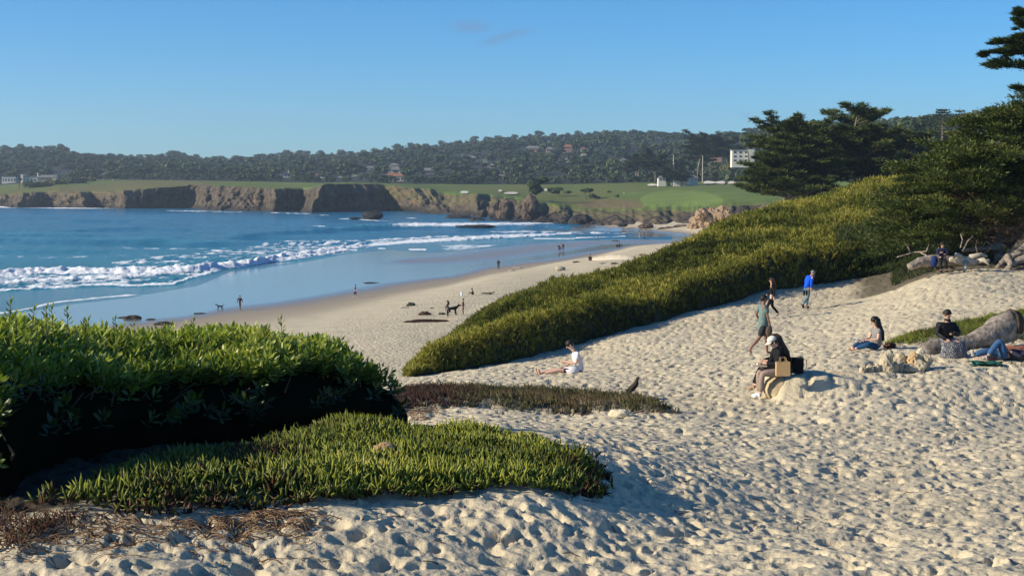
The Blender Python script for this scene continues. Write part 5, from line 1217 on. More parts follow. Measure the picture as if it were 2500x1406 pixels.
def person(label, loc, yaw, ps, skin=0, hair='black', hairlen=0, top=None, sleeve=1.0, topfat=1.0, tophem=0.0, bottom=None, leg=1.0, legfat=1.0, shoes=None, scale=1.0, cap=None, skirt=None, hands=True, look=None, detail=1, name='person', puffy=False, collar=False, group=None, pitch=0.0):
    p = ps; sub = 1
    hd = Vector(p['head']); nk = Vector(p['neck']); up = (hd - nk).normalized()
    fw = Vector(look) if look else Vector((1, 0, 0)); fw = (fw - up * fw.dot(up) * .6).normalized(); sd = up.cross(fw).normalized(); fw2 = sd.cross(up).normalized()
    N = dict(pelvis=(p['pelvis'], .105), waist=(p['waist'], .088), chest=(p['chest'], .106), neck=(p['neck'], .050), jaw=(tuple(nk + (hd - nk) * .55 + fw * .018), .058), head=(tuple(hd + up * .01), .086), crown=(tuple(hd + up * .075 - fw * .012), .058))
    E = [('pelvis','waist'),('waist','chest'),('chest','neck'),('neck','jaw'),('jaw','head'),('head','crown')]
    for s in 'LR':
        sh, el, ha, hp, kn, an, to = [p[k + s] for k in ('sh','el','ha','hp','kn','an','to')]
        N.update({'sh'+s:(sh,.046),'ua'+s:(lerp(sh,el,.5),.045),'el'+s:(el,.037),'fa'+s:(lerp(el,ha,.35),.037),'ha'+s:(ha,.025),'pm'+s:(tuple(Vector(ha)+(Vector(ha)-Vector(el)).normalized()*.06),.034),
                  'hp'+s:(hp,.088),'th'+s:(lerp(hp,kn,.45),.072),'kn'+s:(kn,.052),'cf'+s:(lerp(kn,an,.3),.052),'an'+s:(an,.033),'hl'+s:(tuple(Vector(an)+Vector((0,0,-.035))),.036) ,'to'+s:(to,.032)})
        E += [('chest','sh'+s),('sh'+s,'ua'+s),('ua'+s,'el'+s),('el'+s,'fa'+s),('fa'+s,'ha'+s),('ha'+s,'pm'+s),('pelvis','hp'+s),('hp'+s,'th'+s),('th'+s,'kn'+s),('kn'+s,'cf'+s),('cf'+s,'an'+s),('an'+s,'hl'+s),('hl'+s,'to'+s)]
    mb = MB()
    V, Fc = skin_mesh(N, E, 'pelvis', sub); mb.add(V, Fc)
    if detail:
        c = Vector(hd)
        V, Fc = blob(c + fw * .088 - up * .005, (.018, .014, .022), 1, 1, 0); mb.add(V, Fc)       # nose
        for q in (-1, 1):
            V, Fc = blob(c + sd * .084 * q - fw * .005, (.018, .012, .030), 1, 1, 0); mb.add(V, Fc)  # ears
        if hands:
            for s in 'LR':
                w = Vector(p['ha' + s]); d = (w - Vector(p['el' + s])).normalized(); side = d.cross(Vector((0, 0, 1)));
                if side.length < .1: side = d.cross(Vector((1, 0, 0)))
                side.normalize(); nn = side.cross(d).normalized(); pc = w + d * .075
                for f, (o_, L) in enumerate(((-.027, .058), (-.009, .070), (.009, .066), (.026, .052))):
                    a = pc + side * o_; b = a + d * L * .5 - nn * .010; e = b + d * L * .38 - nn * .028; mb.tube([a, b, e], [.0095, .0085, .006], 5)
                a = w + d * .02 + side * (.030 if s == 'L' else -.030); b = a + d * .03 + side * (.018 if s == 'L' else -.018); e = b + d * .03 - nn * .012; mb.tube([a, b, e], [.011, .010, .007], 5)
    body = mb.build(name, M_skin[skin], None, True); body.location = loc; body.rotation_euler = (0, pitch, yaw); body.scale = (scale,) * 3
    tag(body, label, 'person', group)
    if detail:
        for q in (-1, 1):
            V, Fc = blob(Vector(hd) + fw * .076 + sd * .030 * q + up * .014, (.010, .010, .007), 1, 1, 0); obj_py('eye', V, Fc, M_eye, body)
        V, Fc = blob(Vector(hd) + fw * .073 - up * .048, (.012, .022, .006), 1, 1, 0, rz=math.atan2(fw.y, fw.x)); obj_py('mouth', V, Fc, M_lip, body)
    # hair
    hm = M_hairs[hair]; hb = MB(); c = Vector(hd) - fw * .026 + up * .034
    V, Fc = blob((0, 0, 0), (1, 1, 1), 3, 2, .10, 2.5); R = np.array([fw, sd, up]); hb.add((V * np.array([.104, .100, .094])) @ R + np.array(c), Fc)
    if hairlen > 0:
        ch = Vector(p['chest']); bk = (Vector((-1, 0, 0)) * .6 - fw * .4).normalized(); dn = (ch - nk).normalized()
        q = [c + up * .02 - fw * .02, c - fw * .055 - up * .06, nk - fw * .075 + up * .01, nk + dn * hairlen * .5 + bk * .135, nk + dn * hairlen + bk * .15]
        V, Fc = tube_np([tuple(a) for a in q], [.085, .098, .088, .078, .035], 10); V = V + .012 * n3(V * 26, 4)[:, None]; hb.add(V, Fc)
        for s_ in (-1, 1):
            q = [c + sd * .06 * s_, Vector(hd) + sd * .085 * s_ - fw * .02 - up * .05, nk + sd * .09 * s_ - fw * .02, nk + dn * hairlen * .55 + sd * .10 * s_ + bk * .10]
            V, Fc = tube_np([tuple(a) for a in q], [.045, .04, .04, .02], 7); hb.add(V, Fc)
    hb.build('hair', hm, body, True)
    if cap:
        cb = MB(); V, Fc = blob((0, 0, 0), (1, 1, 1), 5, 2, .02); V = V[:, :]; k = np.maximum(V[:, 2], -.12); V = V.copy(); V[:, 2] = k
        cb.add((V * np.array([.112, .106, .095])) @ R + np.array(Vector(hd) + up * .045 - fw * .012), Fc)
        a0 = Vector(hd) + up * .048; B = []
        for r_ in (0, 1):
            for t_ in np.linspace(-1, 1, 9): B.append(a0 + fw * (.085 * math.cos(t_ * 1.2) + .085 * r_ * math.cos(t_ * 1.25)) + sd * (.10 * math.sin(t_ * 1.2) * (1 - .15 * r_)) - up * (.028 * r_))
        B2 = [v - up * .006 for v in B]; Fq = [(i, i + 1, i + 10, i + 9) for i in range(8)]; cb.add([tuple(v) for v in B] + [tuple(v) for v in B2], Fq + [tuple(j + 18 for j in f[::-1]) for f in Fq])
        cb.build('cap', cap, body, True)
    # clothes follow the limbs a little outside the skin
    if top:
        f = topfat; g = .016
        hem = tuple(Vector(p['pelvis']) + (Vector(p['pelvis']) - Vector(p['waist'])).normalized() * (tophem + .07))
        T_ = dict(hem=(hem, (.128 + g) * f), waist=(p['waist'], (.115 + g) * f), chest=(p['chest'], (.135 + g) * f), col=(lerp(p['chest'], p['neck'], .80), .080 * (1.12 if collar else 1)))
        Ed = [('hem','waist'),('waist','chest'),('chest','col')]
        if collar: T_['col2'] = (lerp(p['neck'], p['head'], .30), .075); Ed.append(('col','col2'))
        for s in 'LR':
            sh, el, ha = p['sh' + s], p['el' + s], p['ha' + s]
            T_['sh' + s] = (sh, .064 * f); Ed.append(('chest', 'sh' + s))
            if sleeve <= .5:
                T_['e' + s] = (lerp(sh, el, .75 if sleeve > .3 else .5), .066 * f); Ed.append(('sh' + s, 'e' + s))
            else:
                T_['u' + s] = (lerp(sh, el, .5), .056 * f); T_['e' + s] = (el, .049 * f); Ed += [('sh' + s, 'u' + s), ('u' + s, 'e' + s)]
                if sleeve > .6: T_['f' + s] = (lerp(el, ha, .45), .048 * f); T_['w' + s] = (lerp(el, ha, .93), .036 * f); Ed += [('e' + s, 'f' + s), ('f' + s, 'w' + s)]
        V, Fc = skin_mesh(T_, Ed, 'chest', 1 + (1 if puffy else 0)); V = np.array(V)
        if puffy: V = V + (np.sin(V[:, 2] * 62)[:, None] * .008) * (V - np.array(p['chest'])) / (np.linalg.norm(V - np.array(p['chest']), axis=1)[:, None] + .01)
        V = V + .007 * n3(V * 14, 7)[:, None]
        obj_py('jacket' if sleeve > .6 else 'shirt', V, Fc, top, body, True)
    if bottom:
        T_ = dict(w=(lerp(p['pelvis'], p['waist'], .35), .126), pelvis=(p['pelvis'], .134)); Ed = [('w','pelvis')]
        for s in 'LR':
            hp, kn, an = p['hp' + s], p['kn' + s], p['an' + s]; T_['h' + s] = (hp, .100); T_['t' + s] = (lerp(hp, kn, .5), .084 * legfat); Ed += [('pelvis', 'h' + s), ('h' + s, 't' + s)]
            if leg <= .5: T_['k' + s] = (lerp(hp, kn, .55 + leg * .8), .082 * legfat); Ed.append(('t' + s, 'k' + s))
            else:
                T_['k' + s] = (kn, .067 * legfat); T_['c' + s] = (lerp(kn, an, .45), .060 * legfat); Ed += [('t' + s, 'k' + s), ('k' + s, 'c' + s)]
                if leg > .8: T_['a' + s] = (lerp(kn, an, .94), .052 * legfat); Ed.append(('c' + s, 'a' + s))
        V, Fc = skin_mesh(T_, Ed, 'pelvis', 1); V = np.array(V); V = V + .006 * n3(V * 13, 8)[:, None]
        obj_py('trousers' if leg > .5 else 'shorts', V, Fc, bottom, body, True)
    if skirt:
        kn = (Vector(p['knL']) + Vector(p['knR'])) / 2; an = (Vector(p['anL']) + Vector(p['anR'])) / 2; pl = Vector(p['pelvis'])
        rings = [(pl + V3(0, 0, .10), .15, .17), (lerp(pl, kn, .5), .15, .23), (kn + V3(-.02, 0, .02), .13, .27), (lerp(kn, an, .45), .15, .29), (lerp(kn, an, .88), .18, .32)]
        V = []; n = 28
        for k, (c_, rx, ry) in enumerate(rings):
            for j in range(n):
                a = j / n * 6.283; fl = 1 + .10 * math.sin(a * 7 + k) * (k > 1); V.append((c_[0] + rx * math.cos(a) * fl, c_[1] + ry * math.sin(a) * fl, c_[2] + (.0 if k != 1 else .03)))
        Fc = [(k*n+j, k*n+(j+1)%n, (k+1)*n+(j+1)%n, (k+1)*n+j) for k in range(4) for j in range(n)] + [tuple(range(n))]
        obj_py('skirt', V, Fc, skirt, body, True)
    if shoes:
        for s in 'LR':
            an, to = Vector(p['an' + s]), Vector(p['to' + s]); d = (to - an); 
            V, Fc = skin_mesh(dict(a=(tuple(an + V3(0, 0, .0)), .048), h=(tuple(an + V3(-.01, 0, -.04)), .052), m=(tuple(an + d * .6 + V3(0, 0, -.012)), .050), t=(tuple(to + d * .12), .040)), [('a','h'),('h','m'),('m','t')], 'h', 1)
            obj_py('shoe', V, Fc, shoes, body, True)
    return body
LEFT = math.pi
C_black, C_navy = mk((.012, .012, .014)), mk((.016, .022, .05)); C_white, C_taupe, C_jean = mk((.72, .71, .72)), mk((.30, .225, .185)), mk((.045, .105, .22)); C_grey = mk((.23, .215, .205))
def spot(px, Y, dz=0.0): x = X_of(px, Y); return Vector((x, Y, gz(x, Y, True) + dz))
# -- on the dune
pw = spot(1414, 42)
person('man in white t-shirt and dark shorts sitting on the sand looking down', pw + V3(0, 0, -.02), LEFT + .12, pose(SIT, neck=(.12,0,.62), head=(.22,0,.74), haL=(.40,.08,.36), haR=(.30,-.10,.22), chest=(.03,0,.46), knL=(.48,.1,.15), knR=(.50,-.1,.13), anL=(.94,.09,.06), anR=(.97,-.1,.06), toL=(1.0,.11,.2), toR=(1.04,-.12,.2)), 0, 'black', 0, C_white, .4, 1.12, .0, mk((.045, .03, .045)), .42, 1.05, None, 1.2, look=(1, 0, -.6))
V, Fc = blob(pw + V3(-.20, -.12, .14), (.22, .17, .12), 4, 3, .30, 2.2); tag(obj_py('towel', V, Fc, C_white, None, True), 'crumpled white cloth on the lap of the seated man', 'towel')
pt_ = spot(1866, 42)
person('man in long teal t-shirt and shorts striding barefoot up the sand', pt_, .25, pose(WALK, knL=(.12,.09,.50), anL=(.17,.09,.10), toL=(.33,.09,.04), knR=(-.16,-.09,.50), anR=(-.43,-.09,.20), toR=(-.40,-.09,.05), elR=(.02,-.24,1.14), haR=(.09,-.26,.88), haL=(.05,.27,.9)), 2, 'black', 0, mk((.13, .20, .19)), .4, 1.22, .22, mk((.03, .035, .035)), .5, 1.25, None, 1.0)
q = pt_ + V3(.12, -.27, .70)
sb = MB(); V, Fc = blob((0, 0, 0), (.10, .06, .17), 3, 2, .2); sb.add(V, Fc); sb.tube([(-.05, 0, .14), (0, 0, .22), (.05, 0, .14)], .012, 5); o = sb.build('beach_bag', mk((.10, .075, .06)), None, True); o.location = q; tag(o, 'brown bag carried by the man in the teal shirt', 'bag')
person('woman in black top walking behind the man in the teal shirt', spot(1886, 61), LEFT - .2, WALK, 0, 'brown', .28, C_black, 1.0, 1.0, 0, C_black, 1.0, 1.0, None, .97)
pb = spot(1972, 65)
person('man in bright blue jacket and jeans bending as he climbs the sand', pb, .55, pose(WALK, waist=(.04,0,1.08), chest=(.14,0,1.27), neck=(.24,0,1.42), head=(.33,0,1.52), shL=(.16,.17,1.38), shR=(.16,-.17,1.38), elL=(.14,.25,1.12), elR=(.02,-.25,1.14), haL=(.34,.24,1.0), haR=(-.02,-.27,.90), knL=(.15,.09,.52), anL=(.06,.09,.10), toL=(.22,.09,.04), anR=(-.32,-.09,.20), toR=(-.27,-.09,.05)), 1, 'grey', 0, mk((.008, .085, .62)), 1.0, 1.22, .06, mk((.10, .19, .23)), 1.0, 1.0, mk((.03, .028, .03)), 1.03, look=(1, 0, -.5))
for k_, dx in enumerate((-.06, .05)):
    V, Fc = blob(pb + V3(-.12 + dx, -.26, .72), (.05, .04, .14), 5 + k_, 2, .12); tag(obj_py('shoe_pair' if k_ == 0 else 'loose_shoe', V, Fc, C_black, None, True), ['dark shoe hanging from the hand of the blue jacket man', 'second dark shoe beside the first in the hand of the blue jacket man'][k_], 'shoe')
# couple on the ledge
LY = 30.0; seat = P(1912, 918, LY)
M_sstone = M("sandstone", (.52, .42, .26), .9, .3, 3.0, .03, 9.0, c2=(.36, .28, .17))
seatz = float(seat[2]); lx = float(seat[0])
V, Fc = blob((0, 0, 0), (1, 1, 1), 8, 3, .16, 1.4); V = V * np.array([.27, .42, .30]); V = V + np.array([lx - .10, LY + .15, seatz - .27])
tag(obj_py('sandstone_block', V, Fc, M_sstone, None, True), 'yellowish sandstone block under the seated couple', 'rock')
cm = person('man in white cap and black jacket eating on the stone ledge', Vector((lx - .04, LY, seatz - .02)), LEFT + .15, pose(LEDGE, anL=(.47,.10,-.32), anR=(.43,-.10,-.34), toL=(.62,.11,-.37), toR=(.58,-.11,-.39), haL=(.36,.06,.30), haR=(.34,-.06,.24)), 0, 'black', 0, C_black, 1.0, 1.16, .02, C_taupe, 1.0, 1.12, mk((.75, .74, .74)), 1.0, cap=mk((.62, .60, .52)), look=(1, 0, -.35), collar=True)
wm = person('long haired woman in black sitting close behind the capped man', Vector((lx + .08, LY + .55, seatz + .0)), LEFT + .1, pose(LEDGE, anL=(.62,.10,-.26), anR=(.60,-.10,-.28), toL=(.76,.11,-.32), toR=(.74,-.11,-.34)), 0, 'brown', .42, C_black, 1.0, 1.1, .02, C_black, 1.0, 1.1, mk((.38, .26, .17)), .97, look=(1, 0, -.3))
MB().box((0, 0, 0), (.30, .20, .03)).box((.02, 0, .035), (.13, .08, .06), .3).build('food_tray', mk((.55, .47, .36))); o = bpy.data.objects['food_tray']; o.location = (lx - .50, LY - .02, seatz + .22); tag(o, 'pale food tray in the hands of the capped man', 'tray')
def paper_bag(loc, w, d, h, mat, label, name, cat='bag'):
    r = empty(name, loc); tag(r, label, cat); e = .006; mb = MB()
    mb.box((0, -d/2, h/2), (w, e, h)).box((0, d/2, h/2), (w, e, h)).box((-w/2, 0, h/2), (e, d - 2*e, h)).box((w/2, 0, h/2), (e, d - 2*e, h)).box((0, 0, .01), (w - 2*e, d - 2*e, e)); mb.build('bag_body', mat, r)
    for s in (-1, 1): MB().tube([(-w*.22, s*d*.45, h - .02), (-w*.2, s*d*.45, h + .09), (w*.2, s*d*.45, h + .09), (w*.22, s*d*.45, h - .02)], .006, 5).build('handle', mat, r)
    return r
paper_bag(Vector((X_of(1915, LY - .45), LY - .45, float(P(1915, 917, LY - .45)[2]))), .27, .15, .28, mk((.50, .33, .16), .8, .1), 'brown paper bag standing beside the capped man', 'paper_bag')
bg_ = empty('picnic_bag', Vector((X_of(1950, LY + .3), LY + .3, float(P(1950, 909, LY + .3)[2])))); tag(bg_, 'black soft cooler bag behind the paper bag', 'bag')
V, Fc = blob((0, 0, .17), (.30, .24, .30), 6, 3, .05); V[:, 0] = np.clip(V[:, 0], -.12, .12); V[:, 1] = np.clip(V[:, 1], -.10, .10); V[:, 2] = np.clip(V[:, 2], .0, .31); obj_py('bag_body', V, Fc, C_black, bg_, True); MB().tube([(.12, 0, .28), (.19, 0, .26), (.20, 0, .10), (.14, 0, .04)], .008, 5).build('strap', C_black, bg_)
# reading girl
pg = spot(2146, 37.5)
person('girl in grey t-shirt and flared jeans reading on the sand', pg, LEFT + .25, pose(SIT, chest=(.02,0,.46), neck=(.05,0,.62), head=(.10,0,.76), shL=(.03,.16,.56), shR=(.03,-.16,.56), knL=(.40,.20,.17), knR=(.42,-.16,.17), anL=(.60,-.02,.06), anR=(.66,-.12,.06), toL=(.72,-.05,.05), toR=(.78,-.15,.05), elL=(.10,.22,.30), elR=(.12,-.22,.29), haL=(.33,.10,.28), haR=(.34,-.12,.26)), 0, 'black', .40, C_grey, .3, 1.0, .0, mk((.02, .065, .15)), 1.0, 1.25, None, .98, look=(1, 0, -.45))
bk = empty('book', pg + V3(-.50, -.10, .29), LEFT + .25); tag(bk, 'open book on the lap of the reading girl', 'book')
for s in (-1, 1):
    o = MB().box((0, s * .075, 0), (.20, .15, .012)).build('page_block', mk((.70, .68, .64)), bk); o.rotation_euler = (s * -.22, -.35, 0)
V, Fc = blob(spot(2178, 37.8) + V3(0, 0, .05), (.17, .12, .08), 9, 3, .3, 2.2); tag(obj_py('cloth_bag', V, Fc, mk((.10, .045, .03)), None, True), 'dark red brown bag crumpled behind the reading girl', 'bag')
# woman on the log
M_print = M("print_fabric", (.38, .38, .40), .85, .2, 60, 0, c2=(.02, .02, .025))
r_ = M_print.node_tree.nodes
for nn in r_:
    if nn.type == 'VALTORGB': nn.color_ramp.elements[0].position = .52; nn.color_ramp.elements[1].position = .58
pl = Vector(P(2312, 838, 35.7))
person('woman in black puffer jacket and printed long skirt sitting on a driftwood log', pl + V3(0, .05, -.06), -math.pi / 2 + .12, pose(LEDGE, chest=(.02,0,.46), neck=(.03,0,.62), head=(.05,0,.75), shL=(.02,.17,.52), shR=(.02,-.17,.52), elL=(.08,.27,.28), elR=(.08,-.27,.30), haL=(.30,.03,.32), haR=(.34,-.10,.16), knL=(.42,.15,.10), knR=(.42,-.15,.10), anL=(.48,.13,-.30), anR=(.48,-.15,-.30), toL=(.62,.14,-.35), toR=(.62,-.16,-.35)), 3, 'black', 0, mk((.010, .011, .013), .5, .2, 20, .01), 1.0, 1.32, .02, None, 1, 1, C_black, 1.02, skirt=M_print, look=(1, .35, 0), puffy=True, collar=True)
cam_ = empty('camera_body', pl + V3(.06, -.34, .30)); tag(cam_, 'small dark camera held by the woman in the puffer jacket', 'camera'); MB().box((0, 0, 0), (.12, .05, .08)).build('case', C_black, cam_); MB().tube([(0, -.02, 0), (0, -.09, 0)], .03, 10).build('lens', mk((.03, .03, .03), .3), cam_)
# lying person, far right
pk = spot(2452, 34.4)
person('person in blue jeans lying on a blanket with one knee raised', pk + V3(.02, 0, .03), LEFT + .12, dict(pelvis=(-.05,0,.10), waist=(-.22,0,.10), chest=(-.42,0,.11), neck=(-.58,0,.13), head=(-.72,0,.14), shL=(-.5,.18,.11), shR=(-.5,-.18,.11), elL=(-.30,.28,.09), elR=(-.30,-.28,.09), haL=(-.10,.16,.20), haR=(-.12,-.14,.22), hpL=(0,.10,.12), hpR=(0,-.10,.12), knL=(.12,.10,.44), knR=(.40,-.10,.17), anL=(.40,.12,.10), anR=(.62,-.12,.08), toL=(.52,.12,.05), toR=(.66,-.12,.20)), 1, 'brown', 0, mk((.035, .035, .06)), 1.0, 1.1, 0, C_jean, 1.0, 1.35, mk((.35, .33, .33)), 1.05, look=(0, 0, 1))
def blanket(px0, px1, py, Y, dep, mat, label, h=.03, seed=1):
    x0, x1 = X_of(px0, Y), X_of(px1, Y); n = 16; V = []
    for i in range(n):
        for j in range(n):
            x = x0 + (x1 - x0) * i / (n - 1); y = Y - dep / 2 + dep * j / (n - 1); V.append((x, y, gz(x, y, True) + h + .05 * fbm(x * 5 + seed, y * 5, seed)))
    o = obj_py('blanket', V, [(i*n+j, (i+1)*n+j, (i+1)*n+j+1, i*n+j+1) for i in range(n-1) for j in range(n-1)], mat, None, True); so = o.modifiers.new('t', 'SOLIDIFY'); so.thickness = .015; so.offset = 1
    tag(o, label, 'blanket')
blanket(2376, 2450, 898, 34.0, .35, mk((.02, .09, .07)), 'dark green blanket under the person in blue jeans')
V, Fc = blob(spot(2418, 34.7) + V3(0, 0, .13), (.22, .16, .13), 12, 3, .35, 2); tag(obj_py('pink_towel', V, Fc, mk((.50, .20, .22)), None, True), 'pink towel heaped behind the raised knee', 'towel')
V, Fc = blob(spot(2496, 34.9) + V3(0, 0, .12), (.40, .3, .16), 14, 3, .40, 2.6); tag(obj_py('patterned_wrap', V, Fc, mk((.30, .12, .07), .9, .8, 9), None, True), 'rust brown patterned wrap heaped at the frame edge', 'cloth')
# under the tree
pu_ = Vector(P(2300, 648, 65.8))
person('person in navy jacket resting against the log under the cypress', pu_ + V3(0, 0, -.08), -math.pi / 2 - .1, pose(LEDGE, pelvis=(0,0,.42), waist=(-.02,0,.55), chest=(-.03,0,.74), neck=(0,0,.89), head=(.04,0,1.0), shL=(0,.17,.84), shR=(0,-.17,.84), elL=(.06,.24,.58), elR=(.06,-.24,.58), haL=(.25,.10,.60), haR=(.25,-.12,.66), hpL=(.03,.09,.40), hpR=(.03,-.09,.40), knL=(.30,.11,.22), knR=(.32,-.11,.24), anL=(.42,.12,-.12), anR=(.46,-.12,-.12), toL=(.57,.12,-.17), toR=(.6,-.12,-.17)), 3, 'black', 0, C_navy, 1.0, 1.2, 0, C_black, 1.0, 1.05, C_black, 1.0)
V, Fc = blob(pu_ + V3(-.36, .0, .16), (.17, .15, .26), 15, 3, .2); tag(obj_py('backpack', V, Fc, mk((.015, .03, .12)), None, True), 'blue backpack on the log left of the resting person', 'backpack')

# -- on the lower beach
def bp_(px, py): return at(px, py, 60)
def small(label, px, py, yaw, ps, top, bot, skin=1, hair='black', sleeve=1.0, leg=1.0, hl=0, s=1.0, shoes=None): return person(label, bp_(px, py), yaw, ps, skin, hair, hl, top, sleeve, 1.1, 0, bot, leg, 1.0, shoes, s, detail=0, hands=False)
small('walker in dark red jacket and khaki trousers at the wet sand edge', 586, 757, 1.4, pose(WALK, anL=(.1,.05,.1), toL=(.25,.05,.04), anR=(-.08,-.05,.1), toR=(.08,-.05,.04), knR=(0,-.07,.5)), mk((.075, .03, .035)), mk((.13, .10, .085)), shoes=C_black)
small('walker in dark shirt and shorts striding left along the shore', 868, 727, LEFT, WALK, C_black, C_navy, 0, sleeve=.4, leg=.8)
small('lone person in black standing on the pale sand edge', 1217, 657, 1.6, STAND, C_black, C_black, shoes=C_black)
small('hooded person in grey green coat standing by the big black dog', 1093, 775, LEFT, pose(elL=(.12,.22,1.15), haL=(.32,.15,1.05), elR=(.12,-.22,1.15), haR=(.32,-.15,1.05)), mk((.07, .085, .075)), mk((.02, .022, .03)), 1, 'brown', 1.0, 1.0, .2)
small('thin person in brown clothes right of the black dog at the scrub edge', 1131, 770, LEFT, STAND, mk((.085, .045, .035)), mk((.10, .06, .05)), 1)
small('person in brown sitting upright on the beach', 1155, 721, LEFT, pose(SIT, knL=(.34,.1,.36), knR=(.34,-.1,.36), anL=(.58,.1,.06), anR=(.58,-.1,.06), toL=(.7,.1,.04), toR=(.7,-.1,.04)), mk((.065, .04, .032)), mk((.08, .055, .04)), 1)
small('person in green lying flat on the beach', 1192, 719, 0, dict(pelvis=(0,0,.13), waist=(.16,0,.13), chest=(.36,0,.15), neck=(.54,0,.2), head=(.66,0,.26), shL=(.45,.18,.15), shR=(.45,-.18,.15), elL=(.3,.28,.1), elR=(.3,-.28,.1), haL=(.1,.25,.1), haR=(.1,-.25,.1), hpL=(-.05,.1,.13), hpR=(-.05,-.1,.13), knL=(-.45,.1,.14), knR=(-.45,-.1,.14), anL=(-.85,.1,.12), anR=(-.85,-.1,.12), toL=(-.88,.1,.24), toR=(-.88,-.1,.24)), mk((.03, .055, .05)), C_black)
small('left one in dark clothes of three strolling at the waterline', 1365, 615, 1.8, WALK, C_black, C_navy, s=1.0)
small('middle one in white top of three strolling at the waterline', 1369, 613, 1.8, WALK, C_white, C_navy, s=1.0)
small('right one in dark red of three strolling at the waterline', 1375, 612, 1.5, WALK, mk((.05, .02, .025)), C_black, s=.98)
small('person in brown crouching on the sand by the low sand bank', 1440, 637, -1.2, pose(SIT, pelvis=(0,0,.25), knL=(.30,.15,.45), knR=(.30,-.15,.45), anL=(.2,.15,.08), anR=(.2,-.15,.08), toL=(.34,.15,.03), toR=(.34,-.15,.03)), mk((.06, .035, .025)), mk((.05, .03, .025)), s=1.25)
small('single dark figure on the grey wet sand', 1460, 590, LEFT, STAND, mk((.04, .05, .07)), C_black)
small('left of two pale dressed walkers at the far water edge', 1562, 585, 0, WALK, mk((.20, .24, .30)), mk((.25, .27, .30)))
small('right of two walkers at the far water edge with a small dog', 1573, 586, 0, WALK, mk((.05, .07, .12)), C_navy)
small('left of two people seated far up the dry beach', 1505, 602, 0, pose(SIT), C_black, C_black, s=1.2)
small('right of two people seated far up the dry beach', 1511, 600, 0, pose(SIT), mk((.07, .05, .04)), C_black, s=1.2)
small('tiny figure standing on the cove sand under the low cliff', 1522, 562, 0, STAND, mk((.12, .12, .14)), C_black)
def golfer(px, py, top, label):
    b = small(label, 1400, 640, 1.5, STAND, top, C_white if top != C_white else mk((.4, .4, .4)), 0); p = links_pt(px, py); b.location = p + V3(0, 0, .1); return b
golfer(1523, 475, C_white, 'golfer in white standing on the turf above the cliff')
golfer(232, 441, C_white, 'leftmost of three white figures on the headland crest')
golfer(254, 441, C_white, 'middle one of three white figures on the headland crest')
golfer(277, 442, C_white, 'right one of three white figures on the headland crest')
golfer(418, 443, C_white, 'white figure alone further right on the headland crest')
golfer(1763, 452, C_white, 'golfer near the right hand bunkers')
golfer(1792, 452, mk((.3, .05, .05)), 'golfer in red beyond the right hand bunkers')
# dogs
def dog(label, px, py, yaw, mat, s=1.0, tail_up=False, pos=None, shag=1.0):
    N = dict(rump=((-.28,0,.50), .11*shag), belly=((-.05,0,.50), .10*shag), chest=((.22,0,.49), .135*shag), neck=((.36,0,.62), .075), head=((.47,0,.72), .078), muz=((.60,0,.68), .040), nose=((.66,0,.67), .026), t1=((-.40,0,.56), .035), t2=((-.52,0,.66 if tail_up else .46), .026), t3=((-.54,0,.82 if tail_up else .34), .016))
    E = [('rump','belly'),('belly','chest'),('chest','neck'),('neck','head'),('head','muz'),('muz','nose'),('rump','t1'),('t1','t2'),('t2','t3')]
    for s_, y in (('l', .09), ('r', -.09)):
        off = .05 if s_ == 'l' else -.06
        N.update({'s'+s_:((.22,y,.38),.065*shag),'e'+s_:((.20+off,y,.24),.042),'w'+s_:((.24+off,y,.11),.030),'f'+s_:((.27+off,y,.03),.030),'p'+s_:((.32+off,y,.02),.026),
            'h'+s_:((-.26,y,.40),.085*shag),'k'+s_:((-.17+off,y,.27),.052),'c'+s_:((-.36+off,y,.17),.030),'g'+s_:((-.33+off,y,.04),.028),'q'+s_:((-.26+off,y,.02),.026)})
        E += [('chest','s'+s_),('s'+s_,'e'+s_),('e'+s_,'w'+s_),('w'+s_,'f'+s_),('f'+s_,'p'+s_),('rump','h'+s_),('h'+s_,'k'+s_),('k'+s_,'c'+s_),('c'+s_,'g'+s_),('g'+s_,'q'+s_)]
    V, Fc = skin_mesh(N, E, 'chest', 1); o = obj_py('dog', V, Fc, mat, None, True); o.location = pos or bp_(px, py); o.rotation_euler = (0, 0, yaw); o.scale = (s,) * 3; tag(o, label, 'dog')
    for y in (-.05, .05):
        V, Fc = blob((.43, y * 1.2, .74), (.035, .018, .055), 2, 1, 0); obj_py('ear', V, Fc, mat, o, True)
    return o
dog('big shaggy black dog standing beside the hooded person', 1105, 770, 0.25, C_black, 1.45, shag=1.2)
dog('small dark grey dog with curled tail walking on the wet sand', 537, 757, LEFT, mk((.03, .035, .05)), .92, True)
dog('tiny grey dog at the far water edge', 1581, 586, 0, mk((.10, .11, .13)), .8)
# birds
def gull(label, loc, yaw, body, s=1.0, name='seagull', wingm=None):
    V, Fc = skin_mesh(dict(tail=((-.19,0,.05),.016), rump=((-.12,0,.10),.040), bel=((-.02,0,.165),.068), br=((.045,0,.235),.064), nk=((.06,0,.315),.036), hd=((.075,0,.37),.040), bk=((.125,0,.368),.012), bt=((.17,0,.362),.007)), [('tail','rump'),('rump','bel'),('bel','br'),('br','nk'),('nk','hd'),('hd','bk'),('bk','bt')], 'bel', 1)
    o = obj_py(name, V, Fc, body, None, True); o.location = loc; o.rotation_euler = (0, 0, yaw); o.scale = (s,) * 3; tag(o, label, 'bird')
    for y in (-1, 1):
        V, Fc = blob((-.06, y * .062, .15), (.13, .018, .055), 3, 2, .08); V[:, 2] += (V[:, 0] + .06) * .75; obj_py('wing', V, Fc, wingm or body, o, True)
        MB().tube([(.0, y * .03, .13), (.0, y * .03, .02), (.04, y * .03, .0)], .007, 4).build('leg', mk((.30, .22, .12)), o)
    return o
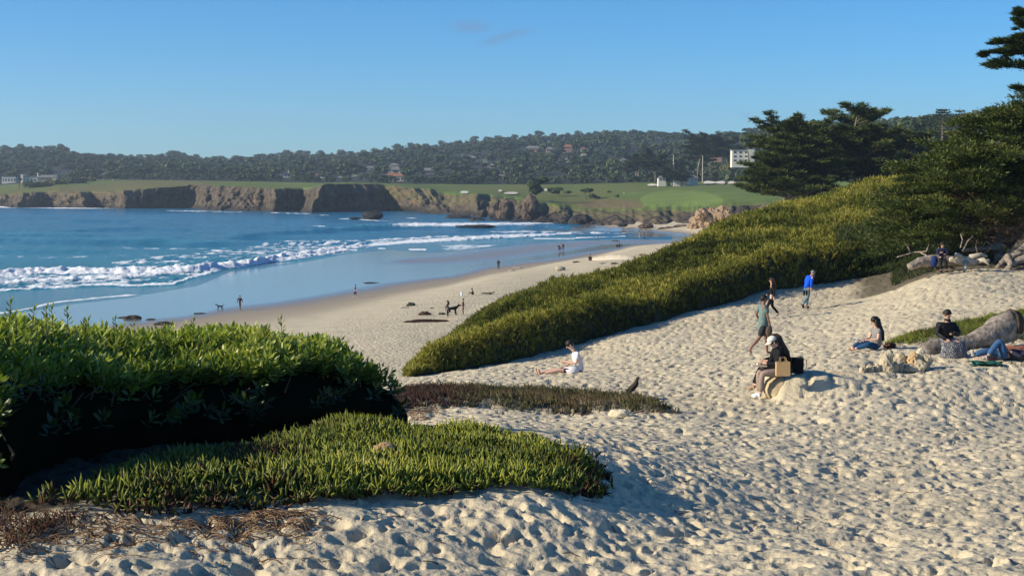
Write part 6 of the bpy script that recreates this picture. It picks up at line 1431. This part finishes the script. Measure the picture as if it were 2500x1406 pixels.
gull('mottled brown young gull standing on the rusty ice plant strip', Vector(P(1549, 963, 30.6)), .5, mk((.055, .045, .035), .9, .6, 40), .95, wingm=mk((.035, .028, .022), .9, .5, 40))
gull('white egret standing tall on the beach left of the sitting person', bp_(1127, 725), 1.9, mk((.8, .8, .76)), 1.9, name='egret')
# ------------------------------------------------------------------ rocks, logs, kelp, stones and small things
M_rockd = M("wet_dark_rock", (.028, .025, .023), .75, .5, .35, .5, 1.2, spec=.35); M_rockb = M("brown_rock", (.12, .085, .06), .9, .5, .3, .5, .9); M_rocky = M("pale_sandstone", (.34, .235, .145), .9, .35, .25, .6, .7)
def rock(px, py, wpx, hpx, mat, label, seed, z=0.0, Y=None, dep=1.0, amp=.35, name='rock', fr=2.0, sub=3, cat='rock'):
    p = Vector(G(px, py, z)) if Y is None else Vector(P(px, py, Y)); k = p.y / 3600
    V, Fc = blob((0, 0, 0), (wpx * k / 2, wpx * k / 2 * dep, hpx * k * .75), seed, sub, amp, fr); V[:, 2] += hpx * k * .22
    o = obj_py(name, V, Fc, mat, None, False); o.location = p; return tag(o, label, cat)
rock(908, 531, 48, 17, M_rockd, 'big dark rock standing in the water before the shaded cliff', 1, Y=680)
rock(866, 534, 30, 4, M_rockd, 'low dark ledge left of the big water rock', 2, Y=670)
rock(1160, 556, 96, 7, M_rockd, 'long flat black reef rock between the two lines of surf', 3, dep=.5)
rock(1120, 536, 60, 12, M_rockd, 'dark boulder group at the left end of the rocky shore', 4, Y=700)
rock(1165, 545, 46, 16, M_rockd, 'round shadowed boulder at the water under the brown cliff', 5, Y=655)
rock(1215, 546, 60, 14, M_rockd, 'second dark boulder along the rocky shore', 6, Y=640)
rock(1235, 527, 44, 40, M_rockb, 'tall brown rock face with a shadowed side over the shore', 7, Y=668)
rock(1268, 549, 60, 14, M_rockd, 'third dark boulder along the rocky shore', 8, Y=620)
rock(1296, 520, 46, 44, M_rockb, 'rounded buttress rock right of the tall brown one', 9, Y=650)
rock(1325, 552, 64, 18, M_rockd, 'wide dark rock bench below the buttress', 10, Y=600)
rock(1372, 553, 50, 20, M_rockd, 'dark rock bench right of the wide one', 11, Y=588)
rock(1420, 552, 62, 30, M_rockd, 'high black rock hump before the cove sand', 12, Y=580)
rock(1462, 553, 46, 14, M_rockd, 'low black rock at the corner of the cove', 13, Y=560)
rock(1200, 552, 44, 6, M_rockd, 'small wave washed rock just above the surf', 14, Y=600)
rock(1285, 557, 70, 5, M_rockd, 'low wave washed ledge in the white water', 15, Y=560)
rock(1440, 566, 46, 6, M_rockd, 'flat dark rock at the water edge of the cove', 16, Y=520)
rock(1577, 554, 34, 9, M_rockb, 'brown boulder lying on the cove sand', 17, Y=500)
rock(1520, 551, 26, 6, M_rockd, 'small dark rock on the cove sand left of the boulder', 18, Y=505)
for i, (a, b, w, h, m) in enumerate(((1700,556,40,30,0),(1725,548,46,40,0),(1757,540,44,34,0),(1712,528,30,18,0),(1775,528,26,16,0),(1668,560,50,12,1),(1630,563,56,9,1),(1590,566,44,6,1),(1548,568,50,5,1))):
    rock(a, b, w, h, M_rocky if m == 0 else M_rockb, ['left foot of the orange sandstone outcrop by the scrub', 'middle and largest block of the orange sandstone outcrop', 'right block of the orange sandstone outcrop behind the scrub', 'small upper block on the orange outcrop', 'ribbed top block of the orange outcrop', 'grey rocky rubble bank left of the orange outcrop', 'low grey rubble bank in the cove', 'flat brown rubble left along the cove', 'leftmost flat rubble strip of the cove'][i], 30 + i, Y=470 - i if m == 0 else 490, fr=3.2, amp=.45)
# sand bunkers and cart path
M_bunker = M("bunker_sand", (.60, .56, .46), .95, .1, .5)
def bunker(px, py, w, h, label):
    V = [tuple(links_pt(px, py) + V3(0, 0, .8))]; n = 18
    for j in range(n):
        a = j / n * 6.283; r = 1 + .12 * math.sin(a * 3 + px); X = links_pt(px + math.cos(a) * w / 2 * r, py + math.sin(a) * h / 2 * r); V.append((X.x, X.y, X.z + .8 + .6 * max(0, -math.sin(a))))
    tag(obj_py('sand_bunker', V, [(0, 1 + j, 1 + (j + 1) % n) for j in range(n)], M_bunker), label, kind='structure')
for a in ((1730,449,30,5,'left big white bunker'),(1758,449,24,5,'right big white bunker'),(1785,449.5,20,4,'small white bunker'),(1134,473,20,5,'bunker near the cliff edge'),(1221,469,10,3,'little bunker'),(1248,475,34,3,'thin long bunker'),(1335,467,14,4,'bunker behind the lone tree'),(1592,455,26,2.5,'thin far bunker'),(1644,453,12,2.5,'bunker under the twin trees')): bunker(*a)
def strip(pxs, name, mat, w, label):
    V = []; 
    for a, b in pxs:
        p = links_pt(a, b); V += [(p.x, p.y - w, p.z + .35), (p.x, p.y + w, p.z + .35 + w * .02)]
    tag(obj_py(name, V, [(2*i, 2*i+2, 2*i+3, 2*i+1) for i in range(len(pxs) - 1)], mat), label, kind='structure')
strip([(1640 + i * 20, 457.5 + math.sin(i * .5) * .7) for i in range(13)], 'cart_path', M("path_gravel", (.42, .40, .33)), 2.4, 'pale cart path crossing the fairway')
for a, t, b, lb in ((1643, 378, 446, 'left tall bare pole rising behind the twin trees'), (1714, 380, 446, 'right tall bare pole beside the low white house')):
    p = links_pt(a, b); k = p.y / 3600; r = empty('tall_pole', p); tag(r, lb, 'pole'); H = (b - t) * k
    MB().tube([(0, 0, -.5), (0, 0, H)], [.42, .28], 8).build('shaft', M("pole_wood", (.42, .38, .33)), r); MB().tube([(0, 0, H), (-.9, 0, H + 1.2)], [.2, .1], 5).build('top_stub', M_rockb, r)
# kelp, wood and wrack on the lower beach
M_kelp = M("kelp", (.035, .026, .014), .6, .5, 3, .04); M_bleach = M("bleached_wood", (.44, .38, .30), .85, .3, 6, .01); M_drift = M("grey_driftwood", (.30, .25, .20), .9, .6, 7, .03, 12)
def heap(px, py, w, h, mat, label, seed, name='kelp_heap', cat='kelp', dep=.8, amp=.45):
    p = at(px, py, 60); k = p.y / 3600; V, Fc = blob((0, 0, 0), (w * k / 2, w * k / 2 * dep, h * k * .8), seed, 3, amp, 2.6); o = obj_py(name, V, Fc, mat, None, False); o.location = p + V3(0, 0, h * k * .12); tag(o, label, cat)
heap(322, 778, 40, 8, M_kelp, 'dark kelp heap on the shining wet sand at left', 51)
heap(298, 776, 22, 3, M_kelp, 'flat kelp tail left of the dark heap', 52)
heap(369, 781, 24, 3.5, M_kelp, 'small kelp mat right of the dark heap', 53)
heap(400, 793, 44, 7, M_kelp, 'kelp heap showing behind the hedge shoots', 54)
heap(488, 766, 28, 2.5, M_kelp, 'thin kelp strip near the small dog', 55)
heap(1036, 769, 30, 10, mk((.06, .035, .022)), 'round brown kelp mound left of the big dog', 56)
heap(1080, 768, 16, 5, M_kelp, 'low kelp clump beside the hooded person', 57)
heap(1045, 786, 104, 7, mk((.045, .022, .016)), 'long reddish kelp rope lying across the beach', 58, dep=.12)
heap(1003, 747, 20, 9, mk((.045, .055, .035)), 'green tangled weed with pale foam on the beach', 59)
heap(985, 752, 26, 5, M_bleach, 'whitish scraps beside the green weed', 60, 'wrack_scraps', 'debris')
heap(1055, 753, 10, 2.5, M_kelp, 'tiny dark stick above the hooded person', 61)
heap(1250, 662, 16, 4, M_bleach, 'pale driftwood chunk on the dry beach', 62, 'driftwood', 'driftwood')
heap(1262, 655, 22, 3, M_bleach, 'second pale driftwood chunk further up the beach', 63, 'driftwood', 'driftwood')
heap(1408, 641, 18, 3.5, M_kelp, 'dark stick left of the crouching person', 64, dep=.3); heap(1500, 645, 20, 3.5, M_kelp, 'dark kelp bit right of the crouching person', 65, dep=.3); heap(1472, 644, 14, 2, M_kelp, 'thin kelp bit between the crouching person and the scrub', 66, dep=.3); heap(1566, 623, 14, 3, M_kelp, 'dark stick high on the far beach', 67, dep=.3)
heap(905, 691, 34, 2, M_kelp, 'thin dark kelp line on the wet sand in mid beach', 68, dep=.3); heap(1158, 590, 12, 1.8, M_kelp, 'small weed on the grey wet sand', 69); heap(1502, 589, 16, 2, M_kelp, 'weed on the wet sand far along the beach', 70)
p = at(1369, 661, 60); k = p.y / 3600; o = MB().tube([(-11 * k, 0, .3), (0, .2, .26), (10 * k, 0, .2)], [.42, .40, .34], 9).build('white_log', M_bleach, None, True); o.location = p; tag(o, 'short white log lying on the beach', 'log')
# low scarp of bright sand
V = []; n = 40
for t in range(n):
    a = 1440 + 115 * t / (n - 1); b = np.interp(t, [0, 5, n - 1], [636, 641, 645]); k = (.15 + .85 * math.sin(math.pi * (t + .5) / n)) * (.8 + .3 * fbm(np.array([a * .15]), np.array([0.]), 5)[0])
    p = at(a, b, 60); q_ = G(a, b, 2.15); y = float(q_[1]); x = float(q_[0]); g0 = gz(x, y)
    V += [(x, y, g0 - .1), (x + .3, y + 1.5, g0 + .75 * k), (x + .3, y + 4, g0 + .7 * k), (x + .3, y + 14, gz(x, y + 14) - .1)]
tag(obj_py('sand_scarp', V, [(4*i+j, 4*i+4+j, 4*i+5+j, 4*i+1+j) for i in range(n-1) for j in range(3)], M("scarp_sand", (.62, .54, .40), .95, .15, 1.5, .1, 2), None, True), 'low bright sand bank cut by the waves', kind='structure')
# ---- fire ring
M_stone = M("ring_stone", (.50, .42, .29), .9, .3, 5, .02, 14); M_stone2 = M("tan_ring_stone", (.56, .38, .20), .9, .25, 5, .02, 14); M_stone3 = M("cream_ring_stone", (.66, .58, .40), .9, .2, 5, .02, 14)
ring = [(2106,921,18,30,0,'first upright stone at the left end of the front row'),(2124,919,20,32,0,'second upright stone from the left in the front row'),(2142,916,18,30,0,'third stone from the left in the front row, narrow'),(2163,915,34,46,0,'largest stone, tall and split, in the front row'),(2184,914,16,30,0,'slim stone leaning right of the tall split one'),(2197,909,18,28,0,'fourth stone back in the front row, shaded'),(2218,907,34,18,0,'long low stone lying in the front row'),(2246,906,28,26,0,'squarish stone at the right end of the front row'),
    (2168,886,24,24,0,'rounded stone at the left of the back row'),(2197,888,28,26,0,'broad rounded stone in the middle of the back row'),(2214,885,14,16,1,'little tan stone between the rounded ones'),(2228,896,26,34,1,'orange tan stone leaning in the middle of the ring'),(2247,890,24,38,2,'tall cream stone with a pointed top'),(2264,894,24,30,0,'stone right of the tall cream one'),(2154,878,10,18,0,'thin stone behind the rounded left one'),(2171,866,18,12,0,'small flat stone furthest back'),(2262,903,14,16,0,'small stone wedged at the right end')]
for i, (a, b, w, h, m, lb) in enumerate(ring):
    Yq = 32.6 + (921 - b) * .030; k = Yq / 3600; p = P(a, b, Yq); V, Fc = blob((0, 0, h * k * .45), (w * k * .52, w * k * .5, h * k * .58), 20 + i, 3, .42, 1.9); V = V + .02 * n3(V * 22, i)[:, None]; o = obj_py('ring_stone', V, Fc, [M_stone, M_stone2, M_stone3][m], None, False); o.location = p; tag(o, 'fire ring: ' + lb, 'stone', 'stones of the fire ring')
V, Fc = blob((0, 0, 0), (.52, .30, .07), 88, 3, .12, 1.5); o = obj_py('flat_slab', V, Fc, M_sstone, None, True); o.location = Vector(P(2050, 915, 32.6)); tag(o, 'low flat stone slab at the left of the fire ring', 'stone')
# ---- logs
def log(pts, rad, mat, label, name='driftwood_log', n=14, amp=.18, seed=3, cat='log'):
    q = np.array([P(*p) for p in pts]); t = np.linspace(0, len(q) - 1, 26); Q = np.stack([np.interp(t, range(len(q)), q[:, c]) for c in range(3)], 1); r = np.interp(t, range(len(q)), rad)
    V, Fc = tube_np(Q, r, n); c = np.repeat(Q, n, 0); d = V - c; f = 1 + amp * np.tile(np.sin(np.arange(n) * 2.1 + seed), len(Q)) * .35 + amp * 1.1 * n3(V * 2.2, seed) + amp * .5 * n3(V * 7, seed + 2)
    return tag(obj_py(name, c + d * f[:, None], Fc, mat, None, True), label, cat)
L1 = log([(2238,884,36.2),(2262,858,36.4),(2300,850,36.6),(2360,840,36.9),(2420,818,37.2),(2468,790,37.6)], [.12,.26,.27,.23,.30,.40], M_drift, 'big silvery driftwood log the puffer jacket woman sits on')
MB().tube([tuple(P(2466,791,37.55)), tuple(P(2482,792,37.6))], [.40, .34], 12).build('broken_end', M("log_core", (.07, .05, .035), .95, .6, 6, .05), L1)
log([(2220,652,66.4),(2245,640,66.6),(2290,636,66.8),(2345,640,67)], [.18,.24,.25,.18], M_drift, 'weathered grey log lying left under the cypress')
Lb = log([(2318,634,66.2),(2350,634,66.2),(2385,640,66.3),(2415,636,66.4)], [.10,.20,.15,.08], M_bleach, 'bleached white root log right of the resting person', amp=.4, n=10)
rb = MB()
for a in (((2358,640,66.1),(2357,655,65.9),(2352,664,65.8)), ((2385,640,66.3),(2402,634,66),(2414,646,65.8)), ((2345,628,66.2),(2336,622,66),(2328,630,65.9)), ((2370,628,66.3),(2395,622,66.5),(2410,626,66.5))): rb.tube([tuple(P(*p)) for p in a], [.15, .11, .05], 6)
rb.build('root_stubs', M_bleach, Lb, True)['kind'] = 'stuff'
rs = [((2430,655,69.5),(2462,622,69),(2510,600,68.5)), ((2425,664,68),(2448,640,68.3),(2490,618,68.5)), ((2450,662,67.5),(2478,640,67.8),(2530,620,68)), ((2405,662,68.5),(2428,645,69.5),(2438,625,70)), ((2462,664,67.2),(2468,645,67.5),(2460,628,68)), ((2350,612,69),(2400,606,70),(2440,600,71))]
for i, a in enumerate(rs): log(list(a), [.07,.14,.20], M_drift, ['arching root sweeping up to the right frame edge', 'second arching root below the upper one', 'low root running to the frame corner', 'short root left of the trunk foot', 'upright forked root before the trunk', 'long flat root reaching left from the trunk'][i], 'tree_root', 8, .2, i, 'root')
bb = [((2190,628,69),(2232,616,69),(2262,614,68.5),(2268,596,68.5)), ((2246,616,68.7),(2262,624,68),(2280,632,67.5)), ((2222,616,69),(2216,600,69),(2208,592,69)), ((2352,610,68.5),(2362,590,68.5),(2376,576,68.5)), ((2345,606,68.5),(2350,585,68.5),(2345,570,68.5))]
for i, a in enumerate(bb): log(list(a), [.035,.035,.03,.012][:len(a)], M_drift, ['long pale fallen branch left of the resting person', 'side fork of the pale fallen branch', 'short upward twig of the pale fallen branch', 'dry branch sticking up right of the resting person', 'second dry branch sticking up beside it'][i], 'fallen_branch', 6, .1, i, 'branch')
# undergrowth in the shade beneath the cypress
def undergrowth():
    rng = np.random.default_rng(66); n = 5000; px = rng.uniform(2180, 2460, n); Yq = rng.uniform(69, 78, n); x = X_of(px, Yq); h = (.15 + 1.0 * fbm(x * .5, Yq * .4, 67)) * sst(2180, 2240, px) * sst(2470, 2380, px) * sst(68.6, 71, Yq)
    z = ground_z(x, Yq, False) + h * rng.uniform(.1, 1, n); d = np.stack([rng.normal(0, .6, n), rng.normal(0, .6, n), np.ones(n)], 1)
    V = [(-.05, 0, 0), (.05, 0, 0), (0, .03, 1.0), (.03, -.05, .2), (.10, -.02, .25), (.25, -.1, .8)]; Fc = [(0, 1, 2), (3, 4, 5)]
    tag(scatter(V, Fc, np.stack([x, Yq, z], 1), frames(d, rng=rng), rng.uniform(.18, .4, n), rng.uniform(0, .5, n), 'undergrowth', M_cyp), 'dry tangled undergrowth in the shade of the cypress', kind='stuff')
    n = 16000; px = rng.uniform(2040, 2350, n); Yq = rng.uniform(76.5, 84, n); x = X_of(px, Yq); z = ground_z(x, Yq, False) + (scrub_h(x, Yq) + .2) * rng.uniform(.2, 1.1, n)
    tag(scatter(V, Fc, np.stack([x, Yq, z], 1), frames(d[np.arange(n) % len(d)], rng=rng), rng.uniform(.2, .42, n), rng.uniform(.1, .6, n), 'shade_scrub', M_cyp), 'darker scrub growing in the cypress shade', kind='stuff')
undergrowth()
# ---- near foreground bits
def rock_near(px, py, Y, r, mat, label, seed, name='rock'):
    p = P(px, py, Y); V, Fc = blob((0, 0, 0), r, seed, 3, .3, 2.4); V2 = V + .12 * np.array(r) * n3(V * 30, seed)[:, None]; o = obj_py(name, V2, Fc, mat, None, True); o.location = p; tag(o, label, 'rock')
M_och = M("ochre_rock", (.46, .31, .16), .9, .4, 14, .012, 40, c2=(.26, .16, .08))
rock_near(938, 1098, 11.6, (.085, .07, .055), M_och, 'ochre rock poking out of the green ice plant', 3)
rock_near(985, 1108, 11.5, (.06, .05, .03), M_och, 'smaller ochre rock right of the first in the ice plant', 4)
rock_near(1512, 1010, 27.0, (.20, .14, .09), M_stone3, 'pale flat rock on the sand below the rusty strip', 5)
def dead_stems():
    rng = np.random.default_rng(12); mb = MB(); Vs, Fs = [], []
    def add(x, y, L, r, dz=.0, a=None, curl=1.0):
        a = rng.uniform(-.5, .5) + (math.pi if rng.uniform() < .5 else 0) if a is None else a; q = []; n = 7
        for i in range(n):
            q.append((x, y, 0)); x += math.cos(a) * L / n; y += math.sin(a) * L / n; a += rng.normal(0, .55) * curl
        q = np.array(q); q[:, 2] = ground_z(q[:, 0], q[:, 1], True) + r * .6 + dz * np.sin(np.linspace(0, math.pi, n)) * rng.uniform(.2, 1)
        mb.tube(q, np.linspace(r, r * .5, n), 4, False)
    for i in range(520):
        u = rng.uniform(); px = rng.choice([rng.uniform(300, 760), rng.normal(620, 90), rng.uniform(-30, 330)]); base = np.interp(px, [0, 300, 500, 750], [1290, 1262, 1255, 1245]); py = base + abs(rng.normal(0, 26)) + (8 if px > 200 else 0)
        p = at(px, py, 5); add(p.x, p.y, rng.uniform(.06, .30), rng.uniform(.002, .0055), .03)
    for i in range(60):
        px = rng.uniform(0, 800); py = rng.uniform(1290, 1370); p = at(px, py, 5); add(p.x, p.y, rng.uniform(.08, .3), rng.uniform(.002, .004), .01)
    for i in range(40):
        px = rng.uniform(990, 1060); p = at(px, rng.uniform(1000, 1030), 18); add(p.x, p.y, .4, .008, .08)
    o = mb.build('dead_stems', M("dead_stem", (.26, .17, .095), .9, .6, 9, .002, 60, c2=(.10, .055, .03)), None, True); tag(o, 'tangle of dry dead ice plant stems on the sand', kind='stuff')
    # brown withered leaves along the lower left edge
    n = 1500; px = rng.uniform(-60, 330, n) * rng.uniform(.3, 1, n); py = np.interp(px, [-60, 0, 60, 150, 330], [1290, 1285, 1290, 1268, 1258]) + rng.normal(0, 12, n) + (px < 60) * rng.uniform(-50, 50, n)
    pts_ = np.array([at(a, b, 5) for a, b in zip(px[:700], py[:700])]); m = len(pts_)
    V, Fc, pt = finger(); d = np.stack([rng.normal(0, .8, m), rng.normal(0, .8, m), np.full(m, .7)], 1)
    tag(scatter(V, Fc, pts_ - np.array([0, 0, .005]), frames(d, rng=rng), np.stack([np.full(m, .05)] * 2 + [rng.uniform(.03, .075, m)], 1), rng.uniform(.0, .32, m), 'withered_leaves', M_leaf("withered_leaf", [(0, (.03, .016, .010)), (.2, (.13, .05, .03)), (.35, (.07, .07, .02)), (1, (.2, .16, .07))], .6, .1, .2), None, ptone=pt), 'withered reddish ice plant leaves along the hedge foot', kind='stuff')
dead_stems()
def sand_litter():
    rng = np.random.default_rng(55); mb = MB()
    for i in range(260):
        Y = math.exp(rng.uniform(math.log(8.5), math.log(45))); px = rng.uniform(700, 2500) if rng.uniform() < .8 else rng.uniform(0, 900); x = X_of(px, Y); a = rng.uniform(0, 3.1); L = rng.uniform(.02, .09) * (1 + Y / 40)
        q = np.array([(x + math.cos(a) * L * t, Y + math.sin(a) * L * t + rng.normal(0, .004), 0) for t in (-.5, 0, .5)]); q[:, 2] = ground_z(q[:, 0], q[:, 1], True) + .006
        mb.tube(q, .0025 * (1 + Y / 25), 4, False)
    o = mb.build('sand_litter', M("litter_bits", (.09, .06, .035), .9, .6, 9), None); tag(o, 'scattered bits of twig and dry kelp on the dune sand', kind='stuff')
sand_litter()
def twig(pts, r, label, mat=M_drift):
    q = np.array([P(*p) for p in pts]); o = MB().tube(q, np.linspace(r, r * .4, len(q)), 5).build('twig', mat, None, True); tag(o, label, 'twig')
twig([(1528,1128,15.3),(1522,1112,15.3),(1512,1084,15.3)], .018, 'short stick standing upright in the sand right of the ice plant')
twig([(1530,1127,15.2),(1548,1120,15.2)], .012, 'small twig lying at the foot of the upright stick')
twig([(735,1386,8.3),(742,1362,8.4),(770,1345,8.6),(800,1341,8.7)], .008, 'curved twig half buried at the bottom of the sand')
twig([(600,1246,9.5),(660,1235,9.5),(698,1216,9.6)], .010, 'pale dry stem rising out of the dead tangle', M_bleach)
twig([(1535,870+140,27),(1570,1000,27.2),(1580,985,27.3)], .010, 'thin pale twig in the right end of the rusty strip', M_bleach)
